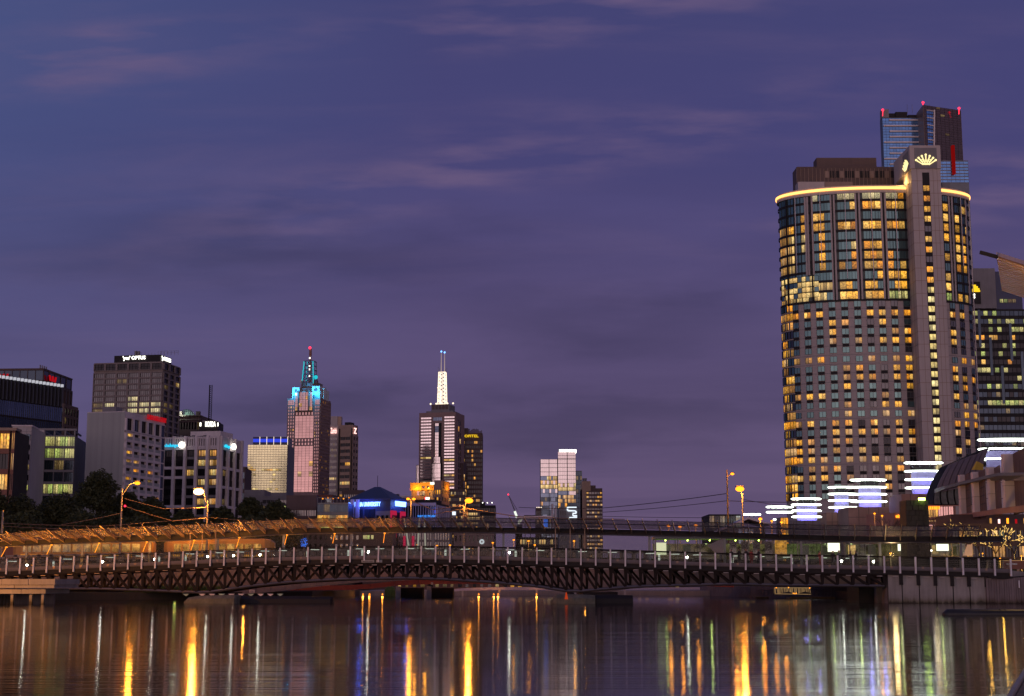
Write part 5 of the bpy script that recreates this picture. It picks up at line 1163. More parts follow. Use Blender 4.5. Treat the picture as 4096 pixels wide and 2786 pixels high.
# ------------------------------------------------------------ ring-lit pavilions
wall('lav_drum', (.30,.28,.60), rough=.6)
def pavilion(label, u0_, u1_, ringv, cu0, cu1, cv0, cv1, Y_, plinth=None, tall=True):
    xc = (K(u0_, ringv[0])+K(u1_, ringv[0]))/2*Y_; R_ = (K(u1_, ringv[0])-K(u0_, ringv[0]))/2*Y_; 
    t = thing('ring_pavilion', label, 'pavilion', (xc, Y_, GZ), group=None)
    z = lambda v: Zv(v, Y_)-GZ
    cr_ = (cu1-cu0)/2*Y_/6000*.97; cxx = K((cu0+cu1)/2, cv0)*Y_-xc
    if tall:
        m_ = MB(); m_.cyl(cxx, 0, z(cv1)-.3, z(cv0), cr_, cr_, 28); m_.v = [(a, b_*.3, c) for a, b_, c in m_.v]; obj('drum', m_, 'lav_drum', t, smooth=False)
        m_ = MB(); m_.cyl(cxx, 0, z(cv0), z(cv0-22), cr_*.8, cr_*.8, 20); m_.v = [(a, b_*.3, c) for a, b_, c in m_.v]; obj('lantern', m_, 'near_black', t)
    for v in ringv:
        m_ = MB(); n = 48; zc_ = z(v); tw = 3.3*Y_/6000
        m_.loft([[((R_+a)*math.cos(2*PI*j/n), (R_+a)*math.sin(2*PI*j/n)*.35, zc_+c) for a, c in ((0,-tw),(.25,0),(0,tw),(-.25,0))] for j in range(n+1)], caps=False); obj('ring_light', m_, 'ring_light', t)
        m_ = MB()
        m_.loft([[((R_-.35+a)*math.cos(2*PI*j/n), (R_-.35+a)*math.sin(2*PI*j/n)*.35, zc_+c) for a, c in ((-.3,-.1),(.05,-.1),(.05,.1),(-.3,.1))] for j in range(n+1)], caps=False)
        for j in range(8): a = 2*PI*(j+.5)/8; m_.bar((cxx*0+(cr_*.9)*math.cos(a)+cxx, cr_*.9*math.sin(a)*.3, zc_-(.9 if v == ringv[0] else 0)), ((R_-.4)*math.cos(a), (R_-.4)*math.sin(a)*.35, zc_), .08, .08)
        obj('ring_frame', m_, 'slate_metal', t)
    if plinth:
        pu0, pu1, pv0, mm_ = plinth; m_ = MB(); m_.box(K(pu0,pv0)*(Y_-4)-xc, K(pu1,pv0)*(Y_-4)-xc, -4, 6, 0, Zv(pv0,Y_-4)-GZ); o = obj('plinth', m_, mm_, t)
        m_ = MB(); w_ = (K(pu1,pv0)-K(pu0,pv0))*(Y_-4); h_ = Zv(pv0,Y_-4)-GZ; x0_ = K(pu0,pv0)*(Y_-4)-xc
        for i in range(1, 7): m_.box(x0_-.03, x0_+w_+.03, -4.05, -4, h_*i/7-.05, h_*i/7+.05)
        for i in range(1, 4): m_.box(x0_+w_*i/4-.05, x0_+w_*i/4+.05, -4.04, -4, 0, h_)
        obj('joint_strip', m_, 'dark_brown', o)
    if tall:
        l = plight('up_light', (cxx-cr_*.6, -cr_*.3-1.6, z(cv1)+.3), (.28,.25,1), 280*(Y_/300)**2, .3, t); plight('up_light', (cxx+cr_*.6, -cr_*.3-1.6, z(cv1)+.3), (.28,.25,1), 280*(Y_/300)**2, .3, t)
    return t
G1 = lambda x: 3050+x/1.719
G2 = lambda y: 1200+y/1.719
pavilion('leftmost low pavilion of two glowing white rings without a drum', G1(30), G1(206), [G2(1425), G2(1461)], G1(80), G1(160), G2(1500), G2(1510), 330, None, False)
pavilion('ring-lit lavender drum nearest the left rings, four white rings above the canopy', G1(203), G1(397), [G2(1370), G2(1410), G2(1451), G2(1493)], G1(232), G1(374), G2(1410), G2(1523), 300, (G1(180), G1(400), G2(1518), 'mid_grey'))
pavilion('ring-lit drum on brick plinth second from the left of the tall drums', G1(455), G1(643), [G2(1290), G2(1336), G2(1381), G2(1428)], G1(490), G1(592), G2(1330), G2(1465), 330, (G1(440), G1(592), G2(1463), 'terracotta'))
pavilion('ring-lit lavender drum beside the spindly park lamps, on a wide brick plinth', G1(608), G1(845), [G2(1240), G2(1290), G2(1338), G2(1388)], G1(655), G1(816), G2(1285), G2(1423), 315, (G1(590), G1(868), G2(1425), 'terracotta'))
pavilion('ring-lit drum left of the ribbed shell roof, above the dark stone pylon', G1(980), G1(1235), [G2(1122), G2(1180), G2(1237), G2(1294)], G1(1018), G1(1200), G2(1178), G2(1334), 300, (G1(955), G1(1200), G2(1335), 'terracotta'))
pavilion('largest ring-lit drum at the right edge behind the colonnade roof', G1(1485), G1(1900), [G2(964), G2(1028), G2(1097)], G1(1530), G1(1790), G2(1040), G2(1240), 285, (G1(1530), G1(1850), G2(1150), 'white_panel'))
pavilion('small single glowing ring at the far left of the white ring row', 2973, 3040, [2059], 2990, 3020, 2062, 2066, 345, None, False)
pavilion('tiny tilted glowing ring under the leftmost white rings', 3096, 3134, [2079], 3100, 3120, 2081, 2083, 335, None, False)
# low blocks at the foot of the tower
b = Bld('low_building', 'brown stone podium below the curved hotel between the drums and stone pylon', 3485, 3640, None, 1985, 335, 0, depth=14, body='bronze', frame='near_black'); b.core()
mb = MB(); 
for i in range(1, 5): mb.box(0, b.w, -.06, 0, i*b.h/5-.06, i*b.h/5+.06)
for i in range(1, 6): mb.box(i*b.w/6-.06, i*b.w/6+.06, -.05, 0, 0, b.h)
obj('joint_strip', mb, 'near_black', b.root)
mb = MB(); mb.box(3, 3.1, -3, -2.9, 9.6, 11)
b.done_()
b = Bld('low_building', 'long terracotta restaurant block with a row of amber sign lights', 3575, 3640, None, 2052, 275, 25, depth=8, body='terracotta'); b.core(); 
for i in range(7): m_ = MB(); m_.box(.4+i*.42, .65+i*.42, -.2, -.05, b.h-.9, b.h-.45+.1*(i % 2)); obj('sign', m_, 'lamp_sodium_far', b.root)
b.done_()
b = Bld('low_building', 'glassy rose-lit block under the ribbed shell roof', 3705, 3880, None, 2022, 255, -8, depth=8, body='terracotta', frame='near_black'); b.core()
b.facade('F', .2, b.w*.62, 0, b.h, 5, 4, .9, .85, lambda c, r: 'glass_pink' if r else 'lit_amber' if c < 2 else 'glass_pink', (2,1), proud=.1); b.bx('grey_panel', 'grey_panel', b.w*.66, b.w*.83, -.4, 0, 0, b.h-.2); b.bx('grey_panel', 'mid_grey', b.w*.84, b.w, -.4, 0, 0, b.h-.2)
for i in range(6): m_ = MB(); m_.box(.2+i*.35, .42+i*.35, -.3, -.15, b.h-.7, b.h-.2); obj('sign', m_, 'lamp_sodium_far', b.root)
b.done_()
b = Bld('low_building', 'dark flat-roofed box building left of the ring row, behind the tall poles', 2836, 2963, None, 2058, 350, 0, depth=14, body='near_black', frame='near_black'); b.core(); b.facade('F', 0, None, b.h-3.4, b.h-.2, 6, 1, .95, .9, rowpick({0:[(.4,'lit_dim'),(.6,'glass_black')]}, [], 3), (2,1), proud=.2)
b.done_()
b = Bld('low_building', 'sloping white-roofed station building with a bluish lit glass front, beneath the single ring', 2905, 3060, None, 2072, 300, 0, depth=10, body='mid_grey', frame='near_black'); b.core(0, None, 0, None, 0, b.h-2)
mb = MB(); mb.loft([[(-1,-1,b.h-2.2), (b.w*.55,-1,b.h+.1), (b.w+1,-1,b.h-1.2)] + [(b.w+1,-1,b.h-1.5), (b.w*.55,-1,b.h-.3), (-1,-1,b.h-2.5)], [(-1,11,b.h-2.2), (b.w*.55,11,b.h+.1), (b.w+1,11,b.h-1.2)] + [(b.w+1,11,b.h-1.5), (b.w*.55,11,b.h-.3), (-1,11,b.h-2.5)]]); obj('roof', mb, 'white_panel', b.root)
b.facade('F', b.w*.3, b.w*.7, 0, b.h-2, 5, 3, .9, .85, chooser([(.4,'lit_office_warm'),(.6,'glass_blue')], 3), proud=.1); b.win('F', b.x(3120,2085), b.h-3.5, .1, .1, 'lit_gold'); b.done_()
b = Bld('low_building', 'small yellow lit glass kiosk block under the left pair of rings', 3122, 3152, None, 2070, 290, 0, depth=5, body='mid_grey', frame='near_black'); b.core(); b.facade('F', 0, None, 0, b.h, 3, 5, .9, .9, lambda c, r: 'lit_gold', proud=.1); b.done_()
# ------------------------------------------------------------ ribbed shell roof and colonnade
Ys = 262
t = thing('shell_building', 'ribbed bronze shell-roofed hall with overlapping curved strips', 'building', (K(3750,2000)*Ys, Ys, GZ)); ox = K(3750,2000)*Ys
def sp(u, v, Y_=Ys): q = W(u, v, Y_); return Vector((q.x-ox, Y_-Ys, q.z-GZ))
nS = 8
base_u = [3738, 3768, 3797, 3826, 3852, 3878, 3906, 3936]; mid = [(3748,1965),(3762,1960),(3789,1955),(3816,1947),(3843,1940),(3866,1934),(3893,1925),(3920,1915)]
topp = [(3795,1862),(3812,1853),(3838,1842),(3862,1833),(3888,1822),(3912,1816),(3934,1800),(3958,1790)]
for i in range(nS-1):
    for part, m_name in ((0, 'pier_stone'), (1, 'bronze')):
        m_ = MB(); L = []; 
        def curve(i_, f):
            bu = (base_u[i_], 2018); md = mid[i_]; tp = topp[i_]
            p0, p1, p2 = Vector(bu), Vector((md[0]-16, md[1]-6)), Vector(tp)
            q = p0*(1-f)**2 + p1*2*f*(1-f) + p2*f*f
            return sp(q.x, q.y, Ys+f*f*9+i_*.6-(0.35 if part else 0))
        fs = [j/6*.40 for j in range(7)] if part == 0 else [.36+j/7*.64 for j in range(8)]
        secs = []
        for f in fs:
            a = curve(i, f); c = curve(i+1, f); a2 = a.lerp(c, .06); c2 = a.lerp(c, .82 if part == 0 else .93); d_ = Vector((0, .5, 0))
            secs.append([a2, c2, c2+d_, a2+d_])
        m_.loft(secs); obj('roof_strip', m_, m_name, t)
m_ = MB()                                        # dark body under the strips
secs = []
for f in [j/10 for j in range(11)]:
    part = 0; a = curve(0, f); c = curve(nS-1, f); d_ = Vector((0, .7, 0)); secs.append([a+d_, c+d_, c+d_*8, a+d_*8])
m_.loft(secs); obj('shell', m_, 'dark_steel', t)
m_ = MB(); m_.box(sp(3745,2020).x, sp(3945,2020).x, .5, 9, 0, sp(3800,2022).z); obj('base_wall', m_, 'bronze', t)
# colonnade
Yc = 215
t = thing('colonnade_building', 'stone colonnade hall with tall square columns and a projecting flat roof, right edge', 'building', (K(3845,2050)*Yc, Yc, GZ)); ox2 = K(3845,2050)*Yc
def cp(u, v, Y_): q = W(u, v, Y_); return q.x-ox2, Y_-Yc, q.z-GZ
H3 = lambda x, y: (3400+x/2.635, 1900+y/2.635)
# front wall line runs from far (left) to near (right)
Ya = lambda u: 226 - (u-3840)*.12
cols = [(3846, 3876, 2057, 1911), (3899, 3930, 2050, 1900), (3963, 3995, 2040, 1885), (4024, 4073, 2030, 1858), (4140, 4190, 2020, 1848)]
for i, (ua, ub, vb, vt_) in enumerate(cols):
    Y0 = Ya(ua); x0_, y0_, zb_ = cp(ua, vb, Y0); x1_ = cp(ub, vb, Y0)[0]; zt_ = cp(ua, vt_, Y0)[2]+.4
    if i == 3: zt_ += 1.0
    m_ = MB(); m_.box(x0_, x1_, y0_, y0_+1.1, zb_, zt_); o = obj('column', m_, 'white_panel', t)
    m_ = MB(); m_.box(x0_-.02, x1_+.02, y0_-.02, y0_+1.1, (zb_+zt_)/2-.7, (zb_+zt_)/2-.65); obj('joint', m_, 'mid_grey', o)
    if i < 4:
        u2_ = cols[i+1][0]; Y1 = Ya(u2_); 
        m_ = MB(); P = [(x1_, y0_+1.6), (cp(u2_, vb, Y1)[0], Y1-Yc+1.6)]
        m_.loft([[(P[0][0],P[0][1],z),(P[1][0],P[1][1],z),(P[1][0],P[1][1]+.4,z),(P[0][0],P[0][1]+.4,z)] for z in (zb_-1.0, zt_)]); obj('wall', m_, 'dark_brown', t)
        Lw = math.hypot(P[1][0]-P[0][0], P[1][1]-P[0][1]); Mw = Matrix.Translation((P[0][0], P[0][1]-.06, zb_)) @ Matrix.Rotation(math.atan2(P[1][1]-P[0][1], P[1][0]-P[0][0]), 4, 'Z')
        hh = zt_-zb_-1.2
        flush_windows(t, [('window', Lw*.62, hh, (3, 4), Mw @ Matrix.Translation((Lw*.30, 0, -.1)), 'glass_black', 'near_black', .035)])
m_ = MB(); pr = [(3777, 1946, 1956), (3850, 1926, 1938), (3925, 1908, 1918), (3990, 1892, 1903), (4096, 1890, 1900), (4200, 1885, 1895)]
secs = []
for (u, va, vb) in pr:
    Y0 = Ya(u)-2.2; x_, y_, z_ = cp(u, va, Y0); secs.append([(x_, y_, z_), (x_+1.0, y_+9, z_+.1), (x_+1.0, y_+9, z_-.5), (x_, y_, z_-.42)])
m_.loft(secs); obj('roof', m_, 'slate_metal', t)
m_ = MB(); secs = []
for (u, va, vb) in ((3690, 2072, 2080), (3780, 2066, 2075), (3850, 2056, 2066), (3925, 2047, 2066), (4000, 2034, 2055), (4096, 2021, 2046), (4200, 2008, 2035)):
    Y0 = Ya(u)-.8; x_, y_, z_ = cp(u, va, Y0); z2_ = cp(u, vb, Y0)[2]; secs.append([(x_, y_, z_), (x_, y_+5, z_), (x_, y_+5, z2_), (x_, y_, z2_)])
m_.loft(secs); obj('terrace_edge', m_, 'terracotta', t)
m_ = MB(); m_.box(cp(3780,2060,222)[0], cp(4200,2060,222)[0]+4, 4, 12, 0, cp(3850,2062,222)[2]); obj('lower_wall', m_, 'dark_brown', t)
m_ = MB(); q = cp(3890, 1862, 232); q2 = cp(3940, 1860, 232); m_.loft([[(cp(3886,1880,232)[0], 17, cp(0,1880,232)[2]), (cp(3905,1846,232)[0], 17, cp(0,1846,232)[2]), (cp(3910,1846,232)[0], 17, cp(0,1846,232)[2]), (cp(3896,1880,232)[0], 17, cp(0,1880,232)[2])], [(cp(3940,1880,232)[0], 18, cp(0,1880,232)[2]), (cp(3940,1856,232)[0], 18, cp(0,1856,232)[2]), (cp(3942,1856,232)[0], 18, cp(0,1856,232)[2]), (cp(3942,1880,232)[0], 18, cp(0,1880,232)[2])]]); obj('yellow_parapet', m_, 'mustard', t)
m_ = MB(); x_, y_, z_ = cp(4076, 1905, 222); m_.box(x_, x_+6, y_, y_+1, z_-2.2, z_); obj('lit_panel', m_, 'lit_amber', t); m_ = MB(); m_.box(x_, x_+6, y_-.1, y_+1, z_, z_+.5); obj('yellow_beam', m_, 'mustard', t)
for i in range(5):
    m_ = MB(); x_, y_, z_ = cp(3960+i*34, 2085+4*(i % 2), 214); m_.box(x_, x_+.25, y_, y_+.2, z_-.7, z_+.4); obj('wall_lamp', m_, ['lit_amber','sign_redw','lamp_sodium_far','sign_red','lit_amber'][i], t)
# stone pylon
Yp = 186; q = K(3660,2100)*Yp
t = thing('stone_pylon', 'dark rough stone pylon with a yellow-green lamp on top, behind the canopy', 'pylon', (q, Yp, GZ))
xa, xb_ = K(3622,2002)*Yp-q, K(3710,2002)*Yp-q; zt_ = Zv(2002,Yp)-GZ
mb = MB(); mb.loft([[(xa-.1,0,0),(xb_+.25,0,0),(xb_+.25,3,0),(xa-.1,3,0)], [(xa,0.05,zt_),(xb_,0.05,zt_),(xb_,3,zt_),(xa,3,zt_)]]); obj('core', mb, 'near_black', t)
sb = MB(); r_ = 0
mst = {}
nr_ = 15
for r in range(nr_):
    z0_ = zt_*r/nr_; z1_ = zt_*(r+1)/nr_-.04; n_ = 4 if r % 2 else 5; xs_ = [xa-.1+(xb_-xa+.25)*k/n_ + (R.uniform(-.15,.15) if 0 < k < n_ else 0) for k in range(n_+1)]
    for k in range(n_):
        mm_ = MB(); d_ = R.uniform(.06,.22); w_ = xs_[k+1]-xs_[k]; f_ = .1*(r/nr_); mm_.box(xs_[k]+.02+(f_ if k == 0 else 0), xs_[k+1]-.02-(f_ if k == n_-1 else 0), -d_, .05, z0_, z1_); obj('stone', mm_, 'bluestone', t)
m_ = MB(); xx = K(3686,1997)*Yp-q; m_.box(xx-.35, xx+.35, -.35, .1, zt_+.0, zt_+.28); obj('lamp', m_, 'lamp_green', t)
plight('lamp_glow', (xx, -.7, zt_+.3), (.75,1,.1), 22, .15, t)
# exhibition canopy blade at the upper right
t = thing('canopy_blade', 'tilted golden slatted roof blade with a dark pole tip entering from the upper right', 'canopy', (K(4096,1100)*120, 120, 0)); ox3 = K(4096,1100)*120
def bp_(u, v, Y_): q = W(u, v, Y_); return Vector((q.x-ox3, Y_-120, q.z))
A1, B1, C1, D1 = bp_(3986,1024,118), bp_(4260,1112,106), bp_(4290,1250,128), bp_(4008,1160,140)
m_ = MB(); up = Vector((0,0,.32)); m_.loft([[A1, B1, B1+up, A1+up], [D1, C1, C1+up, D1+up]]); obj('roof_deck', m_, 'white_panel', t)
for i in range(16):
    f0, f1 = i/16, (i+.80)/16
    a, c = A1.lerp(D1, f0), A1.lerp(D1, f1); d_, e_ = B1.lerp(C1, f0), B1.lerp(C1, f1); dn_ = Vector((0,0,-.14)); s0 = Vector((0,0,-.01))
    m_ = MB(); m_.loft([[a+s0, c+s0, c+dn_, a+dn_], [d_+s0, e_+s0, e_+dn_, d_+dn_]]); obj('slat', m_, 'gold_slat', t)
m_ = MB(); m_.bar(bp_(3920,1010,117.6), bp_(3990,1029,117.8), .16, .28); obj('pole_tip', m_, 'near_black', t)
m_ = MB(); m_.tube([bp_(4290,1180,117), (bp_(4290,1180,117).x+1, 0, 2)], .25, 8); m_.tube([bp_(4240,1170,117), (bp_(4290,1180,117).x-1, 4, 2)], .25, 8); obj('mast', m_, 'mustard', t)
plight('soffit_lamp', bp_(4180,1400,110), (1,.6,.2), 2500, .3, t)
# ------------------------------------------------------------ pedestrian truss bridge with glass canopy
FBY = lambda u: 178 - 16*u/4096
vrail = [(-200,2246),(0,2238),(400,2222),(750,2207),(1100,2194),(1400,2187),(1700,2186),(2100,2192),(2500,2202),(2900,2214),(3200,2221),(3500,2226),(4020,2238)]
vchord = [(-200,2352),(200,2355),(400,2356),(640,2364),(818,2372),(990,2346),(1152,2329),(1377,2316),(1626,2313),(1787,2318),(1948,2328),(2150,2346),(2285,2368),(2530,2347),(2900,2337),(3142,2341),(3560,2345)]
def railz(u): return Zv(sinterp(vrail, u), FBY(u))
def chordz(u): return Zv(interp(vchord, u), FBY(u))
def fp(u): Y_ = FBY(u); return Vector((K(u, 2250)*Y_, Y_, 0))
us = [-130.0]
while us[-1] < 4008:
    u = us[-1]; du = 10
    while (fp(u+du)-fp(u)).length < 1.64: du += .5
    us.append(u+du)
P = [fp(u) for u in us]; RZ = [railz(u) for u in us]; CZ = [chordz(u) for u in us]; NB = len(us)
nrm = Vector((.2, 1, 0)).normalized()
iAb = min(range(NB), key=lambda i: abs(us[i]-3548))
fb = thing('pedestrian_bridge', 'arched steel truss footbridge with glass balustrades and pale leaning posts across the river', 'bridge', tuple(P[NB//2]))
O = P[NB//2].copy(); O.z = 0
def q(i, n=0, z=0.0, s=0): v = P[i] + nrm*n; return Vector((v.x-O.x, v.y-O.y, z))
# deck, fascia, edge beam
def along(name, m, n0, n1, f0, f1, rng=None):
    mb = MB(); rng = rng or range(NB)
    mb.loft([[q(i,n0,f0(i)), q(i,n1,f0(i)), q(i,n1,f1(i)), q(i,n0,f1(i))] for i in rng]); return obj(name, mb, m, fb)
along('deck', 'fascia_grey', .1, 4.9, lambda i: RZ[i]-1.45, lambda i: RZ[i]-1.2)
along('fascia', 'fascia_grey', -.02, .1, lambda i: RZ[i]-1.36, lambda i: RZ[i]-1.03)
along('edge_beam', 'near_black', .12, .6, lambda i: RZ[i]-1.95, lambda i: RZ[i]-1.452)
along('edge_beam', 'near_black', 4.3, 4.8, lambda i: RZ[i]-1.95, lambda i: RZ[i]-1.452)
mb = MB(); mb.tube([q(i,.0,RZ[i]) for i in range(NB)], .055, 6); obj('handrail', mb, 'dark_steel', fb)
mb = MB(); mb.tube([q(i,4.9,RZ[i]) for i in range(NB)], .05, 5); obj('handrail', mb, 'dark_steel', fb)
mb = MB()
for k in range(4): mb.tube([q(i,.05,RZ[i]-.28-k*.2) for i in range(NB)], .012, 3)
obj('rail_wire', mb, 'rail_steel', fb, kind='stuff')
pm = MB(); pm.loft([[(-.08,-.14,-1.78),(.08,-.14,-1.78),(.08,.1,-1.78),(-.08,.1,-1.78)], [(-.08,-.30,.02),(.08,-.30,.02),(.08,-.12,.02),(-.08,-.12,.02)]]); pme = pm.mesh('balustrade_post', ['white_paint'])
clear('bal_glass', (.86,.89,.86), .012, (.16,.15,.13), .03)
for i in range(NB):
    o = obj('balustrade_post', pme, '', fb, M=Matrix.Translation(q(i,0,RZ[i])) @ Matrix.Rotation(.03*(us[i]-2400)/2000*-1, 4, 'Y'))
    if i < NB-1:
        mb = MB(); a, c = q(i,.02,0), q(i+1,.02,0); e_ = (c-a)*.05
        mb.loft([[a+e_+Vector((0,0,RZ[i]-1.05)), c-e_+Vector((0,0,RZ[i+1]-1.05)), c-e_+Vector((0,0,RZ[i+1]-.08)), a+e_+Vector((0,0,RZ[i]-.08))], [x+nrm*.015 for x in (a+e_+Vector((0,0,RZ[i]-1.05)), c-e_+Vector((0,0,RZ[i+1]-1.05)), c-e_+Vector((0,0,RZ[i+1]-.08)), a+e_+Vector((0,0,RZ[i]-.08)))]])
        obj('glass_panel', mb, 'bal_glass', fb)
# truss
for (n, nm) in ((.35, 'front'), (4.5, 'rear')):
    rng = range(0, iAb+1)
    mb = MB(); mb.tube([q(i,n,CZ[i]) for i in rng], .17, 8); obj('bottom_chord', mb, 'rail_steel' if n < 1 else 'dark_steel', fb)
    mb = MB(); mb.tube([q(i,n,RZ[i]-2.05) for i in rng], .13, 6); obj('top_chord', mb, 'dark_steel', fb)
    for i in rng:
        a, c = q(i,n,CZ[i]), q(i,n,RZ[i]-2.0)
        mb = MB(); w0, w1 = .10, .22
        mb.loft([[a+Vector((-w0,-w0,0)),a+Vector((w0,-w0,0)),a+Vector((w0,w0,0)),a+Vector((-w0,w0,0))],[c+Vector((-w1,-w0,0)),c+Vector((w1,-w0,0)),c+Vector((w1,w0,0)),c+Vector((-w1,w0,0))]]); obj('truss_vertical', mb, 'dark_steel', fb)
        if i < iAb:
            mb = MB()
            if n < 1: mb.bar(q(i,n-.05,RZ[i]-2.05), q(i+1,n-.05,CZ[i+1]), .2, .26)
            elif us[i] < 1750: mb.bar(q(i,n,CZ[i]), q(i+1,n,RZ[i+1]-2.05), .17, .24)
            else: mb.bar(q(i,n,RZ[i]-2.05), q(i+1,n,CZ[i+1]), .17, .24)
            obj('truss_diagonal', mb, 'dark_steel', fb)
for i in range(0, iAb+1, 1):
    mb = MB(); mb.bar(q(i,.3,CZ[i]), q(i,4.5,CZ[i]), .12, .12); obj('cross_beam', mb, 'dark_steel', fb)
# deck lights, small boxes under the fascia, light strips under the rear rail
for i in range(0, NB, 2):
    mb = MB(); mb.box(-.12, .12, -.14, .0, -.12, .12); obj('conduit_box', mb, 'bronze', fb, M=Matrix.Translation(q(i, -.03, RZ[i]-1.15)+Vector((.8,0,0))))
for i in range(1, NB-1):
    mb = MB(); mb.box(-.28, .28, -.06, .06, -.04, .04); obj('bracket', mb, 'pale_concrete' if us[i] > 1000 else 'bronze', fb, M=Matrix.Translation(q(i, .1, RZ[i]-2.1)+Vector((-.5,0,0))))
spots = [(108,2262),(410,2248),(618,2238),(831,2227),(934,2223),(1040,2220),(1474,2209),(2037,2211),(2748,2230),(3366,2245),(3494,2247)]
for u, v in spots:
    Y_ = FBY(u)+2.5; w = W(u, v, Y_); mb = MB(); mb.sphere((0,0,0), .11, 8, 5); mb2 = MB(); mb2.box(-.05,.05,.1,.2,-.9,.1)
    o = obj('deck_spotlight', mb, 'deck_white', fb, M=Matrix.Translation((w.x-O.x, w.y-O.y, w.z))); obj('spotlight_stem', mb2, 'rail_steel', o)
for u in [50,270,440,560,760,880,960,1060,1130,1260,1330,1440,1520,1640,1720,1860,2040,2160,2330,2450,2600,2700,2790,2940,3040,3150,3290,3400]:
    Y_ = FBY(u)+4.8; v = sinterp(vrail, u)+10; w = W(u, v, Y_); mb = MB(); mb.box(-.5,.5,-.03,.03,-.025,.025); obj('rail_light', mb, 'strip_white', fb, M=Matrix.Translation((w.x-O.x, w.y-O.y, w.z)))
for u in [120,550,690,1180,1340,1420,1745,2030,2900,2620,3180,3210]:
    i = min(range(NB), key=lambda k: abs(us[k]-u)); mb = MB()
    for k in range(6): mb.box(-.12,.12,-.02,.02,-.3-k*.14,-.26-k*.14)
    obj('louvre_light', mb, 'strip_white', fb, M=Matrix.Translation(q(i, 4.6, RZ[i]-.05)), kind=None)
# ---- canopy
vtip = [(-100,2136),(0,2128),(306,2109),(760,2090),(1164,2069),(1450,2066),(1900,2064),(2200,2069),(2700,2079),(3000,2086),(3400,2094),(3960,2097)]
vbeam = [(-100,2192),(0,2188),(300,2174),(760,2160),(1150,2138),(1500,2131),(2000,2132),(2400,2139),(2900,2151),(3200,2162),(3600,2170),(4000,2167)]
cn = thing('bridge_canopy', 'curved glass canopy of slanted ribs on slender columns above the footbridge deck', 'canopy', (O.x, O.y, O.z))
ribs = []; u = -60.0
def cpnt(u, v, dn):  # on the rear side of the deck
    Y_ = FBY(u)+dn; return W(u, v, Y_)
beamP = []
# stations run along the rear edge of the deck
i = 0; uu = [-60.0]
while uu[-1] < 3885:
    a = uu[-1]; du = 10
    while (cpnt(a+du, 2150, 5.2)-cpnt(a, 2150, 5.2)).xy.length < 1.66: du += .5
    uu.append(a+du)
uu2 = uu + [uu[-1]+66+38]
def cb(u): w = cpnt(u, sinterp(vbeam, u), 5.2); return Vector((w.x-O.x, w.y-O.y, w.z))
BP = [cb(u) for u in uu2]
mb = MB(); mb.loft([[p, p+nrm*.3, p+nrm*.3+Vector((0,0,.62)), p+Vector((0,0,.62))] for p in BP]); obj('main_beam', mb, 'near_black', cn)
mb = MB(); mb.tube([p+Vector((0,-.08,-.03)) for p in BP], .07, 5); obj('lower_tube', mb, 'rail_steel', cn)
clear('canopy_glass', (.72,.69,.67), .02, (.42,.37,.32), .22, .12)
Dn = 4.5
tips = []; bases = []
for k, u in enumerate(uu):
    b0 = BP[k] + Vector((0,0,.60)); 
    # tip: same station, overhanging the deck towards the camera side
    tz0 = None; tp = b0 - nrm*Dn; Yt = tp.y+O.y; ut = (tp.x+O.x)/Yt
    # photo row of the tip
    usrc = CX + ut*F; tp = Vector((tp.x, tp.y, Zv(sinterp(vtip, usrc), Yt)))
    tips.append(tp); bases.append(b0)
    m1 = b0.lerp(tp, .50)+Vector((0,0,-.16)); w = Vector((.045, 0, 0)); low = b0+Vector((0,0,-.42))
    mb = MB(); mb.loft([[low-w, low+w, b0+w, b0-w], [m1-w+Vector((0,0,-.18)), m1+w+Vector((0,0,-.18)), b0.lerp(tp,.5)+w, b0.lerp(tp,.5)-w], [tp-w*.6+Vector((0,0,-.05)), tp+w*.6+Vector((0,0,-.05)), tp+w*.6, tp-w*.6]]); obj('rib', mb, 'bronze', cn)
for f, r in ((.46, .05), (.80, .03)):
    mb = MB(); mb.tube([b_.lerp(t_, f)+Vector((0,0,.03)) for b_, t_ in zip(bases, tips)], r, 4); obj('purlin', mb, 'dark_steel', cn)
for k in range(len(uu)-1):
    for f0, f1 in ((.06, .44), (.48, .80)):
        a, b_, c, d = bases[k].lerp(tips[k], f0), bases[k+1].lerp(tips[k+1], f0), bases[k+1].lerp(tips[k+1], f1), bases[k].lerp(tips[k], f1)
        e1, e2 = (b_-a)*.04, (c-d)*.04; mb = MB(); up = Vector((0,0,.02)); lo = [a+e1, b_-e1, c-e2, d+e2]
        mb.loft([lo, [x+up for x in lo]]); obj('glass_panel', mb, 'canopy_glass', cn)
colu = [106, 330, 600, 871, 1135, 1406, 1732, 2014, 2310, 2598, 2898, 3204, 3519, 3842]
for u in colu:
    w0 = cb(u); Y_ = FBY(u)+5.2; zd = sinterp([(uu_, z_) for uu_, z_ in zip(us, RZ)], u)-1.3
    mb = MB(); mb.loft([[(w0.x+a, w0.y+b_, z_) for a, b_ in ((-.14,0),(.14,0),(.14,.22),(-.14,.22))] for z_ in (zd, w0.z)]); obj('column', mb, 'slate_metal', cn)
for u in (764, 813, 866, 2221, 2280, 2338):
    w0 = cb(u); zd = sinterp([(uu_, z_) for uu_, z_ in zip(us, RZ)], u)-1.3
    mb = MB(); mb.loft([[(w0.x+a, w0.y+b_-.6, z_) for a, b_ in ((-.05,0),(.05,0),(.05,.12),(-.05,.12))] for z_ in (zd, w0.z+1.6)]); obj('screen_post', mb, 'bronze', cn)
clear('screen_glass', (.88,.89,.87), .01, (.2,.19,.17), .025)
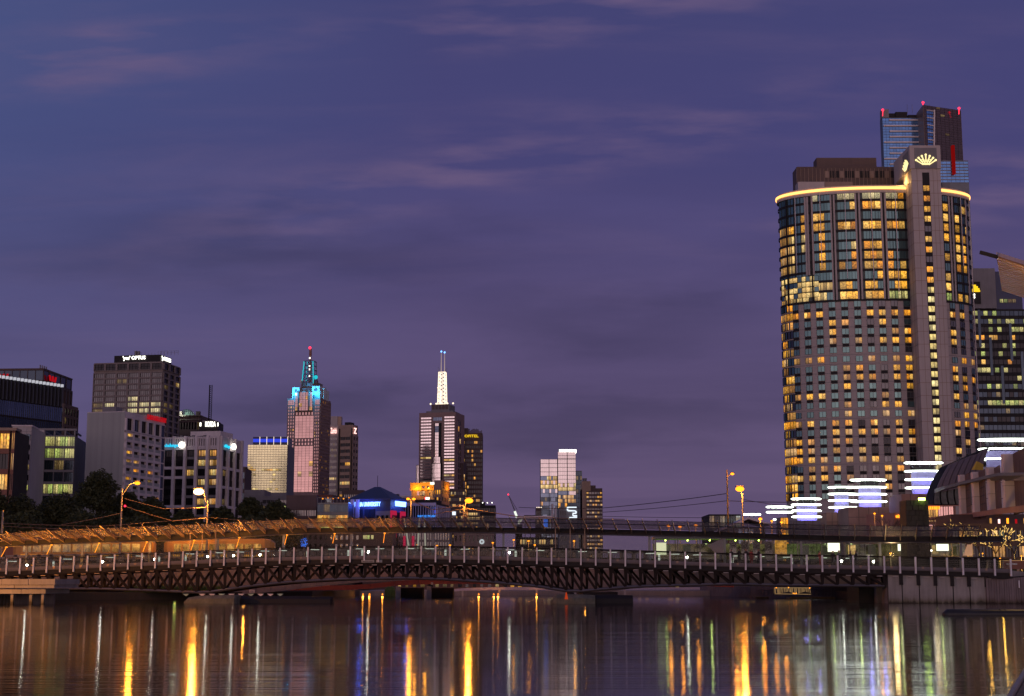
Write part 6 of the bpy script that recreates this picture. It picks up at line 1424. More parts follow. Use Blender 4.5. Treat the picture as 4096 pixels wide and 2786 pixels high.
for ua, ub in zip(colu, colu[1:]):
    a, c = cb(ua), cb(ub); za = sinterp(list(zip(us, RZ)), ua)-1.2; zb_ = sinterp(list(zip(us, RZ)), ub)-1.2
    e_ = (c-a)*.02; mb = MB(); mb.loft([[Vector((a.x+e_.x, a.y+.1, za)), Vector((c.x-e_.x, c.y+.1, zb_)), Vector((c.x-e_.x, c.y+.1, c.z-.05)), Vector((a.x+e_.x, a.y+.1, a.z-.05))], [Vector((a.x+e_.x, a.y+.12, za)), Vector((c.x-e_.x, c.y+.12, zb_)), Vector((c.x-e_.x, c.y+.12, c.z-.05)), Vector((a.x+e_.x, a.y+.12, a.z-.05))]]); obj('screen_pane', mb, 'screen_glass', cn)
# amber lamps added beneath the canopy to warm its left half
for u_ in (30, 210, 400, 590, 780, 960, 1150, 1340, 1540):
    w0 = cb(u_); mb = MB(); mb.box(-.1,.1,-.08,.08,-.05,.05); mb.bar((0,-.05,0),(0,-1.7,-1.15),.04,.04); o = obj('added_canopy_lamp', mb, 'lamp_sodium_far', cn, M=Matrix.Translation((w0.x, w0.y-.35, w0.z-.1))); slight('bulb', (0,-1.7,-1.1), (math.radians(180-10),0,0), (1,.36,.035), 950 if u_ < 1000 else 420, 170, .3, o)
def tide(name, col):
    m = wall(name, col, scale=.5, var=.28, bump=.35); g = NT(m.node_tree); b = [n for n in m.node_tree.nodes if n.type == 'BSDF_PRINCIPLED'][0]
    ge = g.n('ShaderNodeNewGeometry'); sp = g.n('ShaderNodeSeparateXYZ'); g.l(ge.outputs['Position'], sp.inputs[0])
    mp = g.n('ShaderNodeMapping'); mp.inputs['Scale'].default_value = (1.5, 1.5, .3); g.l(ge.outputs['Position'], mp.inputs[0]); n = g.n('ShaderNodeTexNoise'); n.inputs['Scale'].default_value = 1.6; n.inputs['Detail'].default_value = 6; g.l(mp.outputs[0], n.inputs['Vector'])
    h = g.math('ADD', sp.outputs[2], g.math('MULTIPLY_ADD', n.outputs[0], -.9, .45)); w = g.ramp(h, [(.10, (.16,.14,.11)), (.22, (.45,.42,.30)), (.6, (.85,.83,.8)), (1, (1,1,1))])
    lk = b.inputs['Base Color'].links[0].from_socket; g.l(g.mix(1.0, lk, w, 'MULTIPLY'), b.inputs['Base Color']); return m
# ---- abutment with six concrete panels
iE = NB-1
ab = thing('bridge_abutment', 'pale concrete abutment of six tall panels carrying the right end of the footbridge', 'abutment', (O.x, O.y, 0))
edges = [3548, 3605, 3674, 3742, 3809, 3876, 3946]
for k in range(6):
    a, c = fp(edges[k]+2), fp(edges[k+1]-2); a -= O; c -= O; zt = railz(edges[k])-1.9; zt2 = railz(edges[k+1])-1.9; mb = MB()
    off = nrm*.35
    mb.loft([[a+off+Vector((0,0,-2)), c+off+Vector((0,0,-2)), c+nrm*5+Vector((0,0,-2)), a+nrm*5+Vector((0,0,-2))], [a+off+Vector((0,0,zt)), c+off+Vector((0,0,zt2)), c+nrm*5+Vector((0,0,zt2)), a+nrm*5+Vector((0,0,zt))]]); obj('wall_panel', mb, 'concrete_panel' if 'concrete_panel' in MATS else tide('concrete_panel', (.30,.29,.29)), ab)
mb = MB(); a, c = fp(3540)-O, fp(3948)-O
mb.loft([[a+nrm*.7+Vector((0,0,-2)), c+nrm*.7+Vector((0,0,-2)), c+nrm*4.9+Vector((0,0,-2)), a+nrm*4.9+Vector((0,0,-2))], [a+nrm*.7+Vector((0,0,railz(3540)-1.95)), c+nrm*.7+Vector((0,0,railz(3948)-1.95)), c+nrm*4.9+Vector((0,0,railz(3948)-1.95)), a+nrm*4.9+Vector((0,0,railz(3540)-1.95))]]); obj('core', mb, 'near_black', ab)
mb = MB(); a, c = fp(3520)-O, fp(3548)-O
mb.loft([[a+nrm*1.2+Vector((0,0,-2)), c+nrm*.36+Vector((0,0,-2)), c+nrm*5+Vector((0,0,-2)), a+nrm*5+Vector((0,0,-2))], [a+nrm*1.6+Vector((.5,0,railz(3530)-2.6)), c+nrm*.36+Vector((0,0,railz(3548)-1.95)), c+nrm*5+Vector((0,0,railz(3548)-1.95)), a+nrm*5+Vector((.5,0,railz(3530)-2.6))]]); obj('end_block', mb, 'weathered', ab)
for k in range(1, 7):
    a = fp(edges[k])-O; mb = MB(); mb.box(a.x-.2, a.x+.16, a.y+.18, a.y+.5, railz(edges[k])-3.0, railz(edges[k])-1.8); obj('corbel', mb, 'near_black', ab)
# ---- timber-formed river wall to the right, walkway edge
rw = thing('river_wall', 'board-marked concrete river wall right of the pale abutment panels', 'wall', (O.x, O.y, 0))
pts = [(3948, 2311), (4010, 2316), (4096, 2309), (4300, 2300), (4600, 2290)]
nb_ = 0
for k in range(len(pts)-1):
    (ua, va), (ub, vb) = pts[k], pts[k+1]; nn = max(3, int((ub-ua)/9))
    for j in range(nn):
        u0_, u1_ = ua+(ub-ua)*j/nn, ua+(ub-ua)*(j+1)/nn; Y0, Y1 = 162.6-.004*(u0_-3948), 162.6-.004*(u1_-3948)
        x0_, x1_ = K(u0_, 2400)*Y0-O.x, K(u1_, 2400)*Y1-O.x; d_ = R.uniform(0, .07); zt = Zv(va+(vb-va)*j/nn, Y0)
        mb = MB(); mb.box(x0_+.01, x1_-.01, Y0-O.y-d_, Y0-O.y+.6, -2, zt); obj('board', mb, 'timber_conc' if 'timber_conc' in MATS else tide('timber_conc', (.20,.165,.175)), rw)
mb = MB(); w0_ = [ (K(u_,2310)*162.4-O.x, 162.4-O.y, Zv(v_,162.4)) for u_, v_ in pts]
mb.loft([[(x,y-.25,z-.05),(x,y+1.2,z-.05),(x,y+1.2,z+.12),(x,y-.25,z+.12)] for x,y,z in w0_]); obj('coping', mb, 'near_black', rw)
mb = MB(); x_ = K(4073,2330)*162.2-O.x; mb.box(x_-.06, x_+.06, 161.9-O.y, 162-O.y, Zv(2352,162), Zv(2323,162)); obj('depth_gauge', mb, 'white_paint', rw)
rp = thing('ramp_wall', 'low smooth concrete ramp wall behind the board-marked river wall', 'wall', (O.x, O.y, 0)); mb = MB()
mb.loft([[(K(u_,2300)*166-O.x, 166-O.y, Zv(vt_,166)), (K(u_,2300)*166-O.x, 166.5-O.y, Zv(vt_,166)), (K(u_,2300)*166-O.x, 166.5-O.y, 2), (K(u_,2300)*166-O.x, 166-O.y, 2)] for u_, vt_ in ((3950,2282),(4012,2279),(4096,2288),(4300,2300))]); obj('wall', mb, 'concrete', rp)
rl = thing('ramp_railing', 'thin steel railing on the ramp at the right end of the footbridge', 'railing', (O.x, O.y, 0)); mb = MB()
def tr(u, v, Y_=163): w = W(u, v, Y_); return Vector((w.x-O.x, w.y-O.y, w.z))
for a, c, r in (((3949,2240),(3949,2312),.05),((3954,2240),(3954,2290),.04),((3960,2240),(3960,2280),.04),((3949,2275),(4012,2275),.03),((3949,2311),(4012,2310),.05),((3949,2243),(3988,2243),.03),((4012,2240),(4012,2312),.05)): mb.tube([tr(*a), tr(*c)], r, 5)
obj('rail', mb, 'rail_steel', rl, kind='stuff')
# floating boom pipe
pt = thing('floating_boom', 'long black floating pipe boom lying on the water at the right', 'boom', (K(3773,2460)*105, 105, 0)); ox4 = K(3773,2460)*105
mb = MB(); mb.tube([(0,-.1,-.02),(.25,0,.05),(9,.6,.05),(22,1.5,.04)], [.2,.36,.36,.36], 12); obj('pipe', mb, 'black_tube', pt, smooth=True)
for x_ in (3.9, 4.25, 9.5): mb = MB(); mb.tube([(x_, x_/22*1.6, .05), (x_+.1, x_/22*1.6, .05)], .385, 12); obj('strap', mb, 'bluestone', pt)
# wooden landing corner, lower right
dk = thing('timber_landing', 'timber landing corner with a pale edge beam in the lower right corner', 'landing', (K(4096,2700)*33, 33, 0)); ox5 = K(4096,2700)*33
def dp(u, v, z=.45): # point on a plane of height z under the pixel
    dy = (CY-v)/F; zy = (SN+dy*CS)/(CS-dy*SN); Y_ = (z-CAMZ)/zy; return Vector((K(u, v)*Y_-ox5, Y_-33, z))
E0, E1 = dp(4010, 2786+40), dp(4150, 2600); dirn = (E1-E0).normalized(); side = Vector((dirn.y, -dirn.x, 0))
L = (E1-E0).length
for j in range(14):
    a, c = E0+side*(.10+j*.165), E1+side*(.10+j*.165); mb = MB(); mb.loft([[a, a+side*.145, a+side*.145-Vector((0,0,.08)), a-Vector((0,0,.08))], [c, c+side*.145, c+side*.145-Vector((0,0,.08)), c-Vector((0,0,.08))]]); obj('plank', mb, 'timber', dk)
mb = MB(); mb.loft([[a+Vector((0,0,.06)), a+side*.075+Vector((0,0,.06)), a+side*.075-Vector((0,0,.12)), a-Vector((0,0,.12))] for a in (E0, E1)]); obj('edge_beam', mb, 'pale_timber' if 'pale_timber' in MATS else wall('pale_timber', (.42,.36,.30), scale=1.2, var=.3), dk)
mb = MB()
for f in (.1, .5, .9): p_ = E0.lerp(E1, f)+side*.4; mb.cyl(p_.x, p_.y, -2, .35, .14, n=8)
obj('pile', mb, 'timber', dk, kind='stuff')
# ---- left concrete platform
lp = thing('river_platform', 'two-tier pale concrete river platform on square piles at the lower left', 'platform', (0, 158, 0))
def lq(u, v, Y_=158): w = W(u, v, Y_); return w.x, w.z
for (ua, ub, va, vb, y0_, nm, nn) in ((-420, 221, 2317, 2340, 0, 'upper_slab', 6), (-420, 216, 2341.5, 2353, .12, 'mid_slab', 4), (-420, 178, 2356, 2376, .5, 'lower_slab', 6)):
    for k in range(nn):
        x0_ = lq(ua+(ub-ua)*k/nn, va)[0]; x1_ = lq(ua+(ub-ua)*(k+1)/nn, va)[0]; z0_, z1_ = lq(0, vb)[1], lq(0, va)[1]; mb = MB(); mb.box(x0_+.02, x1_-.02, y0_, 9, z0_, z1_); obj(nm, mb, 'concrete_panel', lp)
for u in (-300, -220, -130, -60, 37, 112, 160):
    x_ = lq(u, 2400)[0]; mb = MB(); mb.box(x_-.14, x_+.14, .8, 1.2, -2, lq(0, 2376)[1]); obj('pile', mb, 'concrete_panel', lp)
mb = MB(); mb.box(lq(-420,2400)[0], lq(170,2400)[0], 4, 4.4, -2, lq(0,2376)[1]); obj('back_wall', mb, 'weathered', lp)
for k in range(14):
    x_ = lq(-200+k*13+(25 if k > 8 else 0), 2400)[0]; mb = MB(); mb.cyl(x_, 3.2, -2, .85, .09, n=8); obj('fender_pile', mb, 'bark', lp)
# ---- river piers
def pier(name, label, pts, zt, Y0, m, dpt=4):
    t = thing(name, label, 'pier', (K(pts[0][0],2400)*Y0, Y0, 0)); ox_ = K(pts[0][0],2400)*Y0; mb = MB(); secs = []
    for (u_, vt_, nose) in pts:
        x_ = K(u_, vt_)*Y0-ox_; z_ = Zv(vt_, Y0); secs.append([(x_, nose, -1), (x_, nose+.25, max(.12, z_*.6)), (x_, nose+.8, z_), (x_, dpt-nose*.3, z_), (x_, dpt, -1)])
    mb.loft(secs); obj('body', mb, m, t); return t, ox_
t, oxp = pier('stone_pier', 'lichened concrete pier nose under the left low point of the truss', [(718,2405,2),(740,2392,.9),(790,2384,.3),(850,2382,0),(935,2382,0),(942,2384,.4)], 0, 163, 'pier_stone')
t2, ox2_ = pier('fender_barge', 'long black timber fender right of the left pier, below a row of scallops', [(944,2384,.6),(1000,2386,.4),(1180,2386,.4),(1318,2388,.5),(1326,2391,.9)], 0, 165, 'near_black', 3)
for k in range(10):
    u_ = 768+k*39.0 if k else 742; x_ = K(u_,2380)*168-ox2_; mb = MB(); w_ = .72; z1_ = Zv(2376,168); z0_ = Zv(2386,168); yy = 4.2
    mb.loft([[(x_-w_/2, yy-1, z1_), (x_+w_/2, yy-1, z1_), (x_+w_*.28, yy-1, (z0_+z1_)/2), (x_, yy-1, z0_), (x_-w_*.28, yy-1, (z0_+z1_)/2)], [(x_-w_/2, yy-.8, z1_), (x_+w_/2, yy-.8, z1_), (x_+w_*.28, yy-.8, (z0_+z1_)/2), (x_, yy-.8, z0_), (x_-w_*.28, yy-.8, (z0_+z1_)/2)]]); obj('scallop', mb, 'white_panel' if k % 3 else 'dome_copper', t2)
t3, ox3_ = pier('stone_pier', 'flat-topped concrete pier with a red marker under the right low point of the truss', [(2206,2408,2),(2215,2396,.6),(2228,2379,.2),(2300,2379,0),(2340,2380,0),(2382,2382,.4)], 0, 162, 'pier_stone')
mb = MB(); x_ = K(2265,2390)*162-ox3_; mb.cyl(x_, -.15, Zv(2398,162), Zv(2370,162), .19, .05, 10); obj('cone', mb, emis('cone_red', (.8,.08,.02), .5, 'NONE'), t3)
t4, ox4_ = pier('fender_barge', 'short black fender barge right of the flat-topped pier', [(2384,2381,.3),(2450,2380,.3),(2534,2383,.5),(2536,2398,.9)], 0, 164, 'near_black', 3)
for t_, u_ in ((t, 818), (t3, 2285)):
    mb = MB(); x_ = K(u_,2380)*FBY(u_)-t_.location.x; mb.cyl(x_, FBY(u_)-t_.location.y+.3, Zv(2382,163), chordz(u_)-.1, .45, .3, 10); mb.cyl(x_, FBY(u_)-t_.location.y+4, Zv(2382,163), chordz(u_)-.1, .45, .3, 10); obj('bearing', mb, 'near_black', t_)
bk = thing('stone_pier', 'black masonry pier in shadow left of the pale abutment', 'pier', (K(3480,2370)*172, 172, 0)); mb = MB(); mb.box(-1.5, 1.8, -1, 5, -2, Zv(2347,172)); obj('body', mb, 'near_black', bk); mb = MB(); mb.box(.2, 2.0, -2.2, -1.1, -2, Zv(2349,172)); obj('buttress', mb, 'weathered', bk)
# ------------------------------------------------------------ road bridge behind
YR = 202
vgird = [(-600,2340),(0,2338),(400,2343),(700,2362),(860,2376),(1000,2374),(1119,2364),(1248,2348),(1450,2328),(1722,2317),(1900,2320),(2150,2341),(2285,2364),(2400,2370),(2530,2353),(2700,2340),(3000,2337),(3500,2337)]
vpar = [(-600,2215),(0,2222),(700,2209),(1500,2196),(2400,2206),(3300,2222),(4300,2222)]
rb = thing('road_bridge', 'wide road bridge with deep riveted plate girders behind the footbridge', 'bridge', (0, YR, 0))
def rq(u, v, dy=0): w = W(u, v, YR); return Vector((w.x, dy, w.z))
gu = [-600+i*60 for i in range(70)]
for k in range(0, 68, 1):
    ua, ub = gu[k], gu[k+1]
    if ub > 3540: break
    mb = MB(); A = [rq(u_, sinterp(vgird, u_)) for u_ in (ua+1.2, ub-1.2)]; Bz = [Zv(2252, YR)]*2
    mb.loft([[A[0], A[1], Vector((A[1].x, 0, Bz[1])), Vector((A[0].x, 0, Bz[0]))], [p+Vector((0,.3,0)) for p in (A[0], A[1], Vector((A[1].x, 0, Bz[1])), Vector((A[0].x, 0, Bz[0])))]]); obj('girder_plate', mb, 'plate_steel', rb)
mb = MB(); mb.loft([[rq(u_, sinterp(vgird, u_))+Vector((0,a,c)) for a, c in ((-.25,-.06),(.3,-.06),(.3,.1),(-.25,.1))] for u_ in gu if u_ < 3540]); obj('bottom_flange', mb, 'plate_steel', rb)
mb = MB()
for k in range(68):
    if gu[k] > 3500: break
    a = rq(gu[k], sinterp(vgird, gu[k])); mb.box(a.x-.06, a.x+.06, -.12, 0, a.z, Zv(2252,YR))
obj('stiffener', mb, 'plate_steel', rb, kind='stuff')
mb = MB(); riv = 0
for k in range(1200):
    u_ = 860+k*1.55
    if u_ > 2700: break
    a = rq(u_, sinterp(vgird, u_)-4); mb.box(a.x-.025, a.x+.025, -.03, 0, a.z-.02, a.z+.03, skip='bd')
obj('rivet', mb, 'plate_steel', rb, kind='stuff')
mb = MB(); mb.loft([[rq(u_, 2252, 0)+Vector((0,0,0)), rq(u_, 2252, 0)+Vector((0,18,0)), Vector((rq(u_,2252).x, 18, Zv(sinterp(vpar,u_)+26,YR))), Vector((rq(u_,2252).x, -.4, Zv(sinterp(vpar,u_)+26,YR)))] for u_ in [-600+100*i for i in range(52)]]); obj('roadway', mb, 'asphalt', rb)
pu = [-600+i*47.5 for i in range(100)]
for k, u_ in enumerate(pu):
    if u_ > 3560: break
    a = rq(u_, sinterp(vpar, u_)); mb = MB(); mb.box(a.x-.22, a.x+.22, -.35, 0, a.z-1.1, a.z+.05); obj('parapet_post', mb, 'concrete', rb)
mb = MB(); mb.loft([[rq(u_, sinterp(vpar, u_))+Vector((0,a,c)) for a, c in ((-.35,-.22),(0,-.22),(0,0),(-.35,0))] for u_ in [-600+40*i for i in range(105)]]); obj('parapet_cap', mb, 'concrete', rb)
mb = MB()
for k in range(len(pu)-1):
    if pu[k] > 3500: break
    for j in range(5):
        u_ = pu[k]+10+j*7.2; a = rq(u_, sinterp(vpar, u_)+7); mb.box(a.x-.06, a.x+.06, -.25, -.1, a.z-.75, a.z)
obj('baluster', mb, 'concrete', rb, kind='stuff')
for (ua, ub) in ((790, 970), (2330, 2470), (3440, 3530)):
    mb = MB(); a, c = rq(ua, 2372), rq(ub, 2372); mb.box(a.x, c.x, -.5, 17, -2, min(a.z, c.z)+.1); obj('pier', mb, 'near_black', rb)
# approach embankment on both sides
gshape('embankment', [(-400,YR-1),(K(-600,2300)*YR,YR-1),(K(-600,2300)*YR,YR+18),(-400,YR+18)], -1, 5, 'earth')
gshape('embankment', [(K(3535,2300)*YR,YR+.5),(600,YR+.5),(600,YR+30),(K(3535,2300)*YR,YR+30)], -1, Zv(2244,YR)-.05, 'weathered')
# red low bridge and pale far bridge
rd = thing('low_bridge', 'low red girder bridge on concrete piers seen beneath the road bridge', 'bridge', (0, 230, 0)); Yq = 230
vr0 = [(900,2352),(1400,2350),(1480,2345),(1560,2335),(1700,2327),(1900,2326),(2200,2328),(2700,2330),(2800,2332),(2900,2340)]
def rq2(u, v): w = W(u, v, Yq); return Vector((w.x, 0, w.z))
for k in range(21):
    ua, ub = 900+k*97, 900+(k+1)*97-1.5; mb = MB(); a, c = rq2(ua, sinterp(vr0, ua)), rq2(ub, sinterp(vr0, ub)); h_ = .75
    mb.loft([[a-Vector((0,0,h_*.55)), c-Vector((0,0,h_*.55)), c+Vector((0,0,.3)), a+Vector((0,0,.3))], [p+Vector((0,.3,0)) for p in (a-Vector((0,0,h_*.55)), c-Vector((0,0,h_*.55)), c+Vector((0,0,.3)), a+Vector((0,0,.3)))]]); obj('girder', mb, 'red_steel', rd)
mb = MB(); mb.loft([[rq2(u_, sinterp(vr0, u_))+Vector((0,a,c)) for a, c in ((.3,-.1),(9,-.1),(9,.3),(.3,.3))] for u_ in [900+i*97 for i in range(22)]]); obj('deck', mb, 'near_black', rd)
for u_ in (1593, 1716):
    a = rq2(u_, 2350); mb = MB(); mb.box(a.x-.33, a.x+.33, -.5, .4, -1.5, 1.7); obj('pier', mb, 'pale_concrete', rd); mb = MB(); mb.box(a.x+.35, a.x+3.6, .6, 6, -1.5, 1.4); obj('pier_wall', mb, 'dark_steel', rd)
fbk = thing('far_bridge', 'pale flat girder bridge low above the water far behind the red bridge', 'bridge', (0, 256, 0)); Yz = 256
def rq3(u, v): w = W(u, v, Yz); return Vector((w.x, 0, w.z))
mb = MB(); mb.loft([[rq3(u_, v_)+Vector((0,a,c)) for a, c in ((0,-.42),(.4,-.42),(.4,0),(0,0))] for u_, v_ in ((1755,2362),(1850,2354),(1950,2350),(2150,2349),(2400,2350),(2800,2350))]); obj('girder', mb, 'lavender_panel', fbk)
for u_ in (1850, 1997, 2146, 2300, 2500): a = rq3(u_, 2360); mb = MB(); mb.box(a.x-.15, a.x+.15, .05, .35, -1, a.z+.2); obj('pier', mb, 'pale_concrete', fbk)
# far quay with small lit kiosks and lamps under the bridges
qk = thing('quay_building', 'low far quay building with tiny amber lamps under the bridges', 'building', (0, 300, 0.85)); mb = MB()
def rq4(u, v, Y_=300): w = W(u, v, Y_); return Vector((w.x, Y_-300, w.z-.85))
a, c = rq4(1450, 2345), rq4(2860, 2345); mb.box(a.x, c.x, 0, 6, 0, 1.9); obj('wall', mb, 'dark_brown', qk)
for k in range(40):
    u_ = 1600+k*30; a = rq4(u_, 2372); m_ = R.choice(['lit_dim','lit_amber','glass_black','lit_cream','glass_dark','lit_dim']); mb = MB(); mb.box(a.x-.4, a.x+R.uniform(.1,.6), -.05, 0, .5, 1.1); obj('window', mb, m_, qk)
for u_ in (1412, 1452, 1478, 1530, 1658, 1776, 1915, 1975, 1992, 2146): 
    Y_ = 255; w = W(u_, 2378, Y_); lt_ = thing('quay_lamp', 'small amber lamp on the far quay edge, low under the bridges', 'lamp', (w.x, Y_, w.z), group='amber lamps on the far quay'); mb = MB(); mb.sphere((0,0,0), .13, 6, 4); obj('globe', mb, 'lamp_sodium_far', lt_); mb = MB(); mb.cyl(0,0,-.9,-.1,.03,n=5); obj('stem', mb, 'dark_steel', lt_); plight('bulb', (0,-.35,0), (1,.33,.03), 40, .12, lt_)
cn_ = thing('garden_shed', 'small green canvas dome on the far bank beside the low bridge', 'tent', (K(1560,2375)*250, 250, 1)); mb = MB(); mb.loft([[(.9*r_*math.cos(t_), .6*r_*math.sin(t_), z_) for t_ in [2*PI*j/12 for j in range(12)]] for r_, z_ in ((1,-1),(1,.0),(.8,.4),(.3,.65))]); obj('canvas', mb, 'grass_blade', cn_)
# landing stage with lit railings
ls = thing('landing_stage', 'floating landing stage with amber lit railings and a gangway beneath the truss', 'landing', (K(3180,2380)*216, 216, 0)); oxl = K(3180,2380)*216
def lz(u, v, dy=0): w = W(u, v, 216); return Vector((w.x-oxl, dy, w.z))
mb = MB(); mb.box(lz(3020,2385).x, lz(3070,2385).x, -1, 2, 0, .25); mb.box(lz(3155,2385).x, lz(3335,2385).x, -1, 2, 0, .22); obj('pontoon', mb, 'timber', ls)
mb = MB()
def rl_(ua, va, ub, vb, r=.035): mb.tube([lz(ua,va,-.8), lz(ub,vb,-.8)], r, 4)
for ua, ub, vt_ in ((3028, 3068, 2362), (3072, 3094, 2361), (3280, 3320, 2359), (3230, 3280, 2361)):
    rl_(ua, vt_, ub, vt_); rl_(ua, vt_+11, ub, vt_+11, .025)
    for j in range(4): rl_(ua+(ub-ua)*j/3, vt_, ua+(ub-ua)*j/3, 2383)
obj('railing', mb, 'rail_steel', ls, kind='stuff')
mb = MB()
for j in range(26):
    u_ = 3094+j*5.6; rl_(u_, 2351, u_+R.uniform(-3,3), 2372+4*math.sin(j*.5), .04)
rl_(3094, 2352, 3240, 2352); rl_(3094, 2376, 3240, 2378)
obj('gangway', mb, 'gangway_lamplight' if 'gangway_lamplight' in MATS else emis('gangway_lamplight', (1,.6,.25), .32, 'NONE'), ls, kind='stuff')  # amber lamplight on the gangway put into its material as emission
for u_, v_ in ((3149,2351),(3168,2374),(3174,2375),(3180,2374),(3233,2353),(3100,2352)): mb = MB(); p_ = lz(u_,v_,-1); mb.sphere(p_, .07, 6, 4); obj('lamp', mb, 'lamp_sodium', ls)
# grass on left bank beneath the truss
def tuft(name, label, n, fx_, h, m): 
    mb = MB()
    for _ in range(n):
        x_, y_, z_ = fx_(); a = R.uniform(0, PI); hh = h*R.uniform(.5, 1.3); w_ = .05; lx = R.uniform(-.25,.25)*hh
        mb.face([(x_-w_*math.cos(a), y_-w_*math.sin(a), z_), (x_+w_*math.cos(a), y_+w_*math.sin(a), z_), (x_+lx, y_+R.uniform(-.1,.1), z_+hh)])
    return tag(obj(name, mb, m), label, 'grass', kind='stuff')
tuft('reeds', 'tufts of reeds and grass on the left bank below the truss', 7000, lambda: (UX(R.uniform(505, 900), 200), R.uniform(199, 208), .95), .9, 'grass_blade')
tuft('lawn', 'mown grass strip on the left bank between the footbridge piers', 5000, lambda: (UX(R.uniform(640, 960), 205), R.uniform(204, 212), .98), .35, 'grass_blade')
plight('bank_lamp', tuple(W(700, 2368, 195)), (.75,1,.2), 4, .2)
# ------------------------------------------------------------ street lamps, poles, wires
SOD = (1,.34,.03)
def lamp_group(label, u, v, Y_, head=.3, pole_u=None, pole_top=None, e=1500, mat='lamp_sodium', base_z=5.0, double=False, arm=None, r=.16, col=SOD, polem='concrete', cat='street lamp', group=None):
    w = W(u, v, Y_); pu_ = pole_u if pole_u is not None else u; px = K(pu_, v)*Y_
    t = thing('street_lamp', label, cat, (px, Y_, base_z), group=group); hx = w.x-px; hz = w.z-base_z
    topz = hz if pole_top is None else Zv(pole_top, Y_)-base_z
    mb = MB(); mb.tube([(0,0,0),(0,0,topz)], [r, r*.55], 8); obj('pole', mb, polem, t)
    if abs(hx) > .3:
        mb = MB(); mb.tube([(0,0,topz-1.0),(hx*.5,0,hz-.1),(hx*.95,0,hz+.12)], .05, 5); obj('arm', mb, polem, t)
    for s_ in ((-.45, .45) if double else (0,)):
        mb = MB(); mb.sphere((hx+s_*1.0,-.05,hz), head, 10, 6, sz=.6); obj('lamp_globe', mb, mat, t)
        mb = MB(); mb.loft([[(hx+s_+a*head, b_*head, hz+head*.55+z_) for a, b_ in ((-.9,-.7),(.9,-.7),(.9,.7),(-.9,.7))] for z_ in (0,.1)]); obj('lamp_hood', mb, 'dark_steel', t)
    if e: plight('bulb', (hx, -1.2, hz-.1), col, e, .3, t)
    return t
lamp_group('bright sodium lamp in front of the white-framed office, on an arm left of its pole', 795, 1968, 204, .72, 833, 2003, 5000, mat='lamp_star')
lamp_group('sodium lamp on a tall pole in front of the pale hotel', 550, 1934, 200, .38, 490, 1955, 1800)
lamp_group('bright sodium lamp under the twin-needle tower on a pole full of wires', 1876, 2004, 206, .58, 1855, 2025, 2200)
lamp_group('double-headed sodium lamp in front of the white grid office', 1644, 1997, 240, .30, None, None, 700, double=True)
lamp_group('bright orange lamp on a concrete pole left of the curved hotel', 2959, 1957, 205, .60, 2969, 1975, 2200)
lamp_group('orange lamp atop the tallest wooden tram pole left of the curved hotel', 2929, 1897, 207, .26, 2908, 1880, 600, polem='bark')
lamp_group('lone pale pole at the far left edge', 14, 2045, 190, .06, 12, 2043, 0, mat='lamp_sodium_far', r=.2)
lamp_group('medium orange lamp with the shortest pole right of the pale pole', 3041, 2077, 235, .30, None, None, 800)
lamp_group('small orange lamp just left of the first lavender drum', 3087, 2085, 245, .20, None, None, 300)
lamp_group('small orange lamp below the tilted tiny ring', 3126, 2090, 240, .24, None, None, 300)
lamp_group('left of two park lamps before the wide brick plinth', 3498, 2055, 240, .18, None, None, 200)
lamp_group('right of two park lamps before the wide brick plinth', 3528, 2064, 235, .18, None, None, 200)
far_lab = ['far orange lamp left of the blade lights, low over the handrail','far orange lamp just right of the slanted blades','far orange lamp between two balustrade posts left of the wire-laden pole','lowest far orange lamp, right of the wire-laden pole','far orange lamp right of the round white sign','far orange lamp over the long lit office rows','upper of two close orange lamps over the lit office rows','lower of two close orange lamps over the lit office rows','far orange lamp below the neon building']
for (u, v), flab in zip(((1671,2180),(1748,2184),(1800,2182),(1892,2190),(1971,2172),(2055,2161),(2114,2165),(2139,2181),(2296,2165)), far_lab):
    lamp_group(flab, u, v, 290, .22, None, None, 200 if u < 2200 else 320, mat='lamp_sodium', base_z=GZ, r=.09, group='small orange lamps beyond the bridges')
for (u, v), flab in zip(((2674,2104),(2720,2108),(2783,2103)), ('left of three orange lamps seen through the canopy glass','middle of three orange lamps seen through the canopy glass','right of three orange lamps seen through the canopy glass')):
    lamp_group(flab, u, v, 260, .32, None, None, 220, base_z=GZ, r=.1, group='orange lamps seen through canopy glass')
lamp_group('low warm bollard lamp beside the deck at the right end of the canopy', 3562, 2215, 170, .14, None, None, 200, mat='lamp_sodium', base_z=railz(3562)-1.2, r=.06, col=(1,.7,.3))
lamp_group('tiny warm lamp left of the right bright screen', 3725, 2203, 180, .09, None, None, 60, mat='lamp_white', base_z=4.5, r=.05, col=(1,.8,.5))
def wire(label, pts, Y_, sag=.02, r=.035, m='bronze'):
    w = [W(u, v, y_) for (u, v), y_ in zip(pts, Y_ if isinstance(Y_, (list, tuple)) else [Y_]*len(pts))]
    t = thing('overhead_wire', label, 'cable', tuple(w[0])); mb = MB(); o_ = w[0]; P_ = []
    for a, c in zip(w, w[1:]):
        L_ = (c-a).length
        for j in range(9): f = j/8; p_ = a.lerp(c, f); p_.z -= 4*sag*L_*f*(1-f); P_.append(p_-o_)
    mb.tube(P_, r, 4); obj('cable', mb, m, t); return t
wire('sagging wire from the hotel pole to the bright lamp pole', [(498,1995),(655,2036),(833,2030)], 203, .005, .045)
wire('lower sagging wire right of the hotel pole with a red signal', [(498,2025),(690,2085),(833,2072)], 203, .01, .045)
wire('long wire along the canopy top at the left', [(12,2094),(400,2106),(833,2070)], 200, .004)
wire('second faint wire at the far left', [(12,2106),(300,2118)], 200, .004)
wire('wire from the lamp pole down to the canopy', [(833,2070),(1050,2088)], 203, .004)
wire('thin rising wire behind the left canopy', [(245,2100),(490,2052)], 200, .01)
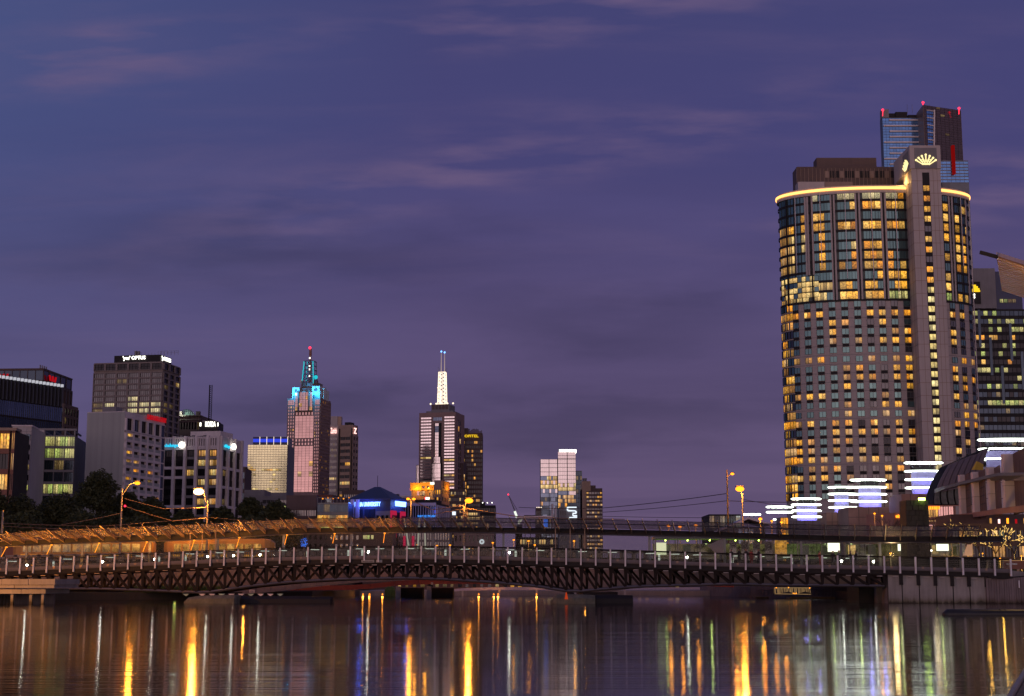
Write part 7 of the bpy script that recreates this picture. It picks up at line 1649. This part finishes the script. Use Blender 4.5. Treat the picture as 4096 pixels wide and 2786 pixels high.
wire('bright sagging wire left of the wire-laden pole', [(1660,2010),(1730,2040),(1855,2022)], 205, .006, .06)
wire('upper tram wire running right from the wire-laden pole', [(1855,2032),(2078,2068),(2500,2078)], 206, .004, .06)
wire('straight wire left of the wire-laden pole', [(1745,2056),(1855,2036)], 206, .003, .045)
wire('thick tram cable from mid-sky to the tall wooden pole', [(2075,2030),(2410,2033),(2908,1975)], [300,250,207], .003, .05, 'near_black')
wire('second tram cable below the thick one', [(2410,2050),(2908,2004),(3145,2010)], [250,207,215], .003, .04, 'near_black')
wire('faint cable crossing behind the right towers', [(2410,2066),(2840,2072)], [250,230], .002, .035, 'near_black')
wire('faint cable from pale pole to the curved hotel', [(2969,1998),(3240,2030)], [205,260], .004, .035, 'near_black')
for k in range(9):
    pass
sp_ = thing('signal_light', 'small red signal light hanging beside the hotel pole', 'signal', tuple(W(500,2025,199.5))); mb = MB(); mb.sphere((0,0,0), .14, 8, 5); obj('lens', mb, 'beacon_red', sp_)
# insulators on the wire-laden pole
ins = thing('pole_hardware', 'cross arms and insulators on the wire-laden pole under the bright lamp', 'fittings', tuple(W(1855,2060,205.6))); mb = MB()
for z_ in (-.6, -.2, .25, .7): mb.box(-.5, .5, -.06, .06, z_, z_+.06)
for s_ in (-.45, .45): mb.tube([(s_,0,-.7),(s_*1.2,0,.1),(s_,0,.9)], .04, 4)
obj('cross_arm', mb, 'bronze', ins)
# three pale floodlit blades
for k, (ua, ub, lab) in enumerate(((1617,1637,'left slanted pale lit blade seen through the canopy'),(1678,1670,'middle pale lit blade leaning left, seen through the canopy'),(1697,1702,'right thin lit blade seen through the canopy'))):
    w0, w1 = W(ua, 2074, 225), W(ub, 2205, 225); t = thing('light_blade', lab, 'light mast', (w1.x, 225, 4)); mb = MB(); d_ = w0-w1
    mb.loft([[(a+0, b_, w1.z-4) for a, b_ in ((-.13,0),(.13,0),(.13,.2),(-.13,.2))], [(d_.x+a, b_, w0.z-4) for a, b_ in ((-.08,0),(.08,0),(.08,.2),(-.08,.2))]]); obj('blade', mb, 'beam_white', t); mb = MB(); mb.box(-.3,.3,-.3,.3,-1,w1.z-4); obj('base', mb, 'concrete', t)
# blue fairy tree figure
t = thing('lit_shrub', 'small shrub wrapped in blue lights on a white post under the canopy', 'lights', tuple(W(1215,2195,235))); mb = MB()
for k in range(34): a = R.uniform(0, 2*PI); r_ = R.uniform(.3, 1.0); mb.sphere((r_*.55*math.cos(a), 0, .9+r_*math.sin(a)*.8), .07, 5, 3)
obj('lights', mb, 'blue_figure', t, kind='stuff'); mb = MB(); mb.cyl(0,.1,-2,.4,.09,.05,6); obj('post', mb, 'white_panel', t)
# ------------------------------------------------------------ tram on the road bridge
def tram(label, ua, ub, Y_, m_body):
    xa, xb_ = K(ua,2200)*Y_, K(ub,2200)*Y_; L_ = xb_-xa; z0_ = Zv(2252,YR)+.15; t = thing('tram', label, 'tram', (xa, Y_, z0_))
    H_ = 3.1; mb = MB(); secs = []
    for x_, s_ in ((0,.55),(.5,.85),(1.2,1),(L_-1.2,1),(L_-.5,.85),(L_,.55)):
        secs.append([(x_, -1.25*s_, .35), (x_, 1.25*s_, .35), (x_, 1.25*s_, H_*(.6+.4*s_)), (x_, .9*s_, H_*(.62+.4*s_)), (x_, -.9*s_, H_*(.62+.4*s_)), (x_, -1.25*s_, H_*(.6+.4*s_))])
    mb.loft(secs); obj('body', mb, m_body, t)
    n_ = int(L_/1.5)
    for k in range(n_):
        x_ = 1.5+k*(L_-3)/n_; mb = MB(); mb.box(x_, x_+(L_-3)/n_*.82, -1.30, -1.24, 1.35, 2.45)
        obj('window', mb, 'lit_amber_window', t)
    mb = MB(); mb.box(1.2, L_-1.2, -1.31, -1.25, .75, .98); obj('stripe', mb, 'tram_trail_glow', t)  # glowing band added in place of the amber light trail
    for k in range(4):
        mb = MB(); x_ = 2+k*(L_-4)/3; mb.cyl(0,0,-.06,.06,.33,n=14); obj('wheel', mb, 'near_black', t, M=Matrix.Translation((x_,-1.0,.33)) @ Matrix.Rotation(PI/2,4,'X'))
    mb = MB(); mb.bar((L_*.5,0,H_+.1),(L_*.5+.8,0,H_+1.0),.06,.06); mb.bar((L_*.5+.8,0,H_+1.0),(L_*.5,0,H_+1.7),.06,.06); mb.box(L_*.5-.6,L_*.5+.6,-.5,.5,H_+1.68,H_+1.74); obj('pantograph', mb, 'dark_steel', t)
lit('lit_amber_window', [(1,.42,.06),(1,.48,.10)], .6, .7, 3, 2); emis('tram_trail_glow', (1,.40,.03), 1.1)
wall('tram_paint', (.50,.26,.06), rough=.35)
tram('amber-lit tram at the left end of the road bridge behind the glass screens', 60, 620, 207, 'tram_paint'); tram('second amber-lit tram following toward the middle of the road bridge', 660, 1100, 207, 'tram_paint')
# building behind the left canopy
b = Bld('low_building', 'dark low building behind the trams with a short strip of curtained windows', -200, 560, None, 2150, 240, 0, depth=8, body='brick_red', frame='near_black'); b.core(); b.done_()
b = Bld('low_building', 'dim low block under the canopy with one greenish-white window strip', 1180, 1570, None, 2128, 310, 0, depth=10, body='dark_brown', frame='near_black'); b.core()
for k in range(3): b.win('F', b.x(1452+k*16, 2150), b.z(2158), 1.0 if k == 0 else .55, .85, 'lit_white_green' if 'lit_white_green' in MATS else 'lit_office', (1,1), off=.05)
b.facade('F', .5, b.x(1440,2150), .5, b.h-.3, 12, 5, .5, .5, chooser([(.04,'lit_dim'),(.96,'glass_dark')], 3), (1,1), proud=.08); b.done_()
b = Bld('office_building', 'grey slab block with narrow columns seen below the canopy at the centre', 1590, 1800, None, 2125, 330, 0, depth=10, body='mid_grey', frame='near_black'); b.core(); b.facade('F', .2, None, .5, b.h-.2, 20, 5, .55, .75, lambda c, r: 'glass_dark', (1,1), proud=.2)
for ua in (1613, 1648): mb = MB(); mb.box(b.x(ua,2150), b.x(ua+10,2150), -.5, -.2, b.z(2190), b.z(2145)); obj('rose_panel', mb, 'rose_lit_glow', b.root)
b.done_()
# ------------------------------------------------------------ tram stop shelters on the right approach
YH = 192; zd = Zv(2244, YR)
def shelter(label, ua, ub, seed):
    rs = random.Random(seed); xa, xb_ = K(ua,2200)*YH, K(ub,2200)*YH; L_ = xb_-xa; t = thing('tram_shelter', label, 'shelter', (xa, YH, zd)); H_ = Zv(2148,YH)-zd
    mb = MB(); mb.box(-.2, L_+.2, -.4, 3.4, H_-.28, H_); obj('roof', mb, 'slate_metal', t)
    mb = MB(); mb.box(.1, L_-.1, -.2, 3.2, H_-.31, H_-.285); obj('ceiling', mb, 'ceil_green' if 'ceil_green' in MATS else emis('ceil_green', (.25,.5,.03), .22), t)
    n_ = max(2, int(L_/2.4))
    for k in range(n_+1): mb = MB(); x_ = k*L_/n_; mb.box(x_-.06, x_+.06, 0, .12, 0, H_-.3); obj('post', mb, 'rail_steel', t); mb = MB(); mb.box(x_-.05, x_+.05, 3, 3.1, 0, H_-.3); obj('post', mb, 'rail_steel', t)
    mb = MB(); mb.box(0, L_, 3.0, 3.05, .1, H_-.8); obj('back_screen', mb, 'lit_green_shop', t)
    for k in range(n_):
        x_ = (k+.5)*L_/n_; mb = MB(); mb.sphere((x_, 1.4, H_-.42), .09, 6, 4); obj('ceiling_lamp', mb, 'lamp_green', t)
        if k % 2 == 0: plight('bulb', (x_, 1.0, H_-.7), (.85,1,.35), 26, .1, t)
    for k in range(n_):
        if rs.random() < .7:
            x_ = (k+rs.uniform(.1,.4))*L_/n_; w_ = rs.uniform(.7,1.3); mb = MB(); mb.box(x_, x_+w_, 2.5, 2.6, .7, 1.9); obj('poster_board', mb, rs.choice(['lit_amber','lit_cream','slate_metal','slate_metal','lit_gold_soft','white_panel']), t)
    mb = MB(); mb.box(.3, L_-.3, 1.8, 2.3, .42, .5); mb.box(.5,.6,1.9,2.2,0,.42); mb.box(L_-.6,L_-.5,1.9,2.2,0,.42); obj('bench', mb, 'timber', t)
    return t, L_, H_
s1, L1, H1 = shelter('green-lit glass tram shelter with a bright poster box at its left end', 2622, 2890, 1)
mb = MB(); mb.box(.1, 1.35, -.25, -.12, .6, H1-.75); obj('poster_box', mb, 'screen_soft' if 'screen_soft' in MATS else emis('screen_soft', (.95,.95,.62), .95), s1)
mb = MB(); mb.loft([[(L1-1.9,-.3,1.75),(L1-.9,-.3,.75),(L1+.3,-.3,.75),(L1+.3,-.3,2.9)], [(L1-1.9,-.25,1.75),(L1-.9,-.25,.75),(L1+.3,-.25,.75),(L1+.3,-.25,2.9)]]); obj('arrow_board', mb, 'stone_pink', s1)
s2, L2, H2 = shelter('brown-lit glass shelter hall with dark doors in the middle of the right approach', 2902, 3090, 2)
for k in range(4): mb = MB(); x_ = .5+k*L2/4; mb.box(x_, x_+.9, -.1, -.02, 0, 2.3); obj('door', mb, 'glass_dark', s2)
s3, L3, H3_ = shelter('green-lit shelter with a large glowing white screen', 3096, 3382, 3)
mb = MB(); x_ = K(3316,2200)*YH-K(3096,2200)*YH; mb.box(x_, x_+1.5, .6, .75, 1.0, 2.1); obj('screen', mb, 'screen', s3); mb = MB(); mb.box(x_-.06, x_+1.56, .76, .85, .94, 2.16); obj('screen_case', mb, 'near_black', s3)
mb = MB(); mb.box(.1, 1.6, -.2, -.1, .5, 2.45); obj('poster_box', mb, 'lit_amber', s3)
s4, L4, H4 = shelter('shelter with two glowing yellow-white screens and a "to City" sign, right end', 3400, 3890, 4)
for ua, ub in ((3590,3628),(3744,3792)):
    x_, x2_ = K(ua,2200)*YH-K(3400,2200)*YH, K(ub,2200)*YH-K(3400,2200)*YH; mb = MB(); mb.box(x_, x2_, -.3, -.2, 1.1, 1.95); obj('screen', mb, 'screen', s4); mb = MB(); mb.box(x_-.07, x2_+.07, -.19, -.1, 1.0, 2.05); obj('screen_case', mb, 'near_black', s4)
x_, x2_ = K(3823,2200)*YH-K(3400,2200)*YH, K(3886,2200)*YH-K(3400,2200)*YH
mb = MB(); mb.box(x_, x2_, -.35, -.25, H4-.85, H4-.5); obj('sign_board', mb, 'near_black', s4)
text_obj('Trams to City <', (x2_-x_)*.9, .2, 'sign_dim', s4, Matrix.Translation((x_+.1, -.42, H4-.78)), 'sign')
mb = MB(); mb.loft([[(x_+.8,-.3,.5),(x2_,-.3,.5),(x2_,-.3,1.9),(x2_-.6,-.3,1.9)], [(x_+.8,-.25,.5),(x2_,-.25,.5),(x2_,-.25,1.9),(x2_-.6,-.25,1.9)]]); obj('map_board', mb, 'white_panel', s4)
dw = thing('parapet_wall', 'black parapet wall behind the handrail at the right end', 'wall', (K(3560,2230)*178, 178, 0)); mb = MB(); mb.box(0, (K(3990,2230)-K(3560,2230))*178, 0, .4, 3, Zv(2228,178)); obj('wall', mb, 'near_black', dw)
# signs on bridges
sg = thing('name_board', 'long pale name board fixed to the footbridge edge beam near the centre', 'sign', tuple(W(1446,2243,FBY(1446)-.2))); mb = MB(); w_ = (1497-1446)*170/6000*1.0; mb.box(0, w_, 0, .05, -.22, .08); mb.box(w_+.2, w_+1.7, 0, .05, -.22, .08); obj('board', mb, 'grey_panel', sg)
text_obj('SPENCER STREET FOOTBRIDGE', w_*.85, .12, 'near_black', sg, Matrix.Translation((.1, -.02, -.14)), 'sign', .01)
sg = thing('bridge_plate', 'small white plate with black lettering under the girder left of centre', 'sign', tuple(W(997,2360,YR-.6))); mb = MB(); mb.box(0, .72, 0, .06, -.36, 0); obj('plate', mb, 'white_panel', sg); text_obj('KINGS', .5, .14, 'near_black', sg, Matrix.Translation((.1, -.02, -.25)), 'sign', .01)
sg = thing('bridge_plate', 'small white marker plate on the red girder bridge near centre', 'sign', tuple(W(1724,2330,229))); mb = MB(); mb.box(0, .32, 0, .06, -.36, 0); obj('plate', mb, 'white_panel', sg)
# lit billboards
sg = thing('billboard', 'small glowing white billboard left of the wire-laden pole', 'sign', tuple(W(1809,2050,330))); mb = MB(); mb.box(0,.75,0,.12,-.6,.15); obj('panel', mb, 'neon_white', sg); mb = MB(); mb.box(-.1,.9,.13,.4,-4,.25); obj('backing', mb, 'mid_grey', sg)
sg = thing('billboard', 'small white and red lit box sign on the low mauve building', 'sign', tuple(W(1703,1990,540))); mb = MB(); mb.box(0,1.3,0,.2,-.9,0); obj('panel', mb, 'sign_white', sg); mb = MB(); mb.box(-.35,-.02,0,.2,-.8,.05); obj('red_edge', mb, 'beacon_red', sg)
sg = thing('amber_sign', 'rounded amber lit sign box right of the stepped hotel', 'sign', tuple(W(1800,1982,520))); mb = MB(); mb.sphere((.8,0,0), .7, 12, 6, sz=.45); obj('panel', mb, 'lit_amber', sg)
sg = thing('blue_screen', 'small blue lit screen seen through the canopy right of the crane', 'sign', tuple(W(2174,2094,320))); mb = MB(); mb.box(0,.9,0,.1,-.8,.9); obj('panel', mb, 'blue_figure', sg)
sg = thing('blue_screen', 'cluster of blue lights among the trees right of the white-framed office', 'lights', tuple(W(980,2030,300)))
for k in range(9): mb = MB(); mb.box(k*.16, k*.16+.09, 0, .1, -.25-R.random()*.3, .2); obj('light', mb, 'blue_figure', sg)
# ------------------------------------------------------------ people on the deck (far, small)
def person(label, u, Y_, zf, pose, m1, hgt=1.68):
    x_ = K(u,2220)*Y_; t = thing('person', label, 'person', (x_, Y_, zf), rz=pose); s = hgt/1.7
    rs = random.Random(int(u)); st_ = .12
    me = bpy.data.meshes.new('body')
    V = [(0,0,.95),(0,0,1.2),(0,0,1.42),(0,0,1.5),(0,-.01,1.6),(.1,0,.88),(.12,.06*0+.02,.48),(.12,.0,.06),(.12,-.14,.03),(-.1,0,.88),(-.12,-.08,.48),(-.12,-.02,.06),(-.12,-.16,.03),(.2,0,1.4),(.25,.02,1.12),(.24,-.12,.88),(.24,-.16,.80),(-.2,0,1.4),(-.25,.02,1.12),(-.24,-.1,.88),(-.24,-.14,.80),(0,-.015,1.70)]
    E = [(0,1),(1,2),(2,3),(3,4),(4,21),(0,5),(5,6),(6,7),(7,8),(0,9),(9,10),(10,11),(11,12),(2,13),(13,14),(14,15),(15,16),(2,17),(17,18),(18,19),(19,20)]
    me.from_pydata([(a*s,b_*s,c*s) for a,b_,c in V], E, []); o = bpy.data.objects.new('body', me); COL.objects.link(o); o.parent = t
    md = o.modifiers.new('skin','SKIN'); rad = [.14,.13,.13,.055,.095,.095,.065,.045,.035,.095,.065,.045,.035,.06,.045,.035,.035,.06,.045,.035,.035,.075]
    for i_, r_ in enumerate(rad): me.skin_vertices[0].data[i_].radius = (r_*s*(1.15 if i_ in (0,1,2) else 1), r_*s*(.8 if i_ in (0,1,2) else 1))
    me.skin_vertices[0].data[0].use_root = True
    ss = o.modifiers.new('ss','SUBSURF'); ss.levels = 1; ss.render_levels = 1; me.materials.append(M_(m1))
    mb = MB(); mb.sphere((0,-.02*s,1.63*s), .10*s, 10, 7, sz=1.2); obj('face', mb, 'skin', t); mb = MB(); mb.sphere((0,.015*s,1.665*s), .112*s, 10, 7, sz=1.0); obj('hair', mb, 'near_black', t)
pp = [(2925,'cloth_dark','person in dark clothes standing left of the others beneath the hanging signs'),(2957,'cloth_dark','person in a dark coat near the pale pole, seen above the handrail'),(2985,'cloth_dark','tall person in dark clothes standing in front of the brown-lit hall'),(3005,'cloth_red','person in a red top in front of the brown-lit hall'),(3035,'cloth_dark','person in dark clothes close to the yellow poster'),(3278,'cloth_red','person in a red jacket under the green lamps left of the glowing screen'),(3332,'cloth_dark','person silhouetted against the large glowing white screen'),(3356,'cloth_dark','person in a dark hood just right of the large glowing screen'),(3402,'cloth_dark','person in dark clothes left of a column right of the screen'),(3424,'cloth_dark','smaller person in dark clothes beside the right column')]
for u, m1, lab in pp: person(lab, u, FBY(u)+2.8+R.uniform(-.6,.6), sinterp(list(zip(us, RZ)), u)-1.2, R.uniform(-1.4,1.4), m1, R.uniform(1.6,1.8))
# sodium street lamp on the near left bank, just outside the frame, that lights the left half of the footbridge
lamp_group('sodium street lamp on the near left bank outside the frame', -900, 1950, 135, .3, -960, 1965, 42000, base_z=1)
# ------------------------------------------------------------ trees
def leafcloud(blobs, n, sz, rs, flat=.8):
    mb = MB(); tot = sum(b_[3]**2 for b_ in blobs)
    for (bx_, by_, bz_, br_) in blobs:
        for _ in range(int(n*br_**2/tot)):
            while True:
                d = Vector((rs.gauss(0,1), rs.gauss(0,1), rs.gauss(0,1)))
                if d.length > .1: break
            d.normalize(); rr = br_*(rs.random()**.35)*(1+.22*math.sin(d.x*7+bx_)*math.cos(d.z*6+bz_))
            p_ = Vector((bx_, by_, bz_))+Vector((d.x*rr, d.y*rr, d.z*rr*flat)); a = Vector((rs.gauss(0,1), rs.gauss(0,1), rs.gauss(0,.7))).normalized(); b_ = a.cross(Vector((rs.gauss(0,1), rs.gauss(0,1), rs.gauss(0,1)))).normalized(); s = sz*rs.uniform(.5,1.4)
            mb.face([p_-a*s, p_+b_*s*.5, p_+a*s, p_-b_*s*.5])
    return mb
def tree(label, u, vtop, uw, Y_, seed, vbase=None, lean=0, n=9000, name='tree'):
    rs = random.Random(seed); x0_ = K(u,2200)*Y_; t = thing(name, label, 'tree', (x0_, Y_, GZ)); H_ = Zv(vtop, Y_)-GZ; Rw = uw*.62*Y_/6000
    nb_ = 9; blobs = []
    for k in range(nb_):
        a = rs.uniform(0, 2*PI); r_ = rs.uniform(.1,.62)*Rw; z_ = H_*(rs.uniform(.40,.78)); blobs.append((r_*math.cos(a), r_*math.sin(a)*.6, z_, Rw*rs.uniform(.30,.48)))
    q_ = min(Rw*.42, H_*.3); blobs += [(0,0,H_-q_*.85,q_),(Rw*.22,0,H_-q_*1.5,q_),(-Rw*.25,0,H_-q_*1.6,q_*1.1),(Rw*.6,0,H_*.5,Rw*.42),(-Rw*.6,0,H_*.5,Rw*.42),(0,-Rw*.2,H_*.36,Rw*.5)]
    obj('crown', leafcloud(blobs, n, .29, rs), 'leaf', t, kind=None)
    mb = MB(); mb.tube([(0,0,0),(rs.uniform(-.3,.3),0,H_*.25),(rs.uniform(-.5,.5),0,H_*.5)], [.45,.34,.2], 8)
    for (bx_, by_, bz_, br_) in blobs: mb.tube([(0,0,H_*.3),(bx_*.5,by_*.5,(H_*.35+bz_)/2),(bx_,by_,bz_)], [.18,.1,.04], 5)
    obj('trunk', mb, 'bark', t)
TR = [('dark gum tree with the tallest crown, in front of the blank hotel wall', 385, 1878, 200, 300),('broad dark tree left of the tallest crown, over the glass office base', 235, 1968, 240, 290),('dark tree at the left edge beneath the pale office flank', 70, 1975, 230, 285),('dark bush-like tree below the brick office at frame edge', -60, 1930, 200, 280),
 ('dark spreading tree right of the hotel pole', 600, 1985, 180, 300),('dense dark tree beneath the hotel balconies', 500, 1962, 150, 310),('low dark tree under the starry lamp', 730, 2035, 160, 300),('low dark tree just right of the lamp pole', 880, 2025, 150, 300),('feathery dark tree beside the blue light cluster', 1000, 1988, 130, 300),('rounded dark tree left of the brown office', 1100, 2000, 170, 285),('low dark tree between the two rounded ones', 1010, 2060, 180, 280),('low dark tree behind the canopy left of the tall pole', 330, 2040, 260, 270),('low dark tree behind the canopy at far left', 100, 2050, 260, 270),('low dark tree behind the bright lamp pole', 560, 2060, 230, 270),('low dark tree right of the bright lamp base', 780, 2070, 200, 270)]
for k, (lab, u, vt_, uw, Y_) in enumerate(TR): tree(lab, u, vt_, uw, Y_, 100+k, n=20000)
# bare winter trees with fairy lights on the right bank
def fairy_tree(label, u, vb, vt_, Y_, seed, w=1.0, lights=True, ln=170):
    rs = random.Random(seed); zb_ = Zv(vb, Y_); t = thing('bare_tree', label, 'tree', (K(u,vb)*Y_, Y_, zb_)); H_ = Zv(vt_, Y_)-zb_; mb = MB(); seg = []
    def br(p, d, L_, r, lv):
        e_ = p+d*L_; mid_ = p.lerp(e_, .5)+Vector((rs.uniform(-.06,.06), rs.uniform(-.06,.06), rs.uniform(0,.05)))*L_
        mb.tube([p, mid_, e_], [r, r*.8, r*.6], 5 if lv < 2 else 3); seg.append((p, mid_, lv)); seg.append((mid_, e_, lv))
        if lv < 4:
            for _ in range(3 if lv < 3 else 2):
                dd = (d+Vector((rs.uniform(-.9,.9)*w, rs.uniform(-.7,.7), rs.uniform(-.15,.5)))).normalized(); br(e_, dd, L_*rs.uniform(.6,.8), r*.6, lv+1)
    br(Vector((0,0,0)), Vector((0,0,1)), H_*.3, .13, 0); obj('trunk', mb, 'bark', t)
    if lights:
        lm = MB()
        for _ in range(ln//6):
            p, e_, lv = rs.choice(seg); n_ = 7
            for j in range(n_):
                c = p.lerp(e_, j/n_)+Vector((rs.uniform(-.03,.03),-.04,rs.uniform(-.03,.03))); s = .022*rs.uniform(.6,1.25)
                lm.loft([[c+Vector((-s,0,0)), c+Vector((0,-s,0)), c+Vector((s,0,0)), c+Vector((0,s,0))], [c+Vector((0,0,s*1.4))]*4], caps=False); lm.loft([[c+Vector((-s,0,0)), c+Vector((0,-s,0)), c+Vector((s,0,0)), c+Vector((0,s,0))], [c-Vector((0,0,s*1.4))]*4], caps=False)
        obj('fairy_lights', lm, 'fairy', t, kind='stuff')
fairy_tree('bare tree strung with dense fairy lights at the right frame edge', 4060, 2275, 2075, 176, 5, 1.1, ln=620)
fairy_tree('bare tree with fairy lights just right of the canopy end', 3985, 2275, 2085, 182, 9, 1.2, ln=420)
fairy_tree('bare tree with fairy lights behind the right shelter end', 3920, 2268, 2060, 195, 12, 1.3, ln=300)
fairy_tree('bare lit tree behind the last canopy panels', 3830, 2250, 2040, 200, 13, 1.3, ln=180)
fairy_tree('bare lit tree partly outside the right frame edge', 4120, 2280, 2090, 172, 21, 1.1, ln=400)
fairy_tree('unlit bare tree in front of the wide brick plinth', 3535, 2200, 2025, 225, 31, 1.1, False)
fairy_tree('unlit bare tree left of the stone pylon', 3600, 2200, 2050, 228, 32, 1.0, False)
fairy_tree('unlit bare tree right of the stone pylon before the rose-lit block', 3755, 2200, 2020, 225, 33, 1.2, False)
for u, v, e_, Y_, flab in ((4000, 2235, 700, 186, 'warm garden lamp between the two nearest fairy-lit trees'), (4085, 2225, 900, 180, 'warm garden lamp at the right frame edge under the lit tree'), (3930, 2215, 500, 200, 'warm garden lamp just right of the last shelter')):
    lamp_group(flab, u, v, Y_, .1, None, None, e_, mat='lamp_sodium', base_z=3, r=.05, col=(1,.5,.08), group='warm garden lamps under the bare trees')
hedge = tuft('hedge', 'olive garden planting under the fairy-lit trees on the right bank', 5000, lambda: (K(R.uniform(3890,4200),2240)*200, R.uniform(198,206), 2.8), 2.2, 'leaf')
ob = Bld('low_building', 'dark amber-lit shopfront row behind the fairy-lit trees', 3780, 4200, None, 2095, 209, 0, depth=5, body='dark_brown', frame='near_black'); ob.core(); ob.facade('F', 0, None, .2, ob.h-.6, 16, 3, .85, .7, chooser([(.35,'lit_amber'),(.2,'lit_gold_soft'),(.1,'lit_green_shop'),(.35,'glass_black')], 6), (2,1), proud=.15); ob.done_()
sg = thing('hoarding', 'amber-lit safety hoarding with small white lettering at the right edge', 'hoarding', tuple(W(4008,2272,168))); mb = MB(); mb.box(0, 7, 0, .08, -.15, .75); obj('panel', mb, 'brick_red', sg); mb = MB(); mb.box(0,7,-.03,.0,.75,.82); obj('top_rail', mb, 'lit_amber', sg); text_obj('SOUTHBANK PROMENADE', 1.2, .12, 'sign_dim', sg, Matrix.Translation((.5,-.05,.35)), 'sign', .02)
# amber work lights slung between the bridges (lamp heads under the road bridge parapet)
for u in (130, 420, 700, 980, 1240, 1500, 1780, 2060, 2340, 2700):
    w = W(u, 2262, 196); t = thing('parapet_lamp', 'amber lamp fixed below the road bridge parapet facing the footbridge', 'lamp', tuple(w), group='amber lamps under the road bridge parapet'); mb = MB(); mb.box(-.12,.12,-.1,.1,-.06,.06); obj('lamp_head', mb, 'lamp_sodium_far', t); mb = MB(); mb.box(-.04,.04,.1,6,-.03,.03); obj('bracket', mb, 'dark_steel', t)
    plight('bulb', (0,-.2,-.15), (1,.30,.03), (190 if u < 1200 else 110) if u < 2400 else 25, .08, t)
